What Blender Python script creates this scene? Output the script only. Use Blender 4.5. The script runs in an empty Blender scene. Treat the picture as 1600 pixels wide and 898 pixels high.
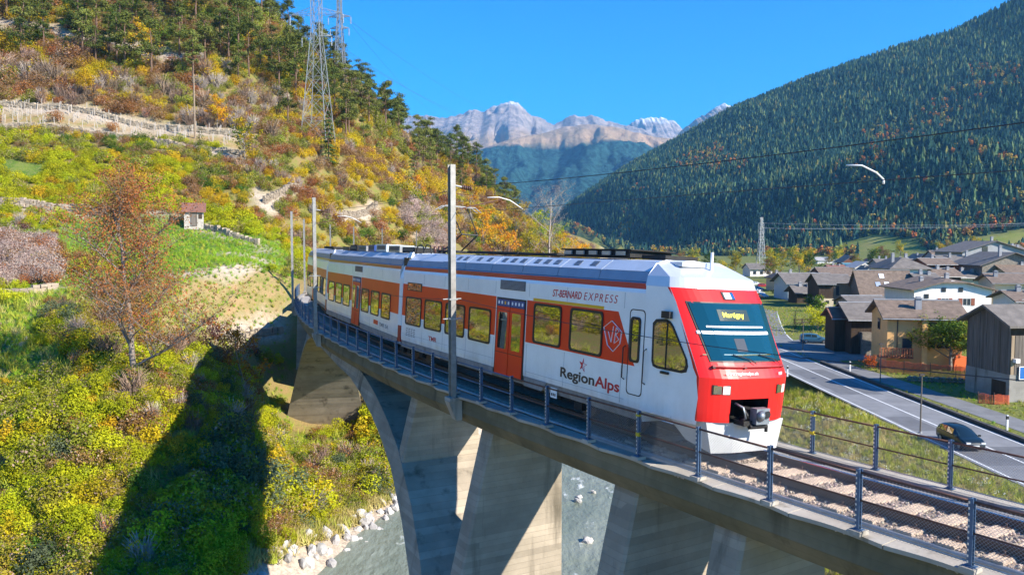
import bpy, bmesh, math, random
import numpy as np
from mathutils import Vector, Matrix, noise
random.seed(7); RNG = np.random.default_rng(7)
scene = bpy.context.scene
COL = scene.collection
R = math.radians
# ------------------------------------------------------------------ camera, sky, sun, exposure
cam_d = bpy.data.cameras.new('camera'); cam = bpy.data.objects.new('camera', cam_d); COL.objects.link(cam)
cam_d.sensor_width = 36.0; cam_d.lens = 36.0 * 1244 / 1600; cam_d.clip_start = .2; cam_d.clip_end = 30000
cam.location = (0, 0, 4.12); cam.rotation_euler = (R(90) - math.atan(69 / 1244), 0, 0)
scene.camera = cam
SUN_DIR = Vector((.845 * .848, -.535 * .848, .530)).normalized()
world = bpy.data.worlds.new('World'); scene.world = world; world.use_nodes = True
wn = world.node_tree; wn.nodes.clear()
sky = wn.nodes.new('ShaderNodeTexSky'); sky.sky_type = 'NISHITA'; sky.sun_disc = False
sky.sun_elevation = R(32); sky.sun_rotation = math.atan2(.845, -.535)
sky.altitude = 1200; sky.air_density = 1.0; sky.dust_density = .25; sky.ozone_density = 4.5
hsv = wn.nodes.new('ShaderNodeHueSaturation'); hsv.inputs['Saturation'].default_value = 2.25; hsv.inputs['Hue'].default_value = .508
bg = wn.nodes.new('ShaderNodeBackground'); bg.inputs['Strength'].default_value = .14
wo = wn.nodes.new('ShaderNodeOutputWorld')
wn.links.new(sky.outputs[0], hsv.inputs['Color']); wn.links.new(hsv.outputs[0], bg.inputs[0]); wn.links.new(bg.outputs[0], wo.inputs[0])
sun_d = bpy.data.lights.new('sun', 'SUN'); sun = bpy.data.objects.new('sun', sun_d); COL.objects.link(sun)
sun_d.energy = 5.0; sun_d.angle = R(.5); sun_d.color = (1.0, .93, .80)
sun.rotation_euler = SUN_DIR.to_track_quat('Z', 'Y').to_euler(); sun.location = (60, -40, 90)
scene.view_settings.view_transform = 'Standard'; scene.view_settings.look = 'None'
scene.view_settings.exposure = 1.0; scene.view_settings.gamma = 1.0
scene.cycles.max_bounces = 6; scene.cycles.diffuse_bounces = 3; scene.cycles.glossy_bounces = 3
scene.cycles.transparent_max_bounces = 6; scene.cycles.volume_bounces = 0
scene.cycles.volume_step_rate = 10
scene.cycles.sample_clamp_indirect = 6; scene.cycles.caustics_reflective = False; scene.cycles.caustics_refractive = False

# ------------------------------------------------------------------ small helpers
class MB:
    """collects faces (with material slots) and becomes one mesh object"""
    def __init__(s): s.v = []; s.f = []; s.m = []
    def add(s, vs, fs, m=0):
        o = len(s.v); s.v += [tuple(v) for v in vs]; s.f += [tuple(i + o for i in f) for f in fs]; s.m += [m] * len(fs)
    def quad(s, a, b, c, d, m=0): s.add([a, b, c, d], [(0, 1, 2, 3)], m)
    def box(s, c, sz, m=0, M=None):
        x, y, z = sz[0] / 2, sz[1] / 2, sz[2] / 2
        vs = [Vector((c[0] + i * x, c[1] + j * y, c[2] + k * z)) for k in (-1, 1) for i, j in ((-1, -1), (1, -1), (1, 1), (-1, 1))]
        if M: vs = [M @ v for v in vs]
        s.add(vs, [(3, 2, 1, 0), (4, 5, 6, 7), (0, 1, 5, 4), (1, 2, 6, 5), (2, 3, 7, 6), (3, 0, 4, 7)], m)
    def beam(s, p, q, w, h=None, m=0, up=(0, 0, 1)):
        p = Vector(p); q = Vector(q); d = q - p; L = d.length
        if L < 1e-6: return
        d /= L; u = Vector(up)
        if abs(d.dot(u)) > .98: u = Vector((1, 0, 0))
        x = d.cross(u).normalized(); y = x.cross(d); h = h or w
        vs = [b + x * (i * w / 2) + y * (j * h / 2) for b in (p, q) for i, j in ((-1, -1), (1, -1), (1, 1), (-1, 1))]
        s.add(vs, [(3, 2, 1, 0), (4, 5, 6, 7), (0, 1, 5, 4), (1, 2, 6, 5), (2, 3, 7, 6), (3, 0, 4, 7)], m)
    def tube(s, pts, r, n=6, m=0, r2=None, cap=True):
        pts = [Vector(p) for p in pts]; k = len(pts); ring = []
        for i, p in enumerate(pts):
            d = (pts[min(i + 1, k - 1)] - pts[max(i - 1, 0)])
            d = d.normalized() if d.length > 1e-9 else Vector((0, 0, 1))
            u = Vector((0, 0, 1)) if abs(d.z) < .95 else Vector((1, 0, 0))
            x = d.cross(u).normalized(); y = x.cross(d)
            rr = r if r2 is None else r + (r2 - r) * i / max(1, k - 1)
            ring.append([p + (x * math.cos(a) + y * math.sin(a)) * rr for a in [2 * math.pi * j / n for j in range(n)]])
        vs = [v for rg in ring for v in rg]
        fs = [(i * n + j, i * n + (j + 1) % n, (i + 1) * n + (j + 1) % n, (i + 1) * n + j) for i in range(k - 1) for j in range(n)]
        if cap: fs += [tuple(range(n - 1, -1, -1)), tuple(range((k - 1) * n, k * n))]
        s.add(vs, fs, m)
    def prism(s, poly, vec, m=0):
        vec = Vector(vec); a = [Vector(p) for p in poly]; n = len(a)
        s.add(a + [p + vec for p in a], [tuple(range(n - 1, -1, -1)), tuple(range(n, 2 * n))] + [(i, (i + 1) % n, n + (i + 1) % n, n + i) for i in range(n)], m)
    def mesh(s, name, mats, smooth=False, fix=True):
        me = bpy.data.meshes.new(name); me.from_pydata(s.v, [], s.f)
        for mt in (mats if isinstance(mats, (list, tuple)) else [mats]): me.materials.append(mt)
        if any(s.m): me.polygons.foreach_set('material_index', s.m)
        if fix:
            bm = bmesh.new(); bm.from_mesh(me); bmesh.ops.recalc_face_normals(bm, faces=bm.faces[:]); bm.to_mesh(me); bm.free()
        if smooth: me.polygons.foreach_set('use_smooth', [True] * len(me.polygons))
        me.update(); return me
    def build(s, name, mats, parent=None, smooth=False, fix=True, M=None):
        return link(name, s.mesh(name, mats, smooth, fix), parent, M)
def link(name, me, parent=None, M=None):
    o = bpy.data.objects.new(name, me); COL.objects.link(o)
    if parent: o.parent = parent
    if M is not None: o.matrix_basis = M
    return o
def tag(o, label=None, cat=None, group=None, kind=None):
    if label: o['label'] = label
    if cat: o['category'] = cat
    if group: o['group'] = group
    if kind: o['kind'] = kind
    return o
def thing(name, label, cat, loc=(0, 0, 0), rz=0, group=None):
    o = bpy.data.objects.new(name, None); COL.objects.link(o); o.empty_display_size = .2
    o.location = loc; o.rotation_euler = (0, 0, rz); return tag(o, label, cat, group)
def dup(root, loc, rz=0, scale=1.0, label=None):
    r = root.copy(); COL.objects.link(r); r.location = loc; r.rotation_euler = (0, 0, rz); r.scale = (scale,) * 3
    if label: r['label'] = label
    for ch in root.children:
        c = ch.copy(); COL.objects.link(c); c.parent = r
        for g in ch.children:
            d = g.copy(); COL.objects.link(d); d.parent = c
    return r

def nodes_mat(name):
    m = bpy.data.materials.new(name); m.use_nodes = True; nt = m.node_tree
    return m, nt, nt.nodes['Principled BSDF']
def lin(c):  # sRGB 0-255 -> linear
    return tuple((x / 255 / 12.92) if x / 255 <= .04045 else ((x / 255 + .055) / 1.055) ** 2.4 for x in c) + (1,)
def mat(name, c, rough=.6, var=.15, scale=3.0, bump=0.0, metal=0.0, c2=None, spec=None, detail=4, rnd=0.0, coord='Object', bscale=None, coat=0):
    """principled material with noise variation between c and c2 (or c*(1-var)), optional bump, optional per-object variation"""
    m, nt, b = nodes_mat(name); L = nt.links
    c = tuple(c[:3]) + (1,)
    c2 = (tuple(c2[:3]) + (1,)) if c2 else tuple(x * (1 - var) for x in c[:3]) + (1,)
    tc = nt.nodes.new('ShaderNodeTexCoord'); nz = nt.nodes.new('ShaderNodeTexNoise')
    nz.inputs['Scale'].default_value = scale; nz.inputs['Detail'].default_value = detail; nz.inputs['Roughness'].default_value = .65
    L.new(tc.outputs[coord], nz.inputs['Vector'])
    rp = nt.nodes.new('ShaderNodeValToRGB'); rp.color_ramp.elements[0].position = .35; rp.color_ramp.elements[1].position = .68
    rp.color_ramp.elements[0].color = c2; rp.color_ramp.elements[1].color = c
    L.new(nz.outputs['Fac'], rp.inputs[0]); out = rp.outputs[0]
    if rnd:
        oi = nt.nodes.new('ShaderNodeObjectInfo'); hs = nt.nodes.new('ShaderNodeHueSaturation')
        mr = nt.nodes.new('ShaderNodeMapRange'); mr.inputs[3].default_value = 1 - rnd; mr.inputs[4].default_value = 1 + rnd
        L.new(oi.outputs['Random'], mr.inputs[0]); L.new(mr.outputs[0], hs.inputs['Value'])
        mr2 = nt.nodes.new('ShaderNodeMapRange'); mr2.inputs[3].default_value = .5 - rnd * .06; mr2.inputs[4].default_value = .5 + rnd * .06
        mth = nt.nodes.new('ShaderNodeMath'); mth.operation = 'FRACT'; mul = nt.nodes.new('ShaderNodeMath'); mul.operation = 'MULTIPLY'; mul.inputs[1].default_value = 17.3
        L.new(oi.outputs['Random'], mul.inputs[0]); L.new(mul.outputs[0], mth.inputs[0]); L.new(mth.outputs[0], mr2.inputs[0]); L.new(mr2.outputs[0], hs.inputs['Hue'])
        L.new(out, hs.inputs['Color']); out = hs.outputs[0]
    L.new(out, b.inputs['Base Color'])
    b.inputs['Roughness'].default_value = rough; b.inputs['Metallic'].default_value = metal
    if spec is not None: b.inputs['Specular IOR Level'].default_value = spec
    if coat: b.inputs['Coat Weight'].default_value = coat; b.inputs['Coat Roughness'].default_value = .08
    if bump:
        n2 = nt.nodes.new('ShaderNodeTexNoise'); n2.inputs['Scale'].default_value = bscale or scale * 4; n2.inputs['Detail'].default_value = 5
        L.new(tc.outputs[coord], n2.inputs['Vector'])
        bp = nt.nodes.new('ShaderNodeBump'); bp.inputs['Strength'].default_value = bump; bp.inputs['Distance'].default_value = .05
        L.new(n2.outputs['Fac'], bp.inputs['Height']); L.new(bp.outputs[0], b.inputs['Normal'])
    return m
def leaf_mat(name, c, c2=None, var=.45, rnd=.25, scale=1.2, trans=.35):
    m = mat(name, c, rough=.75, var=var, scale=scale, c2=c2, rnd=rnd, spec=.06)
    nt = m.node_tree; b = nt.nodes['Principled BSDF']; out = nt.nodes['Material Output']
    if trans:
        t = nt.nodes.new('ShaderNodeBsdfTranslucent'); mx = nt.nodes.new('ShaderNodeMixShader'); mx.inputs[0].default_value = trans
        nt.links.new(b.inputs['Base Color'].links[0].from_socket, t.inputs[0])
        nt.links.new(b.outputs[0], mx.inputs[1]); nt.links.new(t.outputs[0], mx.inputs[2]); nt.links.new(mx.outputs[0], out.inputs[0])
    return m
def plain(name, c, rough=.5, metal=0, emit=0, spec=None, coat=0):
    m, nt, b = nodes_mat(name); b.inputs['Base Color'].default_value = tuple(c[:3]) + (1,)
    b.inputs['Roughness'].default_value = rough; b.inputs['Metallic'].default_value = metal
    if spec is not None: b.inputs['Specular IOR Level'].default_value = spec
    if coat: b.inputs['Coat Weight'].default_value = coat; b.inputs['Coat Roughness'].default_value = .06
    if emit: b.inputs['Emission Color'].default_value = tuple(c[:3]) + (1,); b.inputs['Emission Strength'].default_value = emit
    return m
def text_mesh(txt, size, bold=0.0, shear=0.0, ext=.002, space=1.0):
    cu = bpy.data.curves.new('t', 'FONT'); cu.body = txt; cu.size = size; cu.offset = bold; cu.shear = shear; cu.extrude = ext; cu.space_character = space
    cu.resolution_u = 4
    o = bpy.data.objects.new('t', cu); COL.objects.link(o)
    dg = bpy.context.evaluated_depsgraph_get(); me = bpy.data.meshes.new_from_object(o.evaluated_get(dg))
    bpy.data.objects.remove(o); bpy.data.curves.remove(cu); return me
def text_fit(name, txt, w, h, mt, parent, M, bold=0.0, shear=0.0, space=1.0):
    """lettering scaled to w x h, its lower left corner at the origin of M (x right, y up, z out)"""
    me = text_mesh(txt, 1.0, bold, shear, space=space); co = np.empty(len(me.vertices) * 3); me.vertices.foreach_get('co', co); co = co.reshape(-1, 3)
    mn = co.min(0); mx = co.max(0); co[:, 0] = (co[:, 0] - mn[0]) / (mx[0] - mn[0]) * w; co[:, 1] = (co[:, 1] - mn[1]) / (mx[1] - mn[1]) * h
    me.vertices.foreach_set('co', co.ravel()); me.materials.clear(); me.materials.append(mt); me.update()
    return link(name, me, parent, M)

# ------------------------------------------------------------------ terrain of the gorge and the valley floor
CTL = [[-23.7,36.0,-11.2],[-16.9,36.0,-11.2],[-11.1,37.5,-11.8],[-43.7,38.0,-12.0],[-17.9,44.0,-7.3],[-28.7,44.0,-7.3],[-52.4,46.0,-7.8],[-32.4,50.0,-4.8],[-21.9,46.0,-4.1],[-18.1,56.0,-4.0],[-17.5,58.0,-1.0],[-36.9,57.0,-3.2],[-45.1,70.0,-0.4],[-35.6,68.0,-0.8],[-25.8,64.0,-1.0],[-34.1,85.0,2.8],[-52.7,82.0,2.8],[-43.2,84.0,2.8],[-25.7,80.0,1.6],[-39.3,99.0,5.9],[-62.8,98.0,8.0],[-50.5,97.0,6.8],[-28.5,96.0,4.1],[-73.4,115.0,16.0],[-57.5,120.0,16.5],[-85.9,135.0,25.6],[-43.5,130.0,19.6],[-64.0,134.0,23.3],[-98.3,155.0,38.5],[-116.8,185.0,59.5],[-79.7,168.0,47.9],[-52.3,165.0,40.7],[-57.8,190.0,55.9],[-94.5,84.0,2.8],[-150.5,135.0,23.4],[-210.0,190.0,61.0],[-67.9,60.0,-3.6],[-47.2,192.0,43.4],[-38.1,200.0,41.2],[-30.8,215.0,33.5],[-16.0,250.0,29.2],[-4.5,280.0,15.8],[14.4,300.0,8.9],[34.4,330.0,4.6],[-24.0,150.0,11.3],[-27.6,115.0,8.7],[-14.4,180.0,8.4],[8.2,205.0,3.3],[-39.5,155.0,26.3],[-30.3,190.0,25.3],[-33.5,140.0,17.5],[-20.6,215.0,19.6],[-3.8,235.0,10.7],[-17.7,59.0,-9.0],[-13.2,46.0,-11.7],[-18.1,53.0,-7.5],[-10.9,47.5,-13.0],[-15.6,48.0,-9.2],[-65.8,235.0,54.9],[-55.2,237.0,42.4],[-46.1,245.0,40.2],[-38.8,260.0,32.5],[-24.0,295.0,28.2],[-12.5,325.0,14.8],[6.4,345.0,7.9],[-124.8,230.0,68.5],[-218.0,235.0,70.0],[-19.31,69.5,-0.75],[-12.74,70.81,-0.75],[-20.71,77.53,-0.75],[-14.08,78.52,-0.75],[-21.81,86.64,-0.75],[-15.14,87.26,-0.75],[-22.44,96.82,-0.75],[-15.75,97.03,-0.75],[-22.21,112.11,-0.75],[-15.52,111.69,-0.75],[-20.56,127.31,-0.75],[-13.94,126.28,-0.75],[-17.51,142.29,-0.75],[-11.02,140.66,-0.75],[-22,10,-10.5],[-45,0,-6],[-60,25,-3],[-12,25,-12.5],[-9.5,40,-12.6],[-7.4,46.5,-12.6],[-5.5,52,-12.4],[-3,60,-12],[-1,66,-11.5],[2,75,-11],[2,90,-10.5],[-4,100,-6],[-6,80,-8],[3,115,-9],[8,150,-9],[-10,66,-12],[-12,75,-7],[16,200,-9],[0,150,-3],[5,180,-4],[25,250,-8],[50,330,-7],[40,380,-6],[15,400,-2],[-13.38,58.46,-12.6],[-14.41,62.32,-12.2],[-15.34,66.21,-10.8],[-15.97,69.14,-7.0],[-16.55,72.09,-2.2],[-9.53,59.53,-12.6],[-10.76,64.25,-12.3],[-11.85,69.0,-9.5],[-12.13,72.92,-4.0],[-17.77,59.36,-11.6],[-18.77,63.33,-10.0],[-19.57,66.83,-7.2],[-20.29,70.34,-2.6],[-18.59,54.85,-10.8],[-12.26,54.62,-12.4]]
RIV = [(-10.5,5),(-7,25),(-1.6,42.5),(0.6,50),(3,58),(7,70),(9,85),(9,110),(14,150),(24,200),(36,260),(62,400),(80,470)]
def _tps_fit(C):
    C = np.array(C, float); P = C[:, :2]; n = len(P)
    d = np.linalg.norm(P[:, None] - P[None], axis=2)
    K = np.where(d > 0, d * d * np.log(d + 1e-9), 0) + np.eye(n) * 12.0
    A = np.zeros((n + 3, n + 3)); A[:n, :n] = K; A[:n, n] = 1; A[:n, n + 1:] = P; A[n, :n] = 1; A[n + 1:, :n] = P.T
    b = np.zeros(n + 3); b[:n] = C[:, 2]
    return P, np.linalg.solve(A, b)
_TP, _TW = _tps_fit(CTL)
def _tps(X, Y):
    X = np.asarray(X, float).ravel(); Y = np.asarray(Y, float).ravel(); out = np.empty(len(X))
    for i in range(0, len(X), 8192):
        q = np.stack([X[i:i + 8192], Y[i:i + 8192]], 1)
        d = np.linalg.norm(q[:, None] - _TP[None], axis=2)
        out[i:i + 8192] = np.where(d > 0, d * d * np.log(d + 1e-9), 0) @ _TW[:-3] + _TW[-3] + q @ _TW[-2:]
    return out
def sst(a, b, x):
    t = np.clip((x - a) / (b - a), 0, 1); return t * t * (3 - 2 * t)
def river_side(X, Y):
    # signed distance across the river (positive = right bank), from its centre line
    rx = np.interp(Y, [p[1] for p in RIV], [p[0] for p in RIV])
    return (X - rx) * .95
def height(X, Y):
    X = np.asarray(X, float); Y = np.asarray(Y, float); sh = X.shape
    x = X.ravel(); y = Y.ravel()
    hill = _tps(x, y)
    r = river_side(x, y)
    hill = hill + (-9.0 - hill) * sst(325, 400, y) * sst(-70, -5, x)
    hill = np.where(r < 0, hill, -9.0)
    east = -12.7 + 4.7 * sst(5.5, 21.5, r) + sst(150, 420, x) * 10 + np.maximum(0, x - 45) * .012
    bed = -13.9
    z = np.where(r < 0, bed + (np.maximum(hill, -13.6) - bed) * sst(-6.0, -9.5, r), bed + (east - bed) * sst(5.6, 9.0, r))
    z = z + (.18 * np.sin(x * .9 + 1.3 * np.sin(y * .31)) * np.sin(y * .77 + np.sin(x * .4)) + .5 * np.sin(x * .21 + 1) * np.sin(y * .17)) * sst(-9, -16, r)
    # the hollow at the far springing of the bridge
    a = np.array([-9.5, 46.0]); ab = np.array([-15.6, 67.4]) - a
    t = np.clip(((x - a[0]) * ab[0] + (y - a[1]) * ab[1]) / (ab @ ab), 0, 1); d = np.hypot(x - a[0] - t * ab[0], y - a[1] - t * ab[1])
    z = np.minimum(z, -12.3 + np.maximum(0, d - 3.2) * 1.15)
    return z.reshape(sh)
FAR = [('far_peaks',[(-1541.0,212.0),(-994.0,707.0),(-662.0,822.0),(-546.0,826.0),(-414.0,806.0),(-331.0,838.0),(-248.0,863.0),(-186.0,851.0),(-124.0,892.0),(-62.0,896.0),(-12.0,924.0),(25.0,912.0),(62.0,900.0),(91.0,863.0),(124.0,838.0),(186.0,830.0),(228.0,806.0),(269.0,781.0),(331.0,818.0),(381.0,843.0),(434.0,830.0),(488.0,834.0),(538.0,814.0),(600.0,781.0),(745.0,765.0),(828.0,744.0),(1036.0,674.0),(1328.0,543.0),(1666.0,212.0)],5200,2600,0,270,(900,451,621,60),3.3,0.35),('snow_mountain',[(511.0,718.0),(816.0,895.0),(907.0,940.0),(968.0,970.0),(1029.0,991.0),(1120.0,1006.0),(1222.0,986.0),(1284.0,975.0),(1325.0,935.0),(1402.0,859.0),(1531.0,768.0),(2047.0,413.0)],6400,1800,150,220,(955,0,768,50),9.1,0.35),('wooded_shoulder',[(-692.0,148.0),(-403.0,320.0),(-172.0,417.0),(-57.0,457.0),(29.0,474.0),(143.0,502.0),(229.0,531.0),(344.0,536.0),(459.0,525.0),(574.0,494.0),(660.0,474.0),(746.0,457.0),(1006.0,320.0),(1299.0,91.0)],3600,1900,-40,80,(3000,417,533,40),5.7,0.35),('rocky_ridge',[(735.0,408.0),(880.0,568.0),(960.0,633.0),(1043.0,710.0),(1087.0,735.0),(1116.0,749.0),(1163.0,771.0),(1207.0,800.0),(1243.0,793.0),(1280.0,764.0),(1428.0,662.0),(1839.0,298.0)],4600,2000,0,210,(778,557,681,50),12.4,0.35)]
CREST = [(23, 1450, 23), (81, 1480, 52), (102, 1500, 77), (144, 1500, 105), (191, 1480, 132), (296, 1430, 186), (373, 1380, 227), (421, 1360, 246), (515, 1300, 280), (589, 1240, 307), (658, 1190, 324), (719, 1140, 359), (862, 1000, 425)]
FOOT = [(-104, 1300, -1), (78, 1440, 50), (82, 1200, 38), (112, 1000, 11), (132, 820, -1), (164, 680, -5), (202, 560, -4), (241, 500, -3), (283, 440, -2), (353, 400, -2)]
PALE = [(-57.9, 88.0), (-50.5, 88.0), (-40.9, 72.0), (-46.6, 70.5)]
WALLS = [([(-64.4, 100.5), (-59.6, 100.5), (-55.5, 100.5), (-50.8, 99.0)], 1.0), ([(-44.1, 68.5), (-42.2, 69.0), (-40.9, 71.5)], 0.6), ([(-37.7, 98.0), (-33.7, 95.5), (-30.3, 94.5)], 0.6), ([(-88.7, 139.5), (-79.0, 138.0), (-66.9, 135.5), (-53.2, 133.5), (-44.4, 132.5)], 0.8), ([(-34.0, 109.5), (-25.1, 148.0)], 1.0), ([(-83.1, 130.5), (-72.8, 130.5), (-61.9, 129.5), (-49.8, 125.0), (-42.6, 127.0)], 0.6), ([(-26.0, 68.5), (-23.7, 73.5), (-21.9, 75.5)], 0.5)]
MEADOWS = [([(-53.4, 98.0), (-40.9, 100.0), (-35.8, 95.0), (-29.6, 99.5), (-26.5, 91.5), (-31.4, 78.0), (-44.1, 84.5), (-49.3, 89.0)], 4), ([(-40.6, 92.0), (-35.8, 95.0), (-29.2, 101.0), (-26.0, 91.0), (-25.1, 78.0), (-29.0, 72.0), (-32.9, 73.0)], 3), ([(-42.2, 65.5), (-40.0, 67.0), (-34.1, 57.0), (-36.9, 57.0)], 3), ([(-32.3, 73.0), (-28.1, 76.0), (-27.8, 73.5), (-29.1, 67.0)], 2), ([(-74.1, 116.0), (-68.8, 116.5), (-64.7, 111.0), (-69.7, 109.0)], 3), ([(-35.9, 55.5), (-31.6, 55.0), (-27.1, 48.5), (-32.4, 50.0)], 4), ([(-44.1, 74.0), (-34.3, 77.5), (-32.3, 73.0), (-40.0, 67.0)], 2)]
DRY = [([(-29.4, 71.5), (-24.3, 80.5), (-22.6, 78.0), (-24.1, 74.5), (-26.2, 69.0), (-26.7, 59.5), (-30.5, 67.5)], 3), ([(-11.0, 46.5), (-9.7, 49.5), (-8.1, 49.5), (-10.0, 43.5), (-11.5, 39.0), (-12.2, 39.0)], 1.5), ([(-89.7, 141.0), (-70.6, 136.5), (-44.7, 133.5), (-44.1, 128.5), (-62.1, 130.0), (-83.7, 131.5)], 5), ([(-28.5, 63.0), (-26.7, 70.5), (-25.6, 67.5), (-25.8, 58.0)], 3)]
STONY = [([(-64.1, 100.0), (-59.3, 100.0), (-55.3, 100.0), (-50.5, 98.5)], 0.7, 0.8), ([(-45.1, 100.5), (-40.9, 100.0)], 0.6, 0.6), ([(-44.1, 68.5), (-42.2, 69.0), (-40.9, 71.5)], 0.7, 0.7), ([(-37.7, 98.0), (-33.7, 95.5), (-30.3, 94.5), (-29.1, 94.0)], 0.8, 0.6), ([(-31.1, 87.0), (-29.1, 89.5), (-27.7, 88.5), (-25.6, 80.5), (-27.2, 77.0), (-30.4, 74.0), (-32.6, 73.0)], 0.6, 0.5), ([(-37.2, 57.5), (-34.9, 56.5)], 0.4, 0.4), ([(-34.0, 109.5), (-25.1, 148.0)], 0.6, 0.5), ([(-88.7, 139.5), (-79.0, 138.0), (-66.9, 135.5), (-44.7, 133.5)], 1.2, 1.5), ([(-83.1, 130.5), (-72.8, 130.5), (-61.9, 129.5), (-49.8, 125.0), (-42.6, 127.0)], 1.0, 1.5), ([(-108.5, 171.5), (-98.3, 168.0), (-88.5, 164.5), (-79.8, 162.5), (-72.5, 160.5), (-64.9, 157.5)], 1.6, 0.8), ([(-26.2, 69.0), (-23.9, 74.0), (-22.1, 76.0)], 0.6, 0.6), ([(-18.1, 150.0), (-14.0, 158.5)], 0.6, 0.6), ([(-35.8, 112.0), (-33.0, 108.5)], 0.8, 0.8)]
MT_FIELDS = [([(225,480),(262,490),(285,560),(282,610),(262,625),(236,590)],12),([(285,470),(330,450),(345,520),(300,540)],10)]
HS = {'tan':(36.6,77.28,-12,6.68,6.5,5.02,6.29,'e'),'white':(61.88,122.28,-3,11.59,11,5.04,6.52,'g'),'sky':(66.95,152.09,-8,9.5,9,2.46,6.71,'e'),'lowbarn':(37.12,86.75,-5,2.61,6,3.94,5.33,'e'),'behind':(45.95,107.35,-3,4.68,6,4.0,4.75,'e'),'redshed':(36.13,88.82,-4,1.46,3.2,3.89,4.7,'e'),'brownA':(57.0,147.6,-6,2.58,8,4.65,6.28,'e'),'brownB':(64.95,160.22,-6,3.18,7,4.27,5.55,'e'),'blue':(58.13,167.37,0,6.58,9,3.92,5.63,'e'),'cream':(65.11,195.74,0,4.28,8,3.63,4.9,'h'),'farwhite':(83.62,279.4,0,8.01,9,3.15,4.83,'e'),'longbrown':(94.96,243.26,-2,9.72,12,2.16,4.52,'e'),'smallgrey':(98.36,260.08,0,3.87,6,2.3,3.88,'e'),'darkroof':(79.98,167.37,-4,7.1,12,6.88,9.06,'h'),'redbrown':(91.46,175.18,-4,5.78,9,7.48,8.66,'e'),'bigap':(121.73,215.38,0,17.81,14,9.87,12.64,'g'),'stone':(98.86,167.37,-2,12.78,12,7.69,10.11,'g'),'creamR':(76.17,125.36,-14,5.01,8,5.98,7.13,'e'),'midgrey':(108.29,198.32,-4,8.25,10,6.87,8.86,'e'),'chalet':(153.36,368.2,0,7.95,8,3.85,6.51,'g'),'blueroof':(140.81,335.41,0,7.21,8,2.7,3.68,'e'),'shed':(160.84,419.43,0,11.45,10,3.03,4.63,'e'),'whgable':(122.76,284.68,0,8.37,9,3.44,5.5,'g'),'ch2':(156.67,351.04,0,6.43,8,3.39,5.36,'g'),'ch3':(122.03,264.66,-3,5.7,9,4.9,6.72,'e'),'a1':(92.5,190.77,0,5.8,7,3.38,4.92,'g'),'a2':(77.44,150.56,-3,3.55,7,5.1,6.18,'e'),'a3':(87.61,163.72,-2,4.69,8,5.41,6.73,'e'),'a4':(94.55,167.37,0,5.15,7,4.99,6.08,'e'),'a5':(101.86,163.72,-3,6.5,9,6.2,7.8,'e'),'a6':(150.44,247.26,0,8.97,9,9.74,11.51,'e'),'a7':(113.16,255.66,0,4.6,7,3.09,4.73,'g'),'a8':(104.17,225.05,0,4.37,8,3.44,4.76,'e'),'a9':(114.29,284.68,0,5.4,8,2.75,4.24,'e'),'a10':(120.19,247.26,0,5.62,8,5.77,7.08,'e'),'a11':(66.13,103.63,-10,3.86,8,4.62,5.63,'e'),'a12':(56.86,158.52,0,3.92,5,2.43,3.45,'e'),'a13':(150.42,295.87,0,5.6,8,6.19,8.09,'g'),'a14':(135.32,247.26,0,5.21,8,7.36,8.9,'e'),'upbrown':(129.61,243.26,-3,7.07,9,7.63,9.74,'e')}
def mix_rgb(nt, fac, a, b):
    n = nt.nodes.new('ShaderNodeMix'); n.data_type = 'RGBA'
    for s, v in ((n.inputs[0], fac), (n.inputs[6], a), (n.inputs[7], b)):
        if hasattr(v, 'links'): nt.links.new(v, s)
        elif isinstance(v, (int, float)): s.default_value = v
        else: s.default_value = tuple(v[:3]) + (1,)
    return n.outputs[2]
def noise_fac(nt, vec, scale, lo, hi, detail=5):
    n = nt.nodes.new('ShaderNodeTexNoise'); n.inputs['Scale'].default_value = scale; n.inputs['Detail'].default_value = detail; n.inputs['Roughness'].default_value = .6
    nt.links.new(vec, n.inputs['Vector']); r = nt.nodes.new('ShaderNodeMapRange'); r.inputs[1].default_value = lo; r.inputs[2].default_value = hi
    nt.links.new(n.outputs['Fac'], r.inputs[0]); return r.outputs[0]
def attr_out(nt, name):
    a = nt.nodes.new('ShaderNodeAttribute'); a.attribute_name = name; return a.outputs['Fac']
def in_poly(px, py, poly):
    ins = np.zeros(len(px), bool); n = len(poly); j = n - 1
    for i in range(n):
        xi, yi = poly[i]; xj, yj = poly[j]
        c = ((yi > py) != (yj > py)) & (px < (xj - xi) * (py - yi) / (yj - yi + 1e-12) + xi)
        ins ^= c; j = i
    return ins
def soft_poly(px, py, poly, w):
    """1 inside, fading to 0 over the distance w outside the polygon"""
    ins = in_poly(px, py, poly); d = np.full(len(px), 1e9); n = len(poly)
    for i in range(n):
        a = np.array(poly[i], float); b = np.array(poly[(i + 1) % n], float); ab = b - a
        t = np.clip(((px - a[0]) * ab[0] + (py - a[1]) * ab[1]) / (ab @ ab + 1e-9), 0, 1)
        d = np.minimum(d, np.hypot(px - a[0] - t * ab[0], py - a[1] - t * ab[1]))
    return np.where(ins, 1.0, np.clip(1 - d / w, 0, 1))
def path_mask(px, py, pts, w, soft):
    d = np.full(len(px), 1e9)
    for i in range(len(pts) - 1):
        a = np.array(pts[i], float); b = np.array(pts[i + 1], float); ab = b - a
        t = np.clip(((px - a[0]) * ab[0] + (py - a[1]) * ab[1]) / (ab @ ab + 1e-9), 0, 1)
        d = np.minimum(d, np.hypot(px - a[0] - t * ab[0], py - a[1] - t * ab[1]))
    return np.clip((w + soft - d) / soft, 0, 1)
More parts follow.
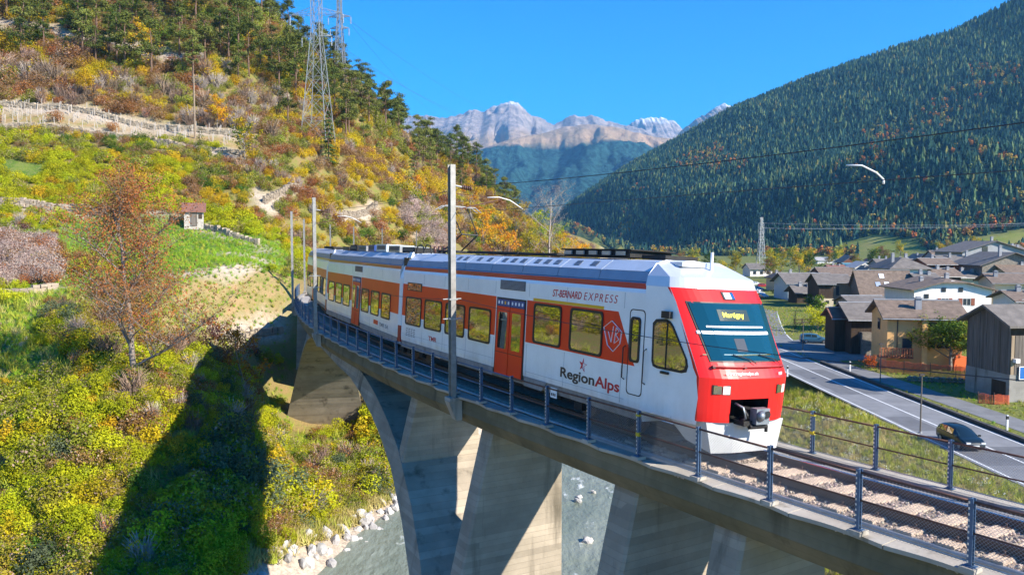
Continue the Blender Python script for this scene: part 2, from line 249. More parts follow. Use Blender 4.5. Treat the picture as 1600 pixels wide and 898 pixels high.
def grid_mesh(name, xs, ys, Z, attrs, mt):
    nx, ny = len(xs), len(ys); XX, YY = np.meshgrid(xs, ys)
    co = np.stack([XX.ravel(), YY.ravel(), Z.ravel()], 1)
    i = np.arange((nx - 1) * (ny - 1)); r = i // (nx - 1); c = i % (nx - 1); a = r * nx + c
    fc = np.stack([a, a + 1, a + nx + 1, a + nx], 1)
    me = bpy.data.meshes.new(name); me.vertices.add(len(co)); me.vertices.foreach_set('co', co.ravel())
    me.loops.add(fc.size); me.loops.foreach_set('vertex_index', fc.ravel().astype(np.int32))
    me.polygons.add(len(fc)); me.polygons.foreach_set('loop_start', np.arange(0, fc.size, 4, dtype=np.int32)); me.polygons.foreach_set('loop_total', np.full(len(fc), 4, np.int32))
    for k, v in attrs.items():
        at = me.attributes.new(k, 'FLOAT', 'POINT'); at.data.foreach_set('value', np.asarray(v, np.float32).ravel())
    me.materials.append(mt); me.polygons.foreach_set('use_smooth', np.ones(len(fc), bool)); me.update(); me.validate()
    return link(name, me)
def ground_material():
    m, nt, b = nodes_mat('ground'); L = nt.links
    tc = nt.nodes.new('ShaderNodeTexCoord'); v = tc.outputs['Object']
    col = mix_rgb(nt, noise_fac(nt, v, .12, .35, .65), (.20, .17, .05), (.26, .17, .08))          # dry autumn undergrowth
    col = mix_rgb(nt, noise_fac(nt, v, .9, .45, .7), col, (.17, .19, .035))
    gr = mix_rgb(nt, noise_fac(nt, v, .35, .4, .62), (.055, .14, .012), (.16, .21, .035))            # meadow
    gr = mix_rgb(nt, noise_fac(nt, v, 2.5, .5, .75), gr, (.26, .22, .10))
    col = mix_rgb(nt, attr_out(nt, 'meadow'), col, gr)
    dry = mix_rgb(nt, noise_fac(nt, v, .8, .4, .65), (.34, .23, .11), (.22, .20, .06))
    col = mix_rgb(nt, attr_out(nt, 'dry'), col, dry)
    st = mix_rgb(nt, noise_fac(nt, v, 3, .4, .65), (.50, .41, .32), (.33, .27, .21))
    col = mix_rgb(nt, attr_out(nt, 'stone'), col, st)
    L.new(col, b.inputs['Base Color']); b.inputs['Roughness'].default_value = .9; b.inputs['Specular IOR Level'].default_value = .15
    n2 = nt.nodes.new('ShaderNodeTexNoise'); n2.inputs['Scale'].default_value = 5; n2.inputs['Detail'].default_value = 7; L.new(v, n2.inputs['Vector'])
    bp = nt.nodes.new('ShaderNodeBump'); bp.inputs['Strength'].default_value = .7; bp.inputs['Distance'].default_value = .25
    L.new(n2.outputs['Fac'], bp.inputs['Height']); L.new(bp.outputs[0], b.inputs['Normal'])
    return m
def axis(*segs):
    out = []
    for a, b, st in segs: out += list(np.arange(a, b - 1e-6, st))
    return np.array(out + [segs[-1][1]])
GX = axis((-420, -140, 8), (-140, -40, 2.5), (-40, 20, 1.0), (20, 60, 2.0), (60, 200, 5), (200, 900, 25))
GY = axis((-60, 20, 5), (20, 75, 1.0), (75, 200, 2.0), (200, 300, 4), (300, 900, 14))
_gx, _gy = np.meshgrid(GX, GY)
GZ = height(_gx, np.minimum(_gy, 420))
px, py = _gx.ravel(), _gy.ravel()
rs = river_side(px, py)
meadow = np.zeros(len(px)); dry = np.zeros(len(px)); stone = np.zeros(len(px))
for poly, w in MEADOWS: meadow = np.maximum(meadow, soft_poly(px, py, poly, w))
for poly, w in DRY: dry = np.maximum(dry, soft_poly(px, py, poly, w))
for pts, w, s in STONY: stone = np.maximum(stone, path_mask(px, py, pts, w, s))
meadow = np.where(rs > 8, np.maximum(meadow, .55), meadow); dry = np.where((rs > 8) & (px < 25), .45, dry)
stone = np.maximum(stone, np.clip((10.5 - np.abs(rs)) / 1.5, 0, 1))
ground = tag(grid_mesh('ground', GX, GY, GZ, dict(meadow=meadow, dry=dry, stone=stone), ground_material()), kind='structure')

def ground_z(x, y): return float(height(np.array([x]), np.array([y]))[0])

# river water: a sheet along the bed
def water_material():
    m, nt, b = nodes_mat('glacier water'); L = nt.links
    tc = nt.nodes.new('ShaderNodeTexCoord'); mp = nt.nodes.new('ShaderNodeMapping'); mp.inputs['Scale'].default_value = (1, .45, 1); mp.inputs['Rotation'].default_value = (0, 0, -.3)
    L.new(tc.outputs['Object'], mp.inputs[0]); v = mp.outputs[0]
    foam = noise_fac(nt, v, 1.1, .63, .76, 8)
    col = mix_rgb(nt, noise_fac(nt, v, .35, .35, .7), (.16, .185, .14), (.23, .25, .20))
    col = mix_rgb(nt, foam, col, (.75, .77, .74)); L.new(col, b.inputs['Base Color'])
    b.inputs['Roughness'].default_value = .28; b.inputs['IOR'].default_value = 1.33; b.inputs['Specular IOR Level'].default_value = .3
    n2 = nt.nodes.new('ShaderNodeTexNoise'); n2.inputs['Scale'].default_value = 2.2; n2.inputs['Detail'].default_value = 6; L.new(v, n2.inputs['Vector'])
    bp = nt.nodes.new('ShaderNodeBump'); bp.inputs['Strength'].default_value = .6; bp.inputs['Distance'].default_value = .25
    L.new(n2.outputs['Fac'], bp.inputs['Height']); L.new(bp.outputs[0], b.inputs['Normal'])
    return m
W = MB(); ys = np.arange(-60, 430, 1.5); prev = None
ry = [p[1] for p in RIV]; rx = [p[0] for p in RIV]
rows = []
for y in ys:
    x0 = np.interp(y, ry, rx); row = []
    for k in range(13):
        o = -8.8 + k * 17.6 / 12
        row.append((x0 + o, y, -13.15 + .10 * noise.noise((x0 + o, y * .6, 0)) + .05 * noise.noise((o * 2.5, y * 1.7, 4))))
    rows.append(row)
for a, b_ in zip(rows, rows[1:]):
    for k in range(12): W.quad(a[k], a[k + 1], b_[k + 1], b_[k])
tag(W.build('river', water_material(), smooth=True), kind='structure')

# ------------------------------------------------------------------ wooded mountain on the right
MT_X = np.arange(-60, 2100, 14.0); MT_Y = np.arange(330, 2500, 16.0)
def mt_height(X, Y):
    X = np.asarray(X, float); Y = np.asarray(Y, float); sh = X.shape; x = X.ravel(); y = Y.ravel()
    # the foot of the slope, as a curve, then a rise to the crest line
    base = -8 + np.zeros(len(x))
    cres = np.interp(x, [q[0] for q in CREST], [q[2] for q in CREST]); cy = np.interp(x, [q[0] for q in CREST], [q[1] for q in CREST])
    fy = np.interp(x, [q[0] for q in FOOT], [q[1] for q in FOOT]); fz = np.interp(x, [q[0] for q in FOOT], [q[2] for q in FOOT])
    t = np.clip((y - fy) / np.maximum(cy - fy, 1), 0, 1.6)
    up = np.where(t <= 1, .55 * t + .45 * t * t * (3 - 2 * t), 1 - .35 * (t - 1))
    z = np.where(y < fy, np.maximum(-16, fz - (fy - y) * .3), fz + (cres - fz) * up)
    u = x * .86 + y * .25; env = np.clip(t * 3, 0, 1) * np.clip(1.15 - t, 0.1, 1)
    rel = np.array([noise.noise((a / 170., b / 600., 1.7)) * 95 + noise.noise((a / 70., b / 200., 5.1)) * 24 + noise.noise((a / 28., b / 60., 8.)) * 5 for a, b in zip(u, y)])
    return (z + rel * env).reshape(sh), t.reshape(sh)
_mx, _my = np.meshgrid(MT_X, MT_Y); MZ, MTT = mt_height(_mx, _my)
def forest_ground():
    m, nt, b = nodes_mat('forest floor'); tc = nt.nodes.new('ShaderNodeTexCoord'); v = tc.outputs['Object']
    col = mix_rgb(nt, noise_fac(nt, v, .03, .4, .6), (.018, .045, .030), (.035, .055, .03))
    gr = mix_rgb(nt, noise_fac(nt, v, .05, .35, .65), (.20, .24, .04), (.30, .27, .08))
    col = mix_rgb(nt, attr_out(nt, 'meadow'), col, gr)
    nt.links.new(col, b.inputs['Base Color']); b.inputs['Roughness'].default_value = .95; b.inputs['Specular IOR Level'].default_value = .1
    return m
mfield = np.zeros(_mx.size)
for poly, w in MT_FIELDS: mfield = np.maximum(mfield, soft_poly(_mx.ravel(), _my.ravel(), poly, w))
mfield = np.maximum(mfield, (MTT.ravel() <= 0).astype(float))
tag(grid_mesh('mountain_slope', MT_X, MT_Y, MZ - .3, dict(meadow=mfield), forest_ground()), kind='structure')

# ------------------------------------------------------------------ far mountains
def rock_material(name, snow_z, tree_z, grass_z, soft, fcol=(.016, .05, .05)):
    m, nt, b = nodes_mat(name); L = nt.links
    tc = nt.nodes.new('ShaderNodeTexCoord'); v = tc.outputs['Object']; sp = nt.nodes.new('ShaderNodeSeparateXYZ'); L.new(v, sp.inputs[0])
    geo = nt.nodes.new('ShaderNodeNewGeometry'); sn = nt.nodes.new('ShaderNodeSeparateXYZ'); L.new(geo.outputs['Normal'], sn.inputs[0])
    def zfac(z0, w, namp, nsc):
        n = nt.nodes.new('ShaderNodeTexNoise'); n.inputs['Scale'].default_value = nsc; n.inputs['Detail'].default_value = 7; L.new(v, n.inputs['Vector'])
        a = nt.nodes.new('ShaderNodeMath'); a.operation = 'MULTIPLY_ADD'; a.inputs[1].default_value = namp; L.new(n.outputs['Fac'], a.inputs[0]); L.new(sp.outputs[2], a.inputs[2])
        r = nt.nodes.new('ShaderNodeMapRange'); r.inputs[1].default_value = z0 + namp * .5 - w; r.inputs[2].default_value = z0 + namp * .5 + w; L.new(a.outputs[0], r.inputs[0]); return r.outputs[0]
    rock = mix_rgb(nt, noise_fac(nt, v, .012, .35, .65, 8), (.20, .18, .185), (.52, .43, .38))
    grass = mix_rgb(nt, noise_fac(nt, v, .008, .35, .65, 6), (.52, .35, .22), (.38, .28, .17))
    forest = mix_rgb(nt, noise_fac(nt, v, .05, .42, .6, 8), fcol, tuple(x * 2.3 for x in fcol))
    col = mix_rgb(nt, zfac(grass_z, soft, soft * 3, .006), grass, rock)
    # snow keeps to the less steep rock near the crest
    sl = nt.nodes.new('ShaderNodeMapRange'); sl.inputs[1].default_value = .50; sl.inputs[2].default_value = .78; L.new(sn.outputs[2], sl.inputs[0])
    mu = nt.nodes.new('ShaderNodeMath'); mu.operation = 'MULTIPLY'; L.new(zfac(snow_z, soft * .6, soft * 3, .015), mu.inputs[0]); L.new(sl.outputs[0], mu.inputs[1])
    col = mix_rgb(nt, mu.outputs[0], col, (.78, .80, .84))
    col = mix_rgb(nt, zfac(tree_z, soft * .25, soft * 2.2, .006), forest, col)
    L.new(col, b.inputs['Base Color']); b.inputs['Roughness'].default_value = .95; b.inputs['Specular IOR Level'].default_value = .1
    n2 = nt.nodes.new('ShaderNodeTexNoise'); n2.inputs['Scale'].default_value = .009; n2.inputs['Detail'].default_value = 9; n2.inputs['Roughness'].default_value = .68; L.new(v, n2.inputs['Vector'])
    bp = nt.nodes.new('ShaderNodeBump'); bp.inputs['Strength'].default_value = 1.0; bp.inputs['Distance'].default_value = 55; L.new(n2.outputs['Fac'], bp.inputs['Height']); L.new(bp.outputs[0], b.inputs['Normal'])
    return m
def ridge(name, pts, D, depth, base, rough, mt, seed, nx=330, ny=100, back=.4, step=None):
    """a range whose crest runs through pts = [(x, z)] near the distance D, falling towards the valley over depth"""
    xs = np.linspace(pts[0][0], pts[-1][0], nx); ys = np.linspace(D - depth, D + depth * back, ny)
    cz = np.interp(xs, [p[0] for p in pts], [p[1] for p in pts]) + np.array([noise.noise((x / (D * .008), seed, 0)) * D * .0022 + noise.noise((x / (D * .003), seed, 5)) * D * .0014 for x in xs]) * (rough > 100); Z = np.empty((ny, nx)); span = pts[-1][0] - pts[0][0]
    for j, y in enumerate(ys):
        for i, x in enumerate(xs):
            t = (y - D) / depth
            f = 1 + t if t < 0 else 1 - t * 1.2
            f = max(0, f); f = .35 * f + .65 * f ** 1.7 if t < 0 else f
            q = (x / (depth * .16) + seed, y / (depth * .42), seed)
            rg = noise.ridged_multi_fractal(q, .8, 2.2, 7, 1.0, 2.0)
            fine = noise.noise((x / (depth * .03), y / (depth * .05), seed)) * .35
            env = min(1, abs(t) * 9 + .05)
            Z[j, i] = base + (cz[i] - base) * f + ((rg - 1.1) * .8 + fine) * rough * env * min(1, f * 2)
            Z[j, i] = min(Z[j, i], base + (cz[i] - base) * f + 14 + 60 * min(1, abs(t) * 3))
    return tag(grid_mesh(name, xs, ys, Z, {}, mt), kind='structure')
for args in FAR:
    nm, pts, D, depth, base, rough, (sz, tz, gz, sf), seed, back = args
    ridge(nm, pts, D, depth, base, rough, rock_material(nm + ' rock', sz, tz, gz, sf), seed, back=back)
# ------------------------------------------------------------------ the curved line: arc length s runs away from the camera, off is to the right
RAD = 162.0; T3 = R(28.9) + 5.3 / RAD; CANT = R(3.4)
def th(s): return R(28.9) + (8.3 - s) / RAD
def trk(s, off=0.0, z=0.0):
    a = th(s); return Vector((3.49 - RAD * (math.cos(a) - math.cos(T3)) + off * math.cos(a), 19.04 - RAD * (math.sin(a) - math.sin(T3)) + off * math.sin(a), z))
def dk(off): return -.59 - .049 * off           # canted deck level
def off_left(s): return float(np.interp(s, [-40, 0, 10, 24, 35, 60], [-1.72, -1.75, -1.95, -2.2, -2.45, -2.55]))
OFFR = 2.62
def wroot(o): return (Matrix.Translation(o.location) @ Matrix.Rotation(o.rotation_euler.z, 4, 'Z')).inverted()
def wb(mb, name, mt, root, smooth=False): return mb.build(name, mt, root, smooth, M=wroot(root))
def sweep(mb, prof, ss, m=0, closed=True, cap=True):
    """prof(s) -> list of (off, z); swept along the curve"""
    rings = [[trk(s, o, z) for o, z in prof(s)] for s in ss]; n = len(rings[0]); k = len(rings)
    fs = [(i * n + j, i * n + (j + 1) % n, (i + 1) * n + (j + 1) % n, (i + 1) * n + j) for i in range(k - 1) for j in range(n if closed else n - 1)]
    if closed and cap: fs += [tuple(range(n - 1, -1, -1)), tuple(range((k - 1) * n, k * n))]
    mb.add([v for r_ in rings for v in r_], fs, m)
def concrete(name, c, c2, boards=.5, stain=(.10, .085, .06)):
    m, nt, b = nodes_mat(name); L = nt.links; tc = nt.nodes.new('ShaderNodeTexCoord'); v = tc.outputs['Object']
    mp = nt.nodes.new('ShaderNodeMapping'); mp.inputs['Scale'].default_value = (1.2, 1.2, .18); L.new(v, mp.inputs[0])
    col = mix_rgb(nt, noise_fac(nt, v, .7, .35, .65, 8), c, c2)
    col = mix_rgb(nt, noise_fac(nt, mp.outputs[0], 1.1, .56, .74, 7), col, stain)
    # shuttering boards: level courses of slightly different tone with a thin joint between them
    sx = nt.nodes.new('ShaderNodeSeparateXYZ'); L.new(v, sx.inputs[0])
    def mth(op, a, b_=None):
        n = nt.nodes.new('ShaderNodeMath'); n.operation = op
        for s_, q in zip(n.inputs, (a, b_)):
            if q is None: continue
            if isinstance(q, (int, float)): s_.default_value = q
            else: L.new(q, s_)
        return n.outputs[0]
    zz = mth('MULTIPLY', sx.outputs[2], 5.6); fl = mth('FLOOR', zz); fr_ = mth('FRACT', zz); hx = mth('FLOOR', mth('ADD', mth('MULTIPLY', mth('ADD', sx.outputs[0], sx.outputs[1]), .15), mth('MULTIPLY', fl, .37)))
    wn_ = nt.nodes.new('ShaderNodeTexWhiteNoise'); wn_.noise_dimensions = '2D'; cb = nt.nodes.new('ShaderNodeCombineXYZ'); L.new(fl, cb.inputs[0]); L.new(hx, cb.inputs[1]); L.new(cb.outputs[0], wn_.inputs['Vector'])
    jt = mth('LESS_THAN', fr_, .07); wv = mth('MAXIMUM', mth('MULTIPLY', wn_.outputs['Value'], mth('ADD', .25, noise_fac(nt, v, .5, .3, .7))), mth('MULTIPLY', jt, .8))
    dk_ = nt.nodes.new('ShaderNodeMath'); dk_.operation = 'MULTIPLY'; dk_.inputs[1].default_value = boards; L.new(wv, dk_.inputs[0])
    col = mix_rgb(nt, dk_.outputs[0], col, tuple(x * .55 for x in c2))
    L.new(col, b.inputs['Base Color']); b.inputs['Roughness'].default_value = .85; b.inputs['Specular IOR Level'].default_value = .2
    bp = nt.nodes.new('ShaderNodeBump'); bp.inputs['Strength'].default_value = .5; bp.inputs['Distance'].default_value = .03; L.new(wv, bp.inputs['Height'])
    n2 = nt.nodes.new('ShaderNodeTexNoise'); n2.inputs['Scale'].default_value = 14; n2.inputs['Detail'].default_value = 6; L.new(v, n2.inputs['Vector'])
    b2 = nt.nodes.new('ShaderNodeBump'); b2.inputs['Strength'].default_value = .35; b2.inputs['Distance'].default_value = .02; L.new(n2.outputs['Fac'], b2.inputs['Height']); L.new(bp.outputs[0], b2.inputs['Normal'])
    L.new(b2.outputs[0], b.inputs['Normal']); return m
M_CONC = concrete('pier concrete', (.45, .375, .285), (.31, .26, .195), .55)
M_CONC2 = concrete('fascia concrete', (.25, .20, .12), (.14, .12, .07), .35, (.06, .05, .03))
M_KERB = concrete('kerb concrete', (.46, .42, .36), (.34, .30, .25), .1)
M_WALK = concrete('walkway concrete', (.42, .39, .35), (.32, .29, .26), 0)
M_STEELBLUE = mat('sky tinted steel', (.085, .15, .25), .45, .3, 6, .1, metal=.0)  # galvanised steel, with the sky's blue light put into its colour
M_RUST = mat('rusty tube', (.16, .07, .045), .7, .5, 8, .2)
M_GALV = mat('galvanised steel', (.42, .42, .41), .42, .25, 5, metal=.55)
M_WIRE = plain('dark wire', (.03, .03, .035), .5)
M_RAIL = mat('rail steel', (.13, .075, .055), .6, .3, 6, .1); M_RAILTOP = plain('polished rail head', (.55, .55, .56), .22, 1)
M_MESHW = plain('galvanised mesh wire', (.34, .36, .40), .45, .3)
M_YEL = mat('chipped yellow paint', (.65, .50, .03), .55, .35, 14)

via = thing('viaduct', 'curved concrete railway viaduct with a wide arch over the river and slab piers', 'viaduct', trk(9, 0, -14))
ss = np.arange(-32, 60.1, 1.0)
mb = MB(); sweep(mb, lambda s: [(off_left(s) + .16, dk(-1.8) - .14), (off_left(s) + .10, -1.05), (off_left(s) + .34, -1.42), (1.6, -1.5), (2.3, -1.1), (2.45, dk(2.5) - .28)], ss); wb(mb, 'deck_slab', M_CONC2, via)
mb = MB(); sweep(mb, lambda s: [(off_left(s) + .32, dk(-1.5) - .10), (off_left(s) + .32, dk(-1.5) - .3), (2.3, dk(2.3) - .3), (2.3, dk(2.3) - .08)], ss); wb(mb, 'walkway', M_WALK, via)
kl = np.arange(-31.6, 60, 1.72)
for i, s0 in enumerate(kl):                      # kerb stones of the outer edge, one per fence bay, bowed slightly inwards between the post pads
    mb = MB(); q = np.linspace(s0 + .012, s0 + 1.708, 9)
    bow = lambda s: .10 * math.sin(math.pi * min(1, max(0, (s - s0) / 1.72)))
    sweep(mb, lambda s: [(off_left(s) - .09 + bow(s), dk(-1.8) - .015), (off_left(s) - .08 + bow(s), dk(-1.8) - .085), (off_left(s) + .04 + bow(s), dk(-1.8) - .135), (off_left(s) + .316, dk(-1.8) - .135), (off_left(s) + .316, dk(-1.8))], q)
    if s0 < 26: wb(mb, 'kerb_stone', M_KERB, via)
    else:
        if i and not 'far_k' in globals(): far_k = MB()
        far_k.add(mb.v, mb.f)
wb(far_k, 'far_kerb', M_KERB, via)
mb = MB(); sweep(mb, lambda s: [(2.31, dk(2.5) + .0), (2.31, dk(2.5) - .275), (2.72, dk(2.5) - .275), (2.76, dk(2.5) - .02)], ss); wb(mb, 'right_kerb', M_KERB, via)
PADS = [1.55 + 1.72 * k for k in range(-19, 34)]
for s in PADS:
    if s > 22: continue
    mb = MB(); o = off_left(s); a = Matrix.Translation(trk(s, o, dk(o) + .035)) @ Matrix.Rotation(th(s), 4, 'Z')
    mb.box((0, 0, 0), (.24, .22, .07), M=a); wb(mb, 'post_pad', concrete.pad if hasattr(concrete, 'pad') else M_KERB, via)
def lo(z): return -1.25 - .25 * max(0, -1.35 - z)
def pier(sf, sb, ztop, zbot, name='pier', offr=1.22, mt=M_CONC, batr=0.0):
    mb = MB(); zs = np.linspace(ztop, zbot, 8); rings = []
    for z in zs:
        rr = offr + batr * (ztop - z)
        rings.append([trk(sf, lo(z) + .06, z), trk(sf + .07, lo(z), z), trk(sb, lo(z), z), trk(sb, rr, z), trk(sf + .07, rr, z), trk(sf, rr - .06, z)])
    n = 6; k = len(rings)
    mb.add([v for r_ in rings for v in r_], [(i * n + j, i * n + (j + 1) % n, (i + 1) * n + (j + 1) % n, (i + 1) * n + j) for i in range(k - 1) for j in range(n)] + [tuple(range(n)), tuple(range((k - 1) * n, k * n))])
    return wb(mb, name, mt, via)
SC = 33.2
AX = [0, 8.4, 10.7, 13, 15.4, 17.4, 19.8, 21.6, 24, 26.5, 28]; AZ = [-1.47, -1.56, -1.82, -2.22, -2.86, -3.6, -5.0, -6.4, -8.9, -12.2, -14.6]
def arch_z(s): return float(np.interp(abs(s - SC), AX, AZ))
def arch_mb():
    mb = MB(); rings = []
    for s in np.linspace(SC - 27.8, SC + 27.8, 70):
        z = arch_z(s); dz = (arch_z(s + .3) - arch_z(s - .3)) / .6; nl = math.hypot(1, dz); tk = .62 + .012 * abs(s - SC)
        si = s + dz / nl * tk; zi = z - tk / nl
        wl = lo(z) - .02; wr = 1.3 + .16 * max(0, -1.35 - z)
        rings.append([trk(s, wl, z), trk(si, lo(zi) - .02, zi), trk(si, 1.3 + .16 * max(0, -1.35 - zi), zi), trk(s, wr, z)])
    n = 4; k = len(rings)
    mb.add([v for r_ in rings for v in r_], [(i * n + j, i * n + (j + 1) % n, (i + 1) * n + (j + 1) % n, (i + 1) * n + j) for i in range(k - 1) for j in range(n)] + [(0, 1, 2, 3), tuple(range((k - 1) * n, k * n))])
    return mb
wb(arch_mb(), 'arch_rib', M_CONC, via)
pier(15.2, 15.75, -1.45, arch_z(15.5) - .25, 'spandrel_wall'); pier(50.8, 51.4, -1.45, arch_z(51) - .3, 'spandrel_wall')
pier(8.95, 9.6, -1.45, -14.3); pier(2.15, 2.95, -1.45, -14.3); pier(-.95, -.2, -1.45, -14.3); pier(-7.2, -6.5, -1.45, -14.3); pier(-13.4, -12.7, -1.45, -14.3); pier(57.2, 58.2, -1.45, -6, offr=1.6)
# abutment at the far end
mb = MB(); sweep(mb, lambda s: [(-2.7, -.84), (-2.9, -7), (2.9, -7), (2.7, -.98)], np.arange(58.3, 64, 1)); wb(mb, 'abutment', M_CONC, via)

# ------------------------------------------------------------------ track
tr = bpy.data.objects.new('railway_track', None); COL.objects.link(tr); tr.location = trk(-6, 0, -.6); tag(tr, kind='structure')
RC = lambda s: float(np.interp(s, [-12, 0, 4], [-.16, -.08, 0]))
def rz_(off): return -.32 - .0594 * off
sr = np.concatenate([np.arange(-30, 62, 1.0), np.arange(62, 150, 3)])
for sd in (-1, 1):
    mb = MB(); f = lambda s: RC(s) + sd * .7525
    sweep(mb, lambda s: [(f(s) - .034, rz_(f(s)) - .008), (f(s) - .034, rz_(f(s)) - .04), (f(s) - .010, rz_(f(s)) - .055), (f(s) - .010, rz_(f(s)) - .135), (f(s) - .07, rz_(f(s)) - .155), (f(s) - .07, rz_(f(s)) - .165), (f(s) + .07, rz_(f(s)) - .165), (f(s) + .07, rz_(f(s)) - .155), (f(s) + .010, rz_(f(s)) - .135), (f(s) + .010, rz_(f(s)) - .055), (f(s) + .034, rz_(f(s)) - .04), (f(s) + .034, rz_(f(s)) - .008)], sr)
    rl = wb(mb, 'rail', M_RAIL, tr)
    mb = MB(); sweep(mb, lambda s: [(f(s) - .03, rz_(f(s)) - .0075), (f(s) - .022, rz_(f(s))), (f(s) + .022, rz_(f(s))), (f(s) + .03, rz_(f(s)) - .0075)], sr); mb.build('rail_head', M_RAILTOP, rl)
M_SLEEP = mat('weathered sleeper', (.58, .45, .34), .8, .35, 7, .5)
_nt = M_SLEEP.node_tree
mb = MB(); mb.box((0, 0, 0), (2.45, .30, .16))
for xx in np.linspace(-.115, .115, 5): mb.box((0, xx, .083), (2.44, .028, .012))
sl_me = mb.mesh('sleeper', M_SLEEP)
mb = MB()
for sx in (-.7525, .7525):
    mb.box((sx, 0, .09), (.34, .16, .02)); mb.tube([(sx - .11, .0, .09), (sx - .11, 0, .15)], .022, 5); mb.tube([(sx + .11, 0, .09), (sx + .11, 0, .15)], .022, 5)
pl_me = mb.mesh('rail_fastening', M_RAIL)
for s in list(np.arange(-14, 3, .66)) + list(np.arange(45.5, 62, .66)):
    p = trk(s, RC(s), -.32 - .165 - .065); M = wroot(tr) @ Matrix.Translation(p) @ Matrix.Rotation(th(s), 4, 'Z') @ Matrix.Rotation(CANT, 4, 'Y') @ Matrix.Rotation(random.uniform(-.01, .01), 4, 'Z')
    o = link('sleeper', sl_me, tr, M); link('rail_fastening', pl_me, o)
M_BALL = mat('ballast', (.46, .36, .28), .9, .55, 9, .8, c2=(.22, .16, .125))
def bal_top(o): return -.32 - .0594 * o - .165 - .035
mb = MB(); sweep(mb, lambda s: [(-1.55, dk(-1.5) - .095), (-1.3, bal_top(-1.3)), (-.9, bal_top(-.9)), (0, bal_top(0)), (.9, bal_top(.9)), (1.3, bal_top(1.3)), (1.62, dk(1.6) - .095)], sr, closed=False); wb(mb, 'ballast_bed', M_BALL, tr)
mb = MB(); sweep(mb, lambda s: [(-3.4, -1.6), (-3.0, -.78), (3.1, -.85), (3.6, -1.7)], np.arange(64.3, 150, 2), closed=False); tag(mb.build('railway_embankment', M_BALL), kind='structure')
# loose stones on the bed
def gn_scatter(name, pts, protos, parent=None, mats=None):
    """pts: rows x, y, z, rotz, tilt, scale, index -> ONE object of instances"""
    pts = np.asarray(pts, float); me = bpy.data.meshes.new(name); me.vertices.add(len(pts)); me.vertices.foreach_set('co', pts[:, :3].ravel())
    rot = np.stack([pts[:, 4] * np.cos(pts[:, 3] * 3.1), pts[:, 4] * np.sin(pts[:, 3] * 3.1), pts[:, 3]], 1)
    a = me.attributes.new('rot', 'FLOAT_VECTOR', 'POINT'); a.data.foreach_set('vector', rot.ravel().astype(np.float32))
    a = me.attributes.new('sc', 'FLOAT', 'POINT'); a.data.foreach_set('value', pts[:, 5].astype(np.float32))
    a = me.attributes.new('idx', 'INT', 'POINT'); a.data.foreach_set('value', pts[:, 6].astype(np.int32))
    o = link(name, me, parent, wroot(parent) if parent else None); o['kind'] = 'stuff'
    ng = bpy.data.node_groups.new(name, 'GeometryNodeTree'); ng.interface.new_socket('Geometry', in_out='INPUT', socket_type='NodeSocketGeometry'); ng.interface.new_socket('Geometry', in_out='OUTPUT', socket_type='NodeSocketGeometry')
    N = ng.nodes; gi = N.new('NodeGroupInput'); go = N.new('NodeGroupOutput'); iop = N.new('GeometryNodeInstanceOnPoints')
    def at(nm, ty):
        n = N.new('GeometryNodeInputNamedAttribute'); n.data_type = ty; n.inputs[0].default_value = nm; return n.outputs[0]
    join = N.new('GeometryNodeJoinGeometry'); ci = N.new('GeometryNodeGeometryToInstance')
    for p in reversed(protos):
        oi = N.new('GeometryNodeObjectInfo'); oi.inputs['Object'].default_value = p; oi.inputs['As Instance'].default_value = True
        ng.links.new(oi.outputs['Geometry'], join.inputs[0])
    ng.links.new(gi.outputs[0], iop.inputs['Points']); ng.links.new(join.outputs[0], iop.inputs['Instance'])
    iop.inputs['Pick Instance'].default_value = True; ng.links.new(at('idx', 'INT'), iop.inputs['Instance Index'])
    ng.links.new(at('rot', 'FLOAT_VECTOR'), iop.inputs['Rotation']); ng.links.new(at('sc', 'FLOAT'), iop.inputs['Scale']); ng.links.new(iop.outputs[0], go.inputs[0])
    md = o.modifiers.new('scatter', 'NODES'); md.node_group = ng; return o
def proto(name, me):
    return bpy.data.objects.new(name, me)        # lives outside every collection: only its instances exist in the scene
def stone_mesh(name, mt, seed, flat=.7, sub=1):
    bm = bmesh.new(); bmesh.ops.create_icosphere(bm, subdivisions=sub, radius=.5); rnd = random.Random(seed)
    for v in bm.verts:
        v.co *= rnd.uniform(.72, 1.12); v.co.z *= flat
    me = bpy.data.meshes.new(name); bm.to_mesh(me); bm.free(); me.materials.append(mt); return me
M_STONE = mat('ballast stone', (.50, .40, .31), .9, .4, 3, rnd=.45)
stones = [proto('stone', stone_mesh('stone', M_STONE, k)) for k in range(5)]
rows = []
for k in range(9000):
    s = random.uniform(-13, 3.2) if k < 7800 else random.uniform(45, 62); o = random.uniform(-1.6, 1.68)
    if abs(abs(o - RC(s)) - .7525) < .07: continue
    if (s + 14) % .66 < .13 or (s + 14) % .66 > .53:
        if abs(o) < 1.2 and random.random() < .97: continue
    z = bal_top(o) + .012 if abs(o) < 1.3 else bal_top(1.3 * (1 if o > 0 else -1)) - (abs(o) - 1.3) * .7 * (1.0 if o < 0 else .9)
    sc = random.uniform(.04, .08) * (1.45 if o > .85 else 1); p = trk(s, o, z); rows.append((p.x, p.y, p.z, random.uniform(0, 6.28), random.uniform(0, 1), sc, random.randrange(5)))
gn_scatter('loose_ballast', rows, stones, tr)
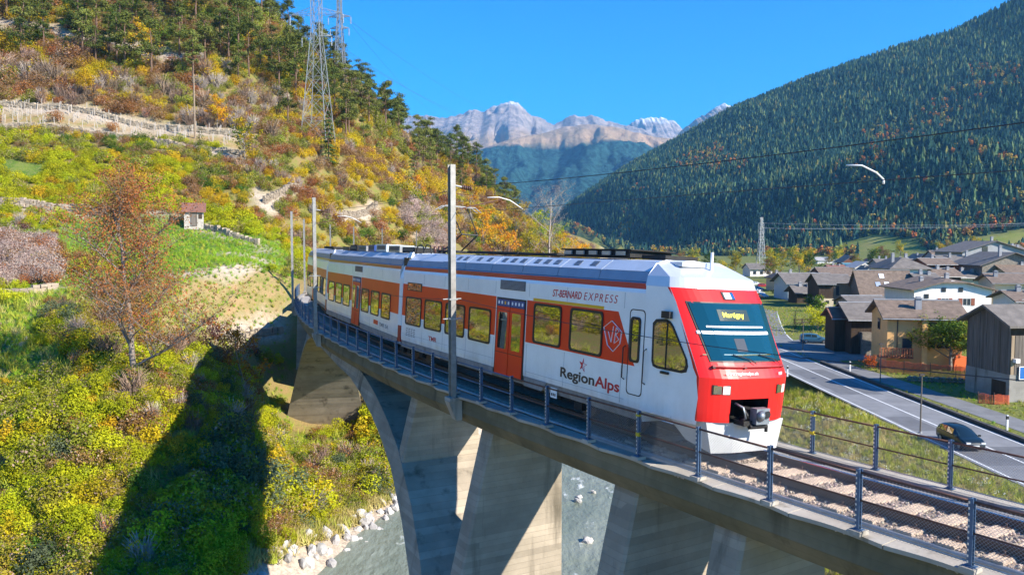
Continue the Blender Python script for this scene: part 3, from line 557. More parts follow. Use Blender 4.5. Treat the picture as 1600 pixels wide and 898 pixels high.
# conduit and cables
mb = MB(); mb.tube([trk(s, off_left(s) + .40, dk(-1.5) + .035) for s in np.arange(-30, 56, 1)], .05, 8); tag(mb.build('cable_conduit', M_GALV, smooth=True), 'long grey steel conduit running along the outer walkway of the viaduct', 'conduit')
mb = MB()
mb.tube([trk(s, 2.05 + .04 * math.sin(s * .9), dk(2.0) - .055) for s in np.arange(-20, 9, .5)], .022, 5)
mb.tube([trk(s, 2.2 + .05 * math.sin(s * .6 + 1), dk(2.0) - .06) for s in np.arange(-20, 9, .5)], .018, 5)
tag(mb.build('trackside_cables', M_WIRE), 'pair of black cables lying on the inner walkway right of the track', 'cables')
# concrete cover slabs of the inner walkway
cw = bpy.data.objects.new('walkway_cover', None); COL.objects.link(cw); cw.location = trk(-6, 1.95, -.7); cw['kind'] = 'structure'
for s0 in np.arange(-14, 8, .98):
    mb = MB(); q = np.linspace(s0 + .012, s0 + .968, 4); sweep(mb, lambda s: [(1.70, dk(1.7) - .105), (1.70, dk(1.7) - .055 + .01 * math.sin(s0 * 7)), (2.285, dk(2.28) - .07 + .008 * math.sin(s0 * 3)), (2.285, dk(2.28) - .115)], q); wb(mb, 'cover_slab', M_WALK, cw)

# ------------------------------------------------------------------ railings
mb = MB()
for y in (-.034, .034): mb.box((0, y, .49), (.07, .012, .98))
mb.box((0, 0, .49), (.010, .055, .98)); mb.box((0, 0, .006), (.16, .14, .012))
post_me = mb.mesh('post', M_STEELBLUE)
mb = MB()
for k in range(11):
    for y in (-.0415, .0415): mb.box((.02, y, .07 + k * .085), (.022, .004, .034))
bolt_me = mb.mesh('bolt_strip', plain('bright zinc', (.72, .76, .82), .35, .6))
def mesh_wires(mb, s0, s1, off, zb, h):
    L = s1 - s0; st = .055; n = int((L + h) / st); P = lambda a, z: trk(s0 + a, off((s0 + a)), zb + z)
    for k in range(n + 1):
        a0 = k * st - h
        for d in (1, -1):
            pa, pb = (a0, 0.0), (a0 + h, h)
            if pa[0] < 0: pa = (0, -a0)
            if pb[0] > L: pb = (L, L - a0)
            if pb[0] - pa[0] < .02: continue
            A, B = (pa, pb) if d == 1 else ((L - pa[0], pa[1]), (L - pb[0], pb[1]))
            mb.tube([P(*A), P(*B)], .0022, 3, cap=False)
def railing(root, posts, off, zb, mesh_from, yellow):
    for i, s in enumerate(posts):
        p = trk(s, off(s), zb(s)); M = wroot(root) @ Matrix.Translation(p) @ Matrix.Rotation(th(s) + R(90), 4, 'Z')
        o = link('post', post_me, root, M)
        if s < 24: link('bolt_strip', bolt_me, o)['kind'] = 'stuff'
        if i == yellow:
            for zz, hh in ((.47, .08), (.88, .04)): b = MB(); b.box((0, .008, zz), (.10, .075, hh)); b.build('yellow_mark', M_YEL, o)
        if i + 1 < len(posts):
            q = np.linspace(s, posts[i + 1], 4)
            for nm, zz, r_ in (('top_rail', .93, .021), ('mid_rail', .48, .016)):
                b = MB(); b.tube([trk(t, off(t), zb(t) + zz) for t in q], r_, 7); wb(b, nm, M_RUST if s < 6 or off(0) > 0 else M_STEELBLUE, root, True)
            if s < mesh_from:
                b = MB(); mesh_wires(b, s + .03, posts[i + 1] - .03, off, zb(s) + .02, .90); wb(b, 'wire_mesh', M_MESHW, root)
                b = MB(); b.tube([trk(t, off(t), zb(t) + .06) for t in q], .012, 6); wb(b, 'bottom_rail', M_GALV, root)
posts = [1.55 + 1.72 * k for k in range(-5, 34)]
rl = thing('bridge_railing', 'long blue steel railing on the outer left edge of the viaduct, with mesh', 'railing', trk(0, off_left(0), -.5))
railing(rl, posts, off_left, lambda s: dk(off_left(s)) + .07, 1.7, 5)
rr = thing('bridge_railing', 'short blue steel railing on the inner right edge of the viaduct beside the grass bank', 'railing', trk(-2, OFFR - .1, -.7))
railing(rr, [.45 - 1.62 * k for k in range(-6, 5)][::-1], lambda s: OFFR - .12, lambda s: dk(2.5) + .0, 9, 4)

# ------------------------------------------------------------------ catenary masts and wires
M_POLE = mat('mast steel', (.36, .34, .31), .5, .35, 4, metal=.35); M_INS = plain('brown insulator', (.10, .045, .03), .3)
def mast(s, label, off=None, detail=1, h=7.1, sz=.2, side=1):
    off = off_left(s) - .16 if off is None else off; base = trk(s, off, -.62); t = thing('catenary_mast', label, 'mast', base, th(s), 'catenary masts along the line')
    m_ = MB()
    for y in (-sz / 2, sz / 2): m_.box((0, y, h / 2), (sz * .82, .016, h))
    m_.box((0, 0, h / 2), (.012, sz - .018, h)); m_.build('column', M_POLE, t)
    m_ = MB(); m_.box((0, 0, .0), (.34, .42, .1)); m_.prism([(-.2, -.16, -.05), (.25, -.16, -.05), (.25, -.16, -.65), (.05, -.16, -.65)], (0, .32, 0)); m_.build('bracket_foot', M_KERB, t)
    if detail:
        m_ = MB(); m_.tube([(0.1, 0, h - .62), (.34, 0, h - .66)], .03, 6); m_.build('insulator_pin', M_GALV, t)
        m_ = MB()
        for k in range(5): m_.tube([(.34 + k * .07, 0, h - .66 - k * .01), (.375 + k * .07, 0, h - .665 - k * .01)], .06, 8)
        m_.build('insulator', M_INS, t, True)
        m_ = MB(); m_.tube([(.1, 0, h - 1.35), (1.7, 0, h - 1.0)], .018, 6); m_.tube([(.1, 0, h - .85), (1.7, 0, h - 1.0)], .010, 5); m_.build('cantilever', M_INS, t)
        m_ = MB(); m_.tube([(1.2, 0, h - .95), (1.6, 0, h - .93), (2.0, 0, h - 1.02), (2.45, 0, h - 1.28)], .015, 6); m_.build('steady_arm', plain('white arm', (.75, .75, .75), .4), t, True)
        m_ = MB()
        for zz in (2.45, 3.05): m_.box((0, 0, zz), (.27, .25, .05)); m_.tube([(-.3, 0, zz), (.3, 0, zz)], .02, 5)
        m_.build('cable_clamp', M_GALV, t)
    return t
mast(10, 'tall steel catenary mast in front of the red doors of the leading carriage')
mast(29, 'steel catenary mast in front of the rear carriage, tall and lit by the sun')
mast(47.5, 'slim catenary mast at the far left bend of the viaduct railing', detail=0)
mast(66, 'slim catenary mast rising just behind the last carriage', detail=0)
for s, lb in ((84.5, 'first of the distant catenary masts above the train roof'), (98, 'second of the distant catenary masts above the train roof'), (113, 'third of the distant catenary masts above the train roof'), (130, 'farthest catenary mast, beside the white rock face')):
    t = mast(s, lb, detail=0, h=7.0, sz=.17)
mast(-8.5, 'catenary mast nearest the camera, right of the picture')
def wire(name, pts, r_, label, cat='wire'):
    b = MB(); b.tube(pts, r_, 5); tag(b.build(name, M_WIRE), label, cat)
def sag(a, b, d, n=14): return [a.lerp(b, t) - Vector((0, 0, 4 * d * t * (1 - t))) for t in np.linspace(0, 1, n)]
con = []
for s in np.arange(-26, 96, 1.5): con.append(trk(s, .25 * math.sin(s / 18.5 * math.pi), 5.22))
wire('contact_wire', con, .008, 'thin dark contact wire hanging over the track and crossing the mountain', 'overhead wire')
f0 = [trk(s, off_left(s) + .45, 5.85) for s in (84.5, 66, 47.5, 29, 10, -8.5, -27)]
b = MB()
for a, c_ in zip(f0, f0[1:]): b.tube(sag(a, c_, .12), .009, 5)
tag(b.build('feeder_wire', M_WIRE), 'upper dark feeder wire from the mast insulator towards the upper right', 'overhead wire')
f1 = [trk(s, off_left(s) + .1, 2.42) for s in (29, 10, -8.5)]
b = MB()
for a, c_ in zip(f1, f1[1:]): b.tube(sag(a, c_, .32), .008, 5)
tag(b.build('signal_cable', M_WIRE), 'low thin cable sagging across the side of the leading carriage', 'cable')
# steady arm of the mast nearest the camera, hanging on the contact wire
p = trk(-2.8, 0, 5.24); b = MB(); b.tube([p + Vector((-.62, .1, .26)), p + Vector((-.36, .06, .25)), p + Vector((-.12, .02, .12)), p], .016, 6); b.tube([p, p + Vector((0, 0, -.08))], .02, 6)
tag(b.build('steady_arm', bpy.data.materials['white arm'], smooth=True), 'white curved steady arm on the contact wire in front of the right mountain', 'steady arm')
# ------------------------------------------------------------------ the train
train = thing('regional_train', 'red and white three carriage regional train with orange window band crossing the viaduct', 'train', trk(3, 0, -.32), th(3))
def car_frame(s0, s1, snose):
    a = (trk(s0) - trk(s1)).normalized(); r = Vector((-a.y, a.x, 0)); y = math.cos(CANT) * r - math.sin(CANT) * Vector((0, 0, 1)); z = a.cross(y)
    o = trk(s0) + a * (s0 - snose); M = Matrix((a, y, z)).transposed().to_4x4(); M.translation = o; return wroot(train) @ M
F1 = car_frame(3, 14.5, 0); F2 = car_frame(16.8, 28.6, 16.2); F3 = car_frame(31, 43, 29.6)
M_WHITE = mat('white train paint', (.88, .87, .86), .32, .09, 1.6, bump=.04, bscale=.9, coat=.4); M_RED = mat('red train paint', (.78, .012, .008), .42, .08, 1.5, coat=.12)
M_REDSTRIPE = mat('dark red stripe', (.50, .02, .02), .35, .1, 2, coat=.3); M_ORANGE3 = mat('orange paint', (.93, .085, .004), .45, .08, 1.2, coat=.08); M_ORANGE = mat('orange red paint', (.90, .05, .003), .45, .08, 1.2, coat=.08); M_ORANGE2 = mat('red orange paint', (.86, .03, .003), .45, .08, 1.2, coat=.08)
M_SKIRT = mat('grey skirt', (.30, .29, .29), .55, .4, 3, .2); M_CORN = mat('blue grey roof panel', (.26, .31, .39), .42, .15, 2.5, metal=.3); M_ROOF = mat('light roof panel', (.60, .65, .72), .38, .12, 2, metal=.25)
M_CAP = mat('silver cab cap', (.62, .64, .68), .35, .08, 2, metal=.3); M_BLACK = plain('black rubber', (.012, .012, .013), .5); M_DARK = mat('underframe grime', (.020, .018, .016), .8, .5, 5, .4)
M_GRILLE = plain('dark grille', (.06, .075, .10), .5, .2); M_NAVY = plain('navy door header', (.02, .06, .22), .4); M_YELB = plain('yellow class stripe', (.80, .42, .02), .4)
M_TXTB = plain('black lettering', (.03, .02, .025), .4); M_TXTR = plain('dark red lettering', (.55, .01, .03), .4); M_TXTW = plain('white lettering', (.85, .85, .85), .4)
M_TXTG = plain('grey lettering', (.25, .24, .25), .5); M_LED = plain('yellow led text', (.85, .75, .05), .5, emit=.8); M_WTRIM = plain('portal white', (.78, .79, .8), .35); M_PORTRED = plain('portal red', (.30, .01, .02), .4)
def glass_mat(name, base, refl, sp=.3):
    m, nt, b = nodes_mat(name); L = nt.links
    b.inputs['Base Color'].default_value = base + (1,); b.inputs['Roughness'].default_value = .6; b.inputs['Specular IOR Level'].default_value = 0
    g = nt.nodes.new('ShaderNodeBsdfGlossy'); g.inputs['Roughness'].default_value = .015; g.inputs['Color'].default_value = (.95, .95, .9, 1)
    fr = nt.nodes.new('ShaderNodeLayerWeight'); fr.inputs[0].default_value = .35
    mr = nt.nodes.new('ShaderNodeMapRange'); mr.inputs[3].default_value = refl; mr.inputs[4].default_value = 1.0; L.new(fr.outputs['Fresnel'], mr.inputs[0])
    mx = nt.nodes.new('ShaderNodeMixShader'); L.new(mr.outputs[0], mx.inputs[0]); L.new(b.outputs[0], mx.inputs[1]); L.new(g.outputs[0], mx.inputs[2])
    tc = nt.nodes.new('ShaderNodeTexCoord'); n2 = nt.nodes.new('ShaderNodeTexNoise'); n2.inputs['Scale'].default_value = 1.3; L.new(tc.outputs['Object'], n2.inputs['Vector'])
    bp = nt.nodes.new('ShaderNodeBump'); bp.inputs['Strength'].default_value = .05; bp.inputs['Distance'].default_value = .03; L.new(n2.outputs['Fac'], bp.inputs['Height']); L.new(bp.outputs[0], g.inputs['Normal'])
    L.new(mx.outputs[0], nt.nodes['Material Output'].inputs[0]); return m
M_GLASS = glass_mat('tinted train glass', (.03, .028, .02), .34); M_WSHIELD = glass_mat('windshield glass', (.006, .045, .07), .03)
YC, HW = -.1, 1.3; YS = YC - HW                   # camera-side wall of the body
nt_ = M_WHITE.node_tree; b_ = nt_.nodes['Principled BSDF']; src = b_.inputs['Base Color'].links[0].from_socket
tc_ = nt_.nodes.new('ShaderNodeTexCoord'); sp_ = nt_.nodes.new('ShaderNodeSeparateXYZ'); nt_.links.new(tc_.outputs['Object'], sp_.inputs[0])
mp_ = nt_.nodes.new('ShaderNodeMapping'); mp_.inputs['Scale'].default_value = (2.2, 1, .5); nt_.links.new(tc_.outputs['Object'], mp_.inputs[0])
mr_ = nt_.nodes.new('ShaderNodeMapRange'); mr_.inputs[1].default_value = 1.1; mr_.inputs[2].default_value = .35; nt_.links.new(sp_.outputs[2], mr_.inputs[0])
mu_ = nt_.nodes.new('ShaderNodeMath'); mu_.operation = 'MULTIPLY'; nt_.links.new(mr_.outputs[0], mu_.inputs[0]); nt_.links.new(noise_fac(nt_, mp_.outputs[0], 1.4, .35, .75, 6), mu_.inputs[1])
m2_ = nt_.nodes.new('ShaderNodeMath'); m2_.operation = 'MULTIPLY'; m2_.inputs[1].default_value = .38; nt_.links.new(mu_.outputs[0], m2_.inputs[0])
nt_.links.new(mix_rgb(nt_, m2_.outputs[0], src, (.36, .31, .25)), b_.inputs['Base Color'])        # brake dust low on the walls
def rrect(x0, z0, x1, z1, r, n=4):
    out = []
    for cx, cz, a0 in ((x1 - r, z1 - r, 0), (x0 + r, z1 - r, 90), (x0 + r, z0 + r, 180), (x1 - r, z0 + r, 270)):
        out += [(cx + r * math.cos(R(a0 + 90 * k / n)), cz + r * math.sin(R(a0 + 90 * k / n))) for k in range(n + 1)]
    return out
def side_poly(mb, pts, y, t, m=0): mb.prism([(x, y, z) for x, z in pts], (0, -t, 0), m)
def ring_frame(mb, outer, inner, y, t):
    n = len(outer); vs = [(x, y - t, z) for x, z in outer] + [(x, y - t, z) for x, z in inner] + [(x, y, z) for x, z in outer] + [(x, y, z) for x, z in inner]
    fs = []
    for i in range(n):
        j = (i + 1) % n; fs += [(i, j, n + j, n + i), (i, 2 * n + i, 2 * n + j, j), (n + i, n + j, 3 * n + j, 3 * n + i)]
    mb.add(vs, fs)
def inset(pts, d):
    cx = sum(p[0] for p in pts) / len(pts); cz = sum(p[1] for p in pts) / len(pts); w = max(p[0] for p in pts) - min(p[0] for p in pts); h = max(p[1] for p in pts) - min(p[1] for p in pts)
    return [(cx + (x - cx) * (1 - 2 * d / w), cz + (z - cz) * (1 - 2 * d / h)) for x, z in pts]
def window(F, x0, z0, x1, z1, r=.11, y=None, name='window'):
    y = YS - .004 if y is None else y
    pts = rrect(x0, z0, x1, z1, r); b = MB(); ring_frame(b, pts, inset(pts, .055), y, .022); w = b.build(name, M_BLACK, train, M=F, fix=True)
    b = MB(); side_poly(b, inset(pts, .05), y, .008); b.build('pane', M_GLASS, w); return w
PROF = [(HW - .10, .10), (HW - .02, .36), (HW, .5), (HW, 2.94), (HW - .03, 3.03), (HW - .04, 3.16), (HW - .10, 3.20), (HW - .16, 3.41), (.80, 3.66), (0, 3.72)]
def shell(F, x0, x1, skirt_from=None):
    prof = [(YC - a, z) for a, z in PROF] + [(YC + a, z) for a, z in reversed(PROF[:-1])]
    b = MB(); n = len(prof); b.add([(x, y, z) for x in (x0, x1) for y, z in prof], [(i, i + 1, n + i + 1, n + i) for i in range(n - 1)] + [tuple(range(n)), tuple(range(n, 2 * n))] + [(n - 1, 0, n, 2 * n - 1)])
    segm = [5, 0, 0, 0, 2, 3, 3, 4, 4]; segm = segm + segm[::-1]
    b.m = [{5: 1, 0: 0, 2: 2, 3: 3, 4: 4}[k] for k in segm] + [0, 0, 1]
    return b.build('carriage_body', [M_WHITE, M_SKIRT, M_REDSTRIPE, M_CORN, M_ROOF], train, M=F)
def band(F, pts, mt, name='paint_band', y=None):
    b = MB(); side_poly(b, pts, YS if y is None else y, .003); return b.build(name, mt, train, M=F)
def door(F, x0, x1, leafs=2):
    zb, zt = .20, 2.41; d = None
    b = MB(); side_poly(b, [(x0 - .05, zb - .02), (x1 + .05, zb - .02), (x1 + .05, zt + .05), (x0 - .05, zt + .05)], YS - .003, .006); fr = b.build('door_frame', M_BLACK, train, M=F)
    w = (x1 - x0) / leafs
    for k in range(leafs):
        a, c_ = x0 + k * w + .02, x0 + (k + 1) * w - .02; b = MB(); side_poly(b, [(a, zb), (c_, zb), (c_, 2.20), (a, 2.20)], YS - .009, .02); lf = b.build('door_leaf', M_ORANGE2, train, M=F)
        q = rrect(a + .13, .98, c_ - .13, 2.04, .05); b = MB(); side_poly(b, q, YS - .029, .006); b.build('door_glass', M_GLASS, lf)
        b = MB(); side_poly(b, [(a, 2.21), (c_, 2.21), (c_, zt), (a, zt)], YS - .009, .016); b.build('door_header', M_NAVY, fr)
        for i, xx in enumerate(np.linspace(a + .1, c_ - .1, 4)):
            b = MB(); side_poly(b, rrect(xx - .04, 2.27, xx + .04, 2.36, .02), YS - .025, .003); b.build('pictogram', M_YELB if (k == 0 and i == 2) else M_TXTW, fr)
        b = MB(); side_poly(b, [(a, .86), (c_, .86), (c_, .875), (a, .875)], YS - .029, .002); b.build('door_seam', M_BLACK, lf)
def roof_run(F, x0, x1, vents, step=1.85):
    n = max(1, round((x1 - x0) / step)); w = (x1 - x0) / n
    for k in range(n):
        a, c_ = x0 + k * w + .012, x0 + (k + 1) * w - .012
        def slab(p, q, t, mt, nm):
            b = MB(); p = Vector((0, YC - p[0], p[1])); q = Vector((0, YC - q[0], q[1])); nrm = Vector((0, -(q - p).z, (q - p).y)); nrm = nrm if nrm.y < 0 else -nrm; nrm = nrm.normalized() * t
            e = Vector((a, 0, 0)); f = Vector((c_, 0, 0)); b.prism([e + p, f + p, f + q, e + q], nrm); return b.build(nm, mt, train, M=F)
        slab((HW - .095, 3.195), (HW - .155, 3.405), .018, M_CORN, 'cornice_panel')
        o = slab((HW - .165, 3.415), (.80, 3.655), .016, M_ROOF, 'roof_panel')
        for v in (vents[k % len(vents)] if vents else []):
            b = MB(); xx = a + v * (c_ - a); A = Vector((0, YC - (HW - .165), 3.415)); B = Vector((0, YC - .80, 3.655)); nr = Vector((0, -(B - A).z, (B - A).y)); nr = nr if nr.y < 0 else -nr; nr = nr.normalized() * .022
            b.prism([Vector((xx - .13 + .05, 0, 0)) + A.lerp(B, .3), Vector((xx + .13 + .05, 0, 0)) + A.lerp(B, .3), Vector((xx + .13, 0, 0)) + A.lerp(B, .8), Vector((xx - .13, 0, 0)) + A.lerp(B, .8)], nr); b.build('roof_vent', M_GRILLE, o)
            for kk in range(3):
                b = MB(); t0 = .38 + kk * .14; b.prism([Vector((xx - .12, 0, 0)) + A.lerp(B, t0) + nr, Vector((xx + .13, 0, 0)) + A.lerp(B, t0) + nr, Vector((xx + .13, 0, 0)) + A.lerp(B, t0 + .05) + nr, Vector((xx - .12, 0, 0)) + A.lerp(B, t0 + .05) + nr], nr * .2); b.build('vent_slat', M_CORN, o)
def bogie(F, x):
    b = MB(); b.box((x, YC - .98, .13), (2.6, .14, .22)); b.box((x, YC + .98, .13), (2.6, .14, .22)); b.box((x, YC, .12), (.6, 1.9, .3))
    for dx in (-.95, .95): b.box((x + dx, YC - 1.06, .05), (.36, .16, .34))
    bg_ = b.build('bogie', M_DARK, train, M=F)
    for dx in (-.95, .95):
        for sy in (-1, 1):
            b = MB(); b.tube([(x + dx, YC + sy * .70, .10), (x + dx, YC + sy * .83, .10)], .42, 20); b.build('wheel', M_RAIL, bg_)
def underbox(F, x0, x1): b = MB(); b.box(((x0 + x1) / 2, YC, .17), (x1 - x0, 2.0, .40)); b.build('underfloor_box', M_DARK, train, M=F)
def Mside(F, x, z, y=None): return F @ Matrix.Translation((x, (YS if y is None else y) - .004, z)) @ Matrix.Rotation(R(90), 4, 'X')
def badge(F, x0, z0, x1, z1):
    b = MB(); side_poly(b, [(x0, z0), (x1, z0), (x1, z1), (x0, z1)], YS - .003, .008); return b.build('ventilation_grille', M_GRILLE, train, M=F)

# ---- leading carriage
NX = -1.9; BACK = -16.6
shell(F1, BACK, NX)
band(F1, [(-16.6, 1.31), (-8.93, 1.31), (-8.93, 2.47), (-16.6, 2.51)], M_ORANGE); band(F1, [(-7.09, 1.31), (-2.16, 1.30), (-2.86, 2.47), (-7.09, 2.47)], M_ORANGE2)
band(F1, [(-6.76, 2.475), (-3.44, 2.475), (-3.44, 2.55), (-6.76, 2.55)], M_YELB, 'class_stripe')
for k in range(4): window(F1, -16.2 + 1.825 * k, 1.0, -14.68 + 1.825 * k, 2.05)
door(F1, -8.82, -7.18)
window(F1, -6.68, 1.34, -5.27, 2.42); window(F1, -4.86, 1.34, -3.43, 2.42)
b = MB(); side_poly(b, [(-16.12, 2.28), (-14.72, 2.28), (-14.72, 2.58), (-16.12, 2.58)], YS - .003, .010); dsp = b.build('side_display', M_BLACK, train, M=F1)
b = MB(); side_poly(b, [(-16.05, 2.31), (-14.79, 2.31), (-14.79, 2.55), (-16.05, 2.55)], YS - .013, .003); b.build('pane', M_GLASS, dsp)
badge(F1, -8.7, 2.70, -7.22, 2.97)
for i in range(7):
    b = MB(); side_poly(b, [(-8.66, 2.725 + i * .035), (-7.26, 2.725 + i * .035), (-7.26, 2.74 + i * .035), (-8.66, 2.74 + i * .035)], YS - .011, .005); b.build('grille_slat', M_CORN, train, M=F1)
# lettering
text_fit('lettering', 'ST-BERNARD', 1.36, .19, M_TXTR, train, Mside(F1, -5.77, 2.65), .012, .2)
text_fit('lettering', 'EXPRESS', 1.40, .19, M_TXTR, train, Mside(F1, -4.31, 2.65), -.008, .22, 1.3)
text_fit('lettering', 'Region', 1.53, .335, M_TXTB, train, Mside(F1, -5.2, .54), .022)
text_fit('lettering', 'Alps', .98, .335, M_TXTR, train, Mside(F1, -3.65, .54), .022)
b = MB(); star = []
for k in range(10):
    a = R(90 + 36 * k - 8); rr_ = (.175 if k % 2 == 0 else .062); star.append((-4.2 + rr_ * math.cos(a), 1.05 + rr_ * math.sin(a)))
side_poly(b, [star[k] for k in (0, 1, 2, 3, 4, 5)], YS, .005); b.build('star_emblem', M_TXTR, train, M=F1)
b = MB()
for k in range(5, 10):
    p, q = star[k], star[(k + 1) % 10]; b.beam((p[0], YS - .003, p[1]), (q[0], YS - .003, q[1]), .014, .006)
b.build('star_outline', M_TXTR, train, M=F1)
b = MB()
SH = [(-3.38, 2.06), (-3.07, 2.24), (-2.68, 2.02), (-2.72, 1.74), (-2.97, 1.53), (-3.20, 1.66)]
for p, q in zip(SH, SH[1:] + SH[:1]): b.beam((p[0], YS - .005, p[1]), (q[0], YS - .005, q[1]), .05, .006)
for p, q in (((-3.2, 1.98), (-3.07, 1.74)), ((-3.07, 1.74), (-3.0, 2.12)), ((-2.95, 1.74), (-2.89, 2.10)), ((-2.89, 2.10), (-2.78, 2.02)), ((-2.78, 2.02), (-2.90, 1.93)), ((-2.90, 1.93), (-2.77, 1.83)), ((-2.77, 1.83), (-2.95, 1.72))): b.beam((p[0], YS - .005, p[1]), (q[0], YS - .005, q[1]), .04, .006)
b.build('shield_emblem', M_TXTW, train, M=F1)
text_fit('lettering', 'TMR', .72, .16, M_TXTR, train, Mside(F1, -13.92, .62), .02)
for i in range(5):
    for k_ in range(4): b = MB(); side_poly(b, [(-16.1 + k_ * .24, .84 - i * .065), (-15.92 + k_ * .24 - .03 * (i % 2), .84 - i * .065), (-15.92 + k_ * .24 - .03 * (i % 2), .87 - i * .065), (-16.1 + k_ * .24, .87 - i * .065)], YS, .004); b.build('small_print', M_TXTG, train, M=F1)
b = MB(); side_poly(b, [(-5.65, .02), (-5.35, .02), (-5.35, .28), (-5.65, .28)], YS + .03, .02); b.build('data_plate', M_TXTW, train, M=F1)
for xx in (-5.58, -5.5, -5.42):
    b = MB(); side_poly(b, [(xx - .025, .07), (xx + .025, .07), (xx + .025, .14), (xx - .025, .14)], YS + .009, .003); b.build('data_mark', M_TXTB, train, M=F1)
# ---- cab: walls, nose, windshield
ZL = [.36, .45, .93, 1.35, 1.60, 1.67, 2.83, 2.90, 3.12]
XE = lambda z: float(np.interp(z, [.36, .45, 1.35, 1.67, 2.83, 3.12], [-.22, -.18, -.13, -.30, -.94, -1.16]))
WE = lambda z: float(np.interp(z, [.36, .5, 1.35, 2.83, 3.12], [1.17, 1.20, 1.235, 1.255, 1.255]))
def nose(t, z, off=0.0):
    w = WE(z); e = .36 * (1 - abs(t) ** 3.6); n = Vector((1, .28 * t ** 3 * 3, .35 if z > 1.5 else 0)).normalized()
    return Vector((XE(z) + e, YC + w * t, z)) + n * off
for sgn in (-1, 1):
    b = MB(); xs = lambda z: [NX, (NX + XE(z)) / 2, XE(z)]
    for z0, z1 in zip(ZL, ZL[1:]):
        A = [Vector((x, YC + sgn * (HW + (WE(z0) - HW) * i / 2), z0)) for i, x in enumerate(xs(z0))]; B = [Vector((x, YC + sgn * (HW + (WE(z1) - HW) * i / 2), z1)) for i, x in enumerate(xs(z1))]
        for i in range(2): b.quad(A[i], A[i + 1], B[i + 1], B[i])
    b.build('cab_side', M_WHITE, train, M=F1)
TS = [-1, -.97, -.93, -.88, -.8, -.7, -.6, -.52, -.4, -.2, 0, .2, .33, .45, .6, .7, .8, .88, .93, .97, 1]
b = MB(); ZN = [.45, .62, .78, .93, 1.15, 1.35, 1.5, 1.67, 1.9, 2.2, 2.5, 2.83, 2.98, 3.12]
for i in range(len(TS) - 1):
    for j in range(len(ZN) - 1):
        if -.53 < (TS[i] + TS[i + 1]) / 2 < .33 and ZN[j + 1] <= .94: continue
        b.quad(nose(TS[i], ZN[j]), nose(TS[i + 1], ZN[j]), nose(TS[i + 1], ZN[j + 1]), nose(TS[i], ZN[j + 1]))
mask = b.build('cab_front', M_RED, train, M=F1, smooth=True)
# red wrap along the corner of the side wall
for sgn in (-1, 1):
    b = MB()
    for z0, z1, w0, w1 in ((.45, 1.35, .05, .07), (1.35, 3.12, .07, .30)):
        q = lambda z, w: [Vector((XE(z) - w, YC + sgn * (WE(z) + .004), z)), Vector((XE(z), YC + sgn * (WE(z) + .004), z))]
        (a, c_), (d, e) = q(z0, w0), q(z1, w1); b.quad(a, c_, e, d)
    b.build('corner_stripe', M_RED, train, M=F1)
def nose_patch(name, ts, zs, off, mt, parent, M=None, shrink=None):
    b = MB(); T = np.linspace(ts[0], ts[1], 9); Z = np.linspace(zs[0], zs[1], 7)
    f = lambda t, z: nose(t * (1 + (0 if shrink is None else shrink * (zs[1] - z) / (zs[1] - zs[0]))), z, off)
    for i in range(8):
        for j in range(6): b.quad(f(T[i], Z[j]), f(T[i + 1], Z[j]), f(T[i + 1], Z[j + 1]), f(T[i], Z[j + 1]))
    T2 = list(T); rim = [f(t, Z[0]) for t in T] + [f(T[-1], z) for z in Z[1:]] + [f(t, Z[-1]) for t in T[::-1][1:]] + [f(T[0], z) for z in Z[::-1][1:-1]]
    back = [p - Vector((1, 0, .35)).normalized() * (off + .01) for p in rim]; n = len(rim)
    b.add(rim + back, [(i, (i + 1) % n, n + (i + 1) % n, n + i) for i in range(n)])
    return b.build(name, mt, parent, smooth=False, M=M)
ws = nose_patch('windshield', (-.885, .885), (1.66, 2.85), .012, M_BLACK, train, F1, -.09)
nose_patch('windshield_pane', (-.855, .855), (1.69, 2.82), .018, M_WSHIELD, ws, None, -.09)
nose_patch('sun_blind', (-.70, .52), (2.335, 2.365), .022, M_TXTW, ws); nose_patch('sun_blind', (-.86, .62), (2.20, 2.26), .022, M_TXTW, ws)
nose_patch('dashboard_edge', (-.55, .55), (1.80, 1.815), .022, plain('dash', (.12, .25, .3), .5), ws)
dp = nose_patch('destination_panel', (-.42, .25), (2.47, 2.70), .022, plain('led panel', (.01, .03, .03), .3), ws)
pa, pb, pc = nose(-.33, 2.505, .030), nose(.14, 2.505, .030), nose(-.33, 2.66, .030)
ex = (pb - pa).normalized(); ey = (pc - pa); ey = (ey - ex * ey.dot(ex)).normalized(); Mx = Matrix((ex, ey, ex.cross(ey))).transposed().to_4x4(); Mx.translation = pa
text_fit('destination', 'Martigny', (pb - pa).length, .155, M_LED, ws, Mx, .01)
# driver's silhouette furniture behind the glass
nose_patch('seat_back', (-.25, -.02), (1.86, 2.12), .0205, plain('seat', (.02, .03, .05), .7), ws)
def nose_box(name, t0, t1, z0, z1, o0, o1, mt, parent, M=None):
    b = MB(); pts = [nose(t, z, o) for o in (o0, o1) for t, z in ((t0, z0), (t1, z0), (t1, z1), (t0, z1))]
    b.add(pts, [(3, 2, 1, 0), (4, 5, 6, 7), (0, 1, 5, 4), (1, 2, 6, 5), (2, 3, 7, 6), (3, 0, 4, 7)]); return b.build(name, mt, parent, M=M)
M_CHROME = plain('lamp chrome', (.8, .8, .8), .12, 1); M_LENS = plain('lamp lens', (.85, .83, .75), .15, .2)
for sg in (-1, 1):
    t0, t1 = (-.83, -.54) if sg < 0 else (.50, .78)
    hl = nose_box('headlight', t0, t1, 1.015, 1.215, -.01, .012, M_BLACK, train, F1)
    tm = (t0 + t1) / 2
    nose_box('reflector', t0 + .015, tm - .01, 1.03, 1.20, .011, .018, M_CHROME, hl); nose_box('lens', tm + .01, t1 - .015, 1.03, 1.20, .011, .020, M_LENS, hl)
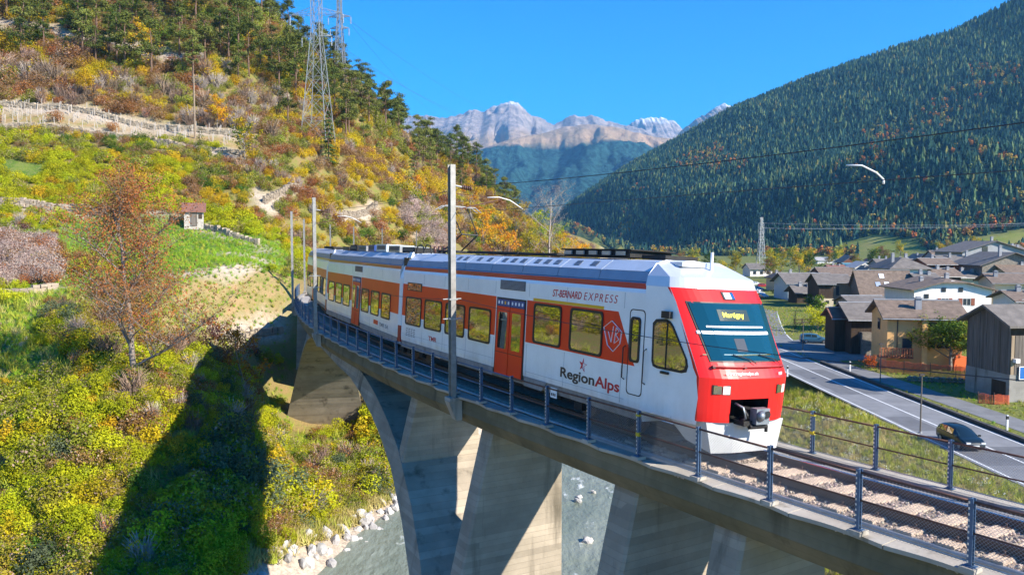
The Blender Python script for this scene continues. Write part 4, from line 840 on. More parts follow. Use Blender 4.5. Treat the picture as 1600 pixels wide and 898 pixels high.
tl = nose_box('top_lamp', -.17, .10, 2.90, 3.07, -.01, .015, M_BLACK, train, F1); nose_box('lens', -.13, .02, 2.92, 3.05, .014, .02, M_LENS, tl); nose_box('reflector', .03, .09, 2.92, 3.05, .014, .02, M_CHROME, tl)
pa, pb = nose(-.64, 1.40, .006), nose(-.0, 1.40, .006); ex = (pb - pa).normalized(); Mx = Matrix((ex, Vector((0, 0, 1)), ex.cross(Vector((0, 0, 1))))).transposed().to_4x4(); Mx.translation = pa + Vector((.02, 0, 0))
text_fit('lettering', 'www.regionalps.ch', .82, .085, M_TXTW, train, F1 @ Mx, .012)
pa, pb = nose(.53, 1.40, .006), nose(.72, 1.40, .006); ex = (pb - pa).normalized(); Mx = Matrix((ex, Vector((0, 0, 1)), ex.cross(Vector((0, 0, 1))))).transposed().to_4x4(); Mx.translation = pa + Vector((.012, 0, 0))
text_fit('lettering', 'W09', .16, .07, M_TXTW, train, F1 @ Mx, .012)
# wipers on a bar below the windshield
b = MB(); b.tube([nose(t, 1.565, .05) for t in np.linspace(-.80, .74, 9)], .022, 6); bar = b.build('wiper_bar', plain('wiper bar red', (.35, .02, .02), .5), train, M=F1)
for t in (-.78, -.22, .70):
    b = MB(); b.tube([nose(t, 1.565, -.01), nose(t, 1.565, .06)], .04, 6); b.build('bar_mount', M_BLACK, bar)
for t in (-.18, .40):
    b = MB(); b.tube([nose(t + .22, 1.62, .06), nose(t + .12, 1.70, .06), nose(t - .22, 1.80, .05)], .012, 5); w = b.build('wiper', M_BLACK, train, M=F1)
    b = MB(); b.beam(nose(t - .70, 1.79, .035), nose(t + .08, 1.80, .035), .014, .02); b.build('wiper_blade', M_CHROME, w)
# coupler pocket, coupler and plough
b = MB(); P = [nose(-.53, .45, 0), nose(.33, .45, 0), nose(.33, .93, 0), nose(-.53, .93, 0)]; Q = [p + Vector((-.7, 0, 0)) for p in P]
b.add(P + Q, [(4, 5, 6, 7), (0, 1, 5, 4), (1, 2, 6, 5), (2, 3, 7, 6), (3, 0, 4, 7)]); b.build('coupler_pocket', M_DARK, train, M=F1)
M_CPL = mat('coupler steel', (.30, .33, .36), .45, .35, 8, metal=.5)
b = MB(); b.box((.12, -.20, .62), (.5, .26, .22)); cp = b.build('coupler', M_DARK, train, M=F1)
b = MB(); b.box((.42, -.16, .62), (.18, .36, .32)); b.build('coupler_face', M_CPL, cp)
b = MB(); b.tube([(.54, -.24, .64), (.60, -.24, .64)], .115, 14, r2=.03); b.build('coupler_cone', M_CPL, cp, True)
b = MB(); b.tube([(.535, -.06, .66), (.545, -.06, .66)], .075, 14); b.build('coupler_cup', M_BLACK, cp)
b = MB(); b.tube([(.4, -.42, .40), (.4, .06, .40)], .05, 8); b.tube([(.4, .06, .40), (.4, .06, .28)], .035, 6); b.box((.2, -.42, .47), (.4, .3, .10)); b.build('coupler_gear', M_DARK, cp)
for k in range(3):
    b = MB(); b.tube([(.18, -.62 + .07 * k, .85 - .05 * k), (.40, -.60 + .05 * k, .80 - .06 * k), (.42, -.55 + .05 * k, .58), (.2, -.5, .48 + .05 * k)], .022, 6); b.build('brake_hose', M_BLACK if k else M_CPL, cp, True)
M_PLOW = mat('light grey plough', (.55, .55, .54), .45, .2, 3)
b = MB()
tp = [(-1.95, -1.36), (-.95, -1.34), (-.02, -1.18), (.12, -.55), (.12, .35), (-.02, 1.0), (-.95, 1.14)]; bt = [(-1.3, -1.05), (-.7, -1.08), (-.05, -.98), (.05, -.5), (.05, .4), (-.05, .88), (-.7, .95)]
zt_ = [.40, .40, .44, .44, .44, .44, .40]; zb_ = [.28, -.05, -.20, -.20, -.20, -.20, -.05]
for i in range(6): b.quad((*bt[i], zb_[i]), (*bt[i + 1], zb_[i + 1]), (*tp[i + 1], zt_[i + 1]), (*tp[i], zt_[i]))
for i in range(6): b.quad((bt[i][0] - .03, bt[i][1] * .97, zb_[i]), (bt[i + 1][0] - .03, bt[i + 1][1] * .97, zb_[i + 1]), (tp[i + 1][0] - .03, tp[i + 1][1] * .97, zt_[i + 1]), (tp[i][0] - .03, tp[i][1] * .97, zt_[i]))
b.build('snow_plough', M_PLOW, train, M=F1)
# silver cap over the cab
b = MB(); rings = []
for z, dx, sc, xb in ((3.12, -.01, 1.0, 0), (3.34, -.07, .965, 0), (3.62, -.85, .80, 0), (3.70, -1.6, .60, 0)):
    rings.append([Vector((NX - .02, YC - HW * sc * (1 if z < 3.3 else 1), z))] + [Vector((max(NX - .01 + .002 * k, XE(3.12) + dx + .36 * (1 - abs(t) ** 3.6)), YC + 1.26 * sc * t, z)) for k, t in enumerate(TS)] + [Vector((NX - .02, YC + HW * sc, z))])
n = len(rings[0])
for A, B in zip(rings, rings[1:]):
    for i in range(n - 1): b.quad(A[i], A[i + 1], B[i + 1], B[i])
b.add(rings[-1], [tuple(range(n))]); b.build('cab_roof_cap', M_CAP, train, M=F1)
b = MB(); b.tube([(-1.35, -.05, 3.5), (-1.35, -.05, 3.92)], .035, 8); b.build('antenna', M_TXTW, train, M=F1)
b = MB(); b.box((-1.75, -.45, 3.62), (.6, .7, .10)); b.build('cap_hatch', M_CAP, train, M=F1)
# cab door with its window, grab rails; cab side window; mirror
YD = lambda x: YC - (HW - .065 * max(0, (x - NX)) / 1.7) - .003
pts = rrect(-2.42, .65, -1.86, 2.57, .10); b = MB(); ring_frame(b, pts, inset(pts, .022), YS, .006); cd = b.build('cab_door', M_BLACK, train, M=F1)
w = window(F1, -2.36, 1.38, -2.0, 2.40, .09, name='cab_door_window')
for xx in (-2.52, -1.78):
    b = MB(); b.tube([(xx, YS + .01, .95), (xx, YS - .07, 1.0), (xx, YS - .07, 1.68), (xx, YS + .01, 1.73)], .016, 6); b.build('grab_rail', M_BLACK, train, M=F1)
pts = [(-1.58, 1.50), (-1.53, 1.39), (-1.40, 1.36), (-.64, 1.36), (-.50, 1.40), (-.46, 1.52), (-.50, 1.66), (-.95, 2.30), (-1.06, 2.40), (-1.20, 2.44), (-1.50, 2.41), (-1.60, 2.32)]
b = MB(); ip = inset(pts, .06); n = len(pts)
f = lambda p, o: (p[0], YD(p[0]) - o, p[1])
vs = [f(p, .012) for p in pts] + [f(p, .012) for p in ip] + [f(p, -.005) for p in pts]
b.add(vs, [(i, (i + 1) % n, n + (i + 1) % n, n + i) for i in range(n)] + [(i, 2 * n + i, 2 * n + (i + 1) % n, (i + 1) % n) for i in range(n)]); cw_ = b.build('cab_side_window', M_BLACK, train, M=F1)
b = MB(); b.add([f(p, .008) for p in ip], [tuple(range(n))]); b.build('pane', M_GLASS, cw_)
b = MB(); b.beam(f((-1.13, 1.38), .014), f((-1.13, 2.42), .014), .03, .01); b.build('window_bar', M_BLACK, cw_)
b = MB(); b.box((-1.13, YD(-1.1) - .05, 2.53), (.26, .09, .15)); b.build('mirror_camera', M_BLACK, train, M=F1)
b = MB(); b.box((-1.13, YD(-1.1) - .03, 1.30), (.24, .05, .05)); b.build('step_lamp', M_BLACK, train, M=F1)
roof_run(F1, -13.3, NX - .05, [[.22, .5, .78], [.3, .68], [.2, .5, .8], [.22, .5, .78], [.3, .7], []])
b = MB()
for k in range(8): pass
# roof kit of the leading carriage
b = MB(); b.box((-11.2, .1, 3.80), (3.6, 1.2, .07)); b.build('roof_rack', M_DARK, train, M=F1)
b = MB(); b.box((-8.3, .2, 3.79), (2.2, 1.3, .06)); b.build('roof_rack', M_DARK, train, M=F1)
b = MB(); b.box((-5.3, .2, 3.84), (3.0, 1.3, .16)); b.box((-5.3, .2, 3.94), (3.2, 1.4, .03)); b.build('resistor_box', M_DARK, train, M=F1)
b = MB(); b.box((-3.2, .3, 3.78), (.9, 1.0, .10)); b.build('roof_rack', M_DARK, train, M=F1)
for k in range(5):
    b = MB(); b.box((-6.5 + k * .6, -.52, 3.85), (.36, .04, .10)); b.build('resistor_fin', M_GALV, train, M=F1)
# grey skirt panels, bogies and boxes
b = MB(); side_poly(b, [(-7.05, .10), (-6.1, .10), (-5.85, .36), (-7.05, .36)], YS + .01, .012); b.build('skirt_panel', M_SKIRT, train, M=F1)
for x0, x1 in ((-16.5, -14.2), (-14.15, -11.5), (-11.45, -8.95)):
    b = MB(); side_poly(b, [(x0, .12), (x1, .12), (x1, .355), (x0, .355)], YS + .01, .012); b.build('skirt_panel', M_SKIRT, train, M=F1)
bogie(F1, -3.6); bogie(F1, -15.9); underbox(F1, -13.5, -5.6)
# panel seams of the side walls
M_SEAM = plain('panel seam', (.33, .34, .36), .5)
for F_, xs_ in ((F1, (-14.55, -12.73, -10.9, -9.0, -7.0, -5.07, -2.65)), (F2, (-13.4, -11.5, -9.5, -7.4, -5.6, -3.8))):
    for xx in xs_:
        for z0_, z1_ in ((.40, 1.26), (2.56, 2.92)):
            b = MB(); side_poly(b, [(xx, z0_), (xx + .012, z0_), (xx + .012, z1_), (xx, z1_)], YS, .0025); b.build('panel_seam', M_SEAM, train, M=F_)
b = MB(); side_poly(b, [(-16.5, .62), (-8.95, .62), (-8.95, .628), (-16.5, .628)], YS, .0025); b.build('panel_seam', M_SEAM, train, M=F1)
b = MB(); side_poly(b, [(-7.0, .50), (-2.5, .50), (-2.5, .508), (-7.0, .508)], YS, .0025); b.build('panel_seam', M_SEAM, train, M=F1)
# ---- portal between the carriages
def portal(F, x):
    b = MB(); side_poly(b, [(x - .16, .9), (x + .16, .9), (x + .16, 2.7), (x - .16, 2.7)], YS + .07, .09); b.build('gangway_panel', M_WTRIM, train, M=F)
    b = MB(); b.prism([(x - .16, YS - .02, 2.7), (x + .16, YS - .02, 2.7), (x + .16, YS + .34, 3.72), (x - .16, YS + .34, 3.72)], (0, .06, 0)); b.build('gangway_hood', M_TXTW, train, M=F)
    b = MB(); side_poly(b, [(x - .15, .28), (x + .15, .28), (x + .15, .895), (x - .15, .895)], YS + .07, .085); b.build('gangway_foot', M_PORTRED, train, M=F)
    b = MB(); b.box((x, YC, 1.9), (.5, 2.3, 3.2)); b.build('gangway_bellows', M_BLACK, train, M=F)
portal(F1, -16.78)
# ---- middle carriage
shell(F2, -15.65, -1.05)
band(F2, [(-15.65, 1.27), (-9.38, 1.27), (-9.38, 2.47), (-15.65, 2.47)], M_ORANGE3); band(F2, [(-7.5, 1.27), (-1.05, 1.27), (-1.05, 2.47), (-7.5, 2.47)], M_ORANGE)
for k in range(3): window(F2, -15.15 + 1.9 * k, .92, -13.62 + 1.9 * k, 1.98); window(F2, -7.32 + 1.82 * k, .92, -5.9 + 1.82 * k, 1.98)
door(F2, -9.2, -7.62); badge(F2, -8.9, 2.70, -7.4, 2.96)
text_fit('lettering', 'TMR SA', 1.5, .16, M_TXTG, train, Mside(F2, -3.95, .54), .01)
b = MB(); side_poly(b, [(-4.9, .56), (-4.15, .56), (-4.15, .74), (-4.9, .74)], YS, .005); b.build('red_badge', M_RED, train, M=F2)
for x0, x1 in ((-15.6, -12.6), (-12.55, -9.4), (-7.4, -4.4), (-4.35, -1.1)):
    b = MB(); side_poly(b, [(x0, .12), (x1, .12), (x1, .355), (x0, .355)], YS + .01, .012); b.build('skirt_panel', M_SKIRT, train, M=F2)
roof_run(F2, -15.6, -1.1, [])
for x0, x1, h, mt in ((-3.2, -1.4, .22, M_DARK), (-5.4, -3.6, .28, M_GALV), (-7.6, -5.8, .34, M_ROOF), (-9.2, -8.0, .3, M_NAVY), (-11.2, -9.6, .26, M_SKIRT), (-13.2, -11.6, .3, M_DARK), (-15, -13.6, .2, M_DARK)):
    b = MB(); b.box(((x0 + x1) / 2, YC, 3.70 + h / 2), (x1 - x0, 1.3, h)); bx = b.build('roof_equipment', mt, train, M=F2)
    b = MB(); b.box(((x0 + x1) / 2, YC - .655, 3.70 + h * .55), ((x1 - x0) * .8, .02, h * .5)); b.build('louvre', M_GRILLE, bx)
underbox(F2, -13.2, -3.6); bogie(F2, -.9); bogie(F2, -15.7)
portal(F2, -15.82)
# ---- rear carriage
shell(F3, -18.9, -2.55)
band(F3, [(-18.9, 1.2), (-2.6, 1.2), (-2.6, 2.47), (-18.9, 2.47)], M_ORANGE3)
for k in range(4): window(F3, -11.6 + 1.85 * k, .92, -10.1 + 1.85 * k, 1.98)
for k in range(3): window(F3, -18.2 + 1.6 * k, .92, -16.9 + 1.6 * k, 1.98)
door(F3, -13.4, -11.9)
roof_run(F3, -18.8, -2.6, []); underbox(F3, -16, -5); bogie(F3, -15.5)
b = MB(); b.box((-10.5, YC, 3.80), (6, 1.3, .16)); b.build('roof_equipment', M_DARK, train, M=F3)
# ---- pantograph and roof cables on the leading carriage's rear end
b = MB(); pb_ = (-14.4, YC, 3.75)
b.box((-14.4, YC, 3.80), (1.8, 1.1, .06)); pg = b.build('pantograph', M_DARK, train, M=F1)
b = MB()
for sy in (-.35, .35):
    b.tube([(-15.1, YC + sy, 3.84), (-13.7, YC + sy * .9, 4.42)], .028, 6); b.tube([(-13.7, YC + sy * .9, 4.42), (-14.75, YC + sy * 1.0, 5.42)], .02, 6)
b.tube([(-15.1, YC - .35, 3.84), (-15.1, YC + .35, 3.84)], .03, 6); b.tube([(-13.7, YC - .33, 4.42), (-13.7, YC + .33, 4.42)], .03, 6); b.build('pantograph_arm', M_BLACK, pg)
b = MB()
for dx in (-.16, .16): b.tube([(-14.75 + dx, YC - .85, 5.30), (-14.75 + dx, YC - .6, 5.46), (-14.75 + dx, YC + .6, 5.46), (-14.75 + dx, YC + .85, 5.30)], .018, 6)
b.build('collector_head', M_GALV, pg)
for k in range(4):
    b = MB(); xx = -15.6 + k * .42; b.tube([(xx, YC - .5, 3.72), (xx, YC - .5, 3.98)], .06, 8); b.build('roof_insulator', M_INS, pg, True)
b = MB(); b.tube([(-16.4, YC - .6, 3.70), (-16.5, YC - .6, 3.95), (-16.78, YC - .6, 4.02), (-17.1, YC - .6, 3.95), (-17.2, YC - .6, 3.72)], .025, 6); b.tube([(-16.4, YC - .3, 3.70), (-16.5, YC - .3, 4.0), (-16.9, YC - .3, 4.05), (-17.2, YC - .3, 3.72)], .025, 6); b.build('jumper_cable', M_BLACK, train, M=F1, smooth=True)
# ------------------------------------------------------------------ valley road, path, parking
GZV = -8.0
def ribbon(name, pts, z, mt, parent=None, zoff=0):
    """pts: rows (x0, y0, x1, y1) left and right edge"""
    b = MB()
    for a, c_ in zip(pts, pts[1:]): b.quad((a[0], a[1], z), (a[2], a[3], z), (c_[2], c_[3], z), (c_[0], c_[1], z))
    return b.build(name, mt, parent)
def smooth_pts(pts, n=6):
    out = []
    for i in range(len(pts) - 1):
        p0 = pts[max(i - 1, 0)]; p1 = pts[i]; p2 = pts[i + 1]; p3 = pts[min(i + 2, len(pts) - 1)]
        for k in range(n):
            t = k / n; out.append(tuple(.5 * (2 * b + (c - a) * t + (2 * a - 5 * b + 4 * c - d) * t * t + (-a + 3 * b - 3 * c + d) * t ** 3) for a, b, c, d in zip(p0, p1, p2, p3)))
    return out + [pts[-1]]
CL = smooth_pts([(28.25, 0), (28.25, 30), (28.25, 55), (28.3, 80), (28.3, 105), (27, 135), (24, 165), (20, 200)])
ST_ = smooth_pts([(30.6, 84), (32.6, 96), (35.2, 108), (42.9, 134), (54.5, 171), (67, 216), (84, 270)])
def offs(line, a, b):
    out = []
    for i, p in enumerate(line):
        q0 = line[max(i - 1, 0)]; q1 = line[min(i + 1, len(line) - 1)]; d = Vector((q1[0] - q0[0], q1[1] - q0[1])).normalized(); n = Vector((d.y, -d.x))
        out.append((p[0] + n.x * a, p[1] + n.y * a, p[0] + n.x * b, p[1] + n.y * b))
    return out
M_ASPH = mat('road asphalt', (.23, .23, .235), .85, .25, .8, .25, bscale=30); M_ASPH2 = mat('path asphalt', (.20, .20, .20), .9, .3, .7, .25, bscale=25); M_LINE = mat('road paint', (.72, .72, .70), .6, .15, 3)
road = tag(ribbon('road', offs(CL, -2.75, 2.75), GZV + .03, M_ASPH), kind='structure')
ribbon('edge_line', offs(CL, -2.55, -2.42), GZV + .036, M_LINE, road); ribbon('edge_line', offs(CL, 2.42, 2.55), GZV + .036, M_LINE, road); ribbon('centre_line', offs(CL, -.07, .07), GZV + .036, M_LINE, road)
ss_ = tag(ribbon('side_street', offs(ST_, -2.1, 2.0), GZV + .024, M_ASPH2), kind='structure'); ribbon('edge_line', offs(ST_[8:], 1.85, 2.0), GZV + .030, M_LINE, ss_)
for k, (u0, u1, a_, c_) in enumerate(((6, 9, .3, 2.2), (11, 12, -2.2, -.4), (14, 17, -1.9, 1.6), (9, 10, -2.3, 2.3))): ribbon('tar_patch', offs(CL[u0:u1 + 1], a_, c_), GZV + .033, mat('tar patch', (.15, .15, .155), .85, .25, 1.2, .2, bscale=30) if k == 0 else bpy.data.materials['tar patch'], road)
b = MB(); kl_ = offs(CL[:19], 2.85, 3.15)
for a, c_ in zip(kl_, kl_[1:]):
    b.prism([(a[0], a[1], GZV), (a[2], a[3], GZV), (a[2], a[3], GZV + .26), (a[0], a[1], GZV + .26)], (c_[0] - a[0], c_[1] - a[1], 0))
tag(b.build('roadside_kerb', mat('shadow toned kerb', (.07, .065, .06), .9, .3, 3)), kind='structure')  # low kerb; its shadow line is put into the dark colour
PA = smooth_pts([(33.8, 20), (33.9, 45), (33.8, 58), (33.2, 72), (32.6, 80), (33.4, 90)])
tag(ribbon('footpath', offs(PA, -1.15, 1.15), GZV + .02, M_ASPH2), kind='structure')
b = MB(); b.add([(31.6, 82, GZV + .016), (37.5, 82, GZV + .016), (44, 88, GZV + .016), (44, 97, GZV + .016), (38, 101, GZV + .016), (35.0, 99, GZV + .016)], [(0, 1, 2, 3, 4, 5)]); tag(b.build('parking_area', M_ASPH2), kind='structure')
b = MB(); b.add([(49, 160, GZV + .012), (66, 180, GZV + .012), (80, 232, GZV + .012), (66, 240, GZV + .012), (52, 190, GZV + .012)], [(0, 1, 2, 3, 4)]); tag(b.build('car_park', M_ASPH2), kind='structure')

# ------------------------------------------------------------------ houses
M_TILE = mat('brown roof tiles', (.23, .165, .12), .85, .45, 1.6, .5, bscale=6); M_SLATE = mat('grey slate roof', (.20, .172, .148), .8, .4, 1.2, .6, bscale=7); M_REDTILE = mat('reddish roof', (.25, .11, .075), .85, .3, 2, .4)
M_BLUEROOF = mat('blue green sheet roof', (.10, .24, .27), .5, .2, 2); M_LTROOF = mat('pale sheet roof', (.45, .42, .40), .6, .2, 2)
M_TAN = mat('tan render', (.86, .49, .19), .9, .12, 1.5, .2, bscale=20); M_WREND = mat('white render', (.84, .79, .73), .9, .1, 1.2, .2, bscale=20); M_CREAM = mat('cream render', (.66, .55, .38), .9, .12, 1.2, .2, bscale=18); M_PALEBLUE = mat('pale blue render', (.50, .62, .70), .9, .1, 1.5)
M_GREYR = mat('grey render', (.36, .36, .37), .9, .2, 1, .2); M_STONEW = mat('rubble stone wall', (.30, .26, .21), .9, .5, 2.5, 1.0, bscale=5)
def timber(name, c, c2):
    m, nt, b = nodes_mat(name); L = nt.links; tc = nt.nodes.new('ShaderNodeTexCoord'); mp = nt.nodes.new('ShaderNodeMapping'); mp.inputs['Scale'].default_value = (5, 5, .35); L.new(tc.outputs['Object'], mp.inputs[0])
    f = noise_fac(nt, mp.outputs[0], 1.3, .3, .7, 5); L.new(mix_rgb(nt, f, c, c2), b.inputs['Base Color']); b.inputs['Roughness'].default_value = .85; b.inputs['Specular IOR Level'].default_value = .2
    bp = nt.nodes.new('ShaderNodeBump'); bp.inputs['Strength'].default_value = .6; bp.inputs['Distance'].default_value = .04; L.new(f, bp.inputs['Height']); L.new(bp.outputs[0], b.inputs['Normal']); return m
M_TIMB = timber('weathered grey timber', (.20, .17, .145), (.10, .085, .07)); M_TIMB2 = timber('darker grey timber', (.15, .125, .10), (.08, .065, .05)); M_TIMBD = timber('dark timber', (.085, .055, .035), (.04, .028, .02)); M_TIMBL = timber('light planks', (.38, .29, .19), (.25, .18, .12)); M_TIMBR = timber('red brown timber', (.22, .085, .05), (.12, .05, .03))
M_PANE = plain('house window glass', (.03, .04, .05), .08); M_FRAME = plain('white window frame', (.65, .65, .62), .5); M_SHUT = mat('red brown shutter', (.26, .075, .035), .7, .2, 3); M_DKFR = plain('dark window frame', (.06, .045, .035), .6)
def house(key, label, wall_m, roof_m, wins=(), lower=None, over=.45, chim=(), cat='house', base_dz=-.6, clip=0, wallparts=None, side_wins=(), name=None):
    x, y, al, w, d, eh, rh, ty = HS[key]; t = thing(name or 'house', label, cat, (x, y, GZV), R(al))
    b = MB(); z0 = base_dz; zw = eh
    def W4(z0, z1, m=0, e=0): b.prism([(-e, -e, z0), (w + e, -e, z0), (w + e, d + e, z0), (-e, d + e, z0)], (0, 0, z1 - z0), m)
    if ty == 'e':
        b.prism([(0, 0, z0), (0, d, z0), (0, d, zw), (0, d / 2, rh - .12), (0, 0, zw)], (w, 0, 0))
        wall = b.build('wall', wall_m, t)
        rb = MB(); sl = (rh - eh) / (d / 2); th_ = .16
        for sgn in (0, 1):
            P = lambda q: q if sgn == 0 else (q[0], d - q[1], q[2])
            pts = [P((-over, -over, eh - over * sl)), P((w + over, -over, eh - over * sl)), P((w + over, d / 2 + (.0 if sgn == 0 else 0), rh)), P((-over, d / 2, rh))]; rb.prism(pts, (0, 0, th_))
        roof = rb.build('roof', roof_m, t); q = MB(); q.tube([(-over, -over - .06, eh - over * sl + .02), (w + over, -over - .06, eh - over * sl + .02)], .075, 6); q.build('gutter', M_GALV, roof)
        q = MB(); q.beam((-over, d / 2, rh + .17), (w + over, d / 2, rh + .17), .3, .1); q.build('ridge_cap', M_GREYR, roof)
    elif ty == 'g':
        b.prism([(0, 0, z0), (w, 0, z0), (w, 0, zw), (w / 2, 0, rh - .12), (0, 0, zw)], (0, d, 0)); wall = b.build('wall', wall_m, t)
        rb = MB(); sl = (rh - eh) / (w / 2); th_ = .16
        for sgn in (0, 1):
            P = lambda q: q if sgn == 0 else (w - q[0], q[1], q[2])
            c_ = clip; rb.prism([P((-over, -over, eh - over * sl)), P((w / 2 * (1 - .0), -over + 0, rh)) if not c_ else P((w / 2 - c_, -over, rh - c_ * sl)), P((w / 2, c_ * 1.1 - (0 if c_ else over), rh)), P((w / 2, d + over, rh)), P((-over, d + over, eh - over * sl))], (0, 0, th_))
        if clip:
            rb.prism([(w / 2 - clip, -over, rh - clip * sl), (w / 2 + clip, -over, rh - clip * sl), (w / 2, clip * 1.1, rh)], (0, 0, th_))
        roof = rb.build('roof', roof_m, t)
    else:
        W4(z0, zw); wall = b.build('wall', wall_m, t); rb = MB(); o = over; i = min(w, d) * .45
        base = [(-o, -o, eh - .1), (w + o, -o, eh - .1), (w + o, d + o, eh - .1), (-o, d + o, eh - .1)]; top = [(min(i, w * .45), i, rh), (max(w - i, w * .55), i, rh), (max(w - i, w * .55), d - i, rh), (min(i, w * .45), d - i, rh)]
        rb.add(base + top + [(p[0], p[1], p[2] - .14) for p in base], [(0, 1, 5, 4), (1, 2, 6, 5), (2, 3, 7, 6), (3, 0, 4, 7), (4, 5, 6, 7), (0, 8, 9, 1), (1, 9, 10, 2), (2, 10, 11, 3), (3, 11, 8, 0), (8, 11, 10, 9)]); roof = rb.build('roof', roof_m, t)
    if lower:
        hgt, lm = lower; q = MB(); q.prism([(-.06, -.06, z0), (w + .06, -.06, z0), (w + .06, d + .06, z0), (-.06, d + .06, z0)], (0, 0, hgt - z0)); q.build('plinth', lm, t)
    for (fx, fz, ww, wh, sh) in wins:
        q = MB(); cx = fx * w; q.box((cx, -.03, fz), (ww + .12, .08, wh + .12)); wd = q.build('window', M_FRAME if sh != 2 else M_DKFR, t)
        q = MB(); q.box((cx, -.06, fz), (ww, .04, wh)); q.build('pane', M_PANE, wd)
        if sh != 2: q = MB(); q.box((cx, -.085, fz), (.05, .02, wh)); q.build('mullion', M_FRAME, wd)
        if sh == 1:
            for sg in (-1, 1): q = MB(); q.box((cx + sg * (ww * .75 + .1), -.06, fz), (ww * .5, .06, wh + .1)); q.build('shutter', M_SHUT, wd)
    for (fy, fz, ww, wh) in side_wins:
        q = MB(); q.box((-.03, fy * d, fz), (.08, ww, wh)); wd = q.build('window', M_DKFR, t); q = MB(); q.box((-.07, fy * d, fz), (.03, ww * .8, wh * .8)); q.build('pane', M_PANE, wd)
    for (fx, fy, h) in chim:
        zz = rh - abs(fy - .5) * 2 * (rh - eh) if ty == 'e' else (rh - abs(fx - .5) * 2 * (rh - eh) if ty == 'g' else rh - .5)
        q = MB(); q.box((fx * w, fy * d, zz + h / 2 - .3), (.55, .55, h + .6)); q.box((fx * w, fy * d, zz + h + .06), (.72, .72, .08)); q.box((fx * w, fy * d, zz + h + .16), (.4, .4, .14)); q.build('chimney', M_GREYR, roof)
    return t, wall, roof
t, wl_, rf_ = house('tan', 'tan rendered house with brown tiled roof and orange balcony behind the green tree', M_TAN, M_TILE, [(.27, 2.1, .75, 1.5, 2), (.75, 2.5, 1.0, .8, 2), (.58, 2.5, .7, .8, 2)], chim=[(.46, .22, 1.1)], over=.6, side_wins=[(.5, 4, .9, 1.1)])
b = MB(); b.box((.6, -.6, 1.15), (3.0, 1.2, .12)); bl = b.build('balcony', M_TIMBR, t)
for k in range(13):
    b = MB(); b.box((-.85 + k * .24, -1.17, 1.62), (.13, .03, .80)); b.build('baluster', mat('orange wood', (.50, .17, .06), .7, .2, 3) if k == 0 else bpy.data.materials['orange wood'], bl)
b = MB(); b.box((.6, -1.17, 2.05), (3.0, .07, .07)); b.build('handrail', bpy.data.materials['orange wood'], bl)
b = MB(); b.box((3.25, -.25, 2.5), (.5, .5, 5.0)); b.build('pillar', M_TAN, t); b = MB(); b.box((.9, -.05, 2.9), (.08, .08, 3.9)); b.build('downpipe', M_DKFR, t)
b = MB(); b.box((5.0, -.02, 3.95), (2.6, .04, 1.1)); b.build('loggia', mat('loggia shade brown', (.22, .13, .08), .9, .2, 2), t)  # flat panel on the wall, the loggia's shade put into its brown
for sx, kk in ((.33, 0), (.36, 1)):
    pass
t, wl_, rf_ = house('white', 'large white house with clipped gable and red brown shutters', M_WREND, M_TILE, [(.38, 5.0, .55, .55, 2), (.60, 5.0, .55, .55, 2), (.16, 4.0, .55, .55, 2), (.40, 3.1, 1.0, 1.1, 1), (.68, 3.15, 1.1, 1.0, 1), (.68, .9, 1.1, 1.1, 1)], clip=1.9, chim=[(.55, .3, .9), (.3, .5, .7)], over=.7)
b = MB(); b.box((6.2, -.6, 2.35), (2.2, 1.2, .5)); b.build('balcony', M_WREND, t); b = MB(); b.box((6.2, -.6, .3), (2.2, 1.2, .4)); b.build('balcony', M_WREND, t)
t, wl_, rf_ = house('sky', 'stone house under a wide brown roof with two skylights', M_STONEW, M_TILE, [], chim=[], over=.5)
for (fx, fy, m_) in ((.47, .32, 0), (.53, .14, 0), (.36, .14, 1)):
    x, y, al, w, d, eh, rh, ty = HS['sky']; zz = eh + (rh - eh) * fy * 2; b = MB(); s_ = (rh - eh) / (d / 2); b.prism([(fx * w - .45, fy * d, zz + .2), (fx * w + .45, fy * d, zz + .2), (fx * w + .45, fy * d + .8, zz + .2 + .8 * s_), (fx * w - .45, fy * d + .8, zz + .2 + .8 * s_)], (0, 0, .06)); b.build('skylight', plain('skylight glass', (.8, .82, .85), .05) if m_ == 0 else plain('blue skylight', (.35, .4, .5), .2), rf_)
house('lowbarn', 'low grey roofed barn with dark timber front and stone pillar', M_TIMBD, M_SLATE, [(.5, 1.7, .8, 1.5, 2)], over=.5); x, y, al, w, d, eh, rh, ty = HS['lowbarn']
t = [o for o in COL.objects if o.get('label', '').startswith('low grey roofed')][0]; b = MB(); b.box((1.5, -.35, 1.2), (1.0, .5, 2.5)); b.build('stone_pillar', M_STONEW, t)
house('behind', 'stone roofed shed squeezed between the low barn and the skylight house', M_STONEW, M_SLATE, [])
house('redshed', 'small dark timber shed with reddish brown roof by the parked cars', M_TIMBD, M_REDTILE, [])
house('brownA', 'brown timber barn on a pale plinth left of the light plank barn', M_TIMBD, M_SLATE, [(.6, 1.2, .5, .5, 2)], lower=(1.9, M_CREAM))
house('brownB', 'barn faced with light vertical planks under a grey roof', M_TIMBL, M_SLATE, [(.2, 2.6, .5, 1.8, 2)], chim=[])
house('blue', 'pale blue house with dark grey roof', M_PALEBLUE, M_SLATE, [(.32, 2.6, .95, .9, 0), (.72, 2.6, .95, .9, 0), (.6, .9, 1.2, 1.2, 2)], over=.8, chim=[(.3, .5, .7)])
house('cream', 'small cream house with pyramid roof at the street corner', M_CREAM, M_TILE, [(.3, 1.1, .8, 1.2, 2), (.75, 1.1, .8, 1.2, 2), (.5, 2.9, 1.6, .6, 2)], chim=[(.3, .5, .8)])
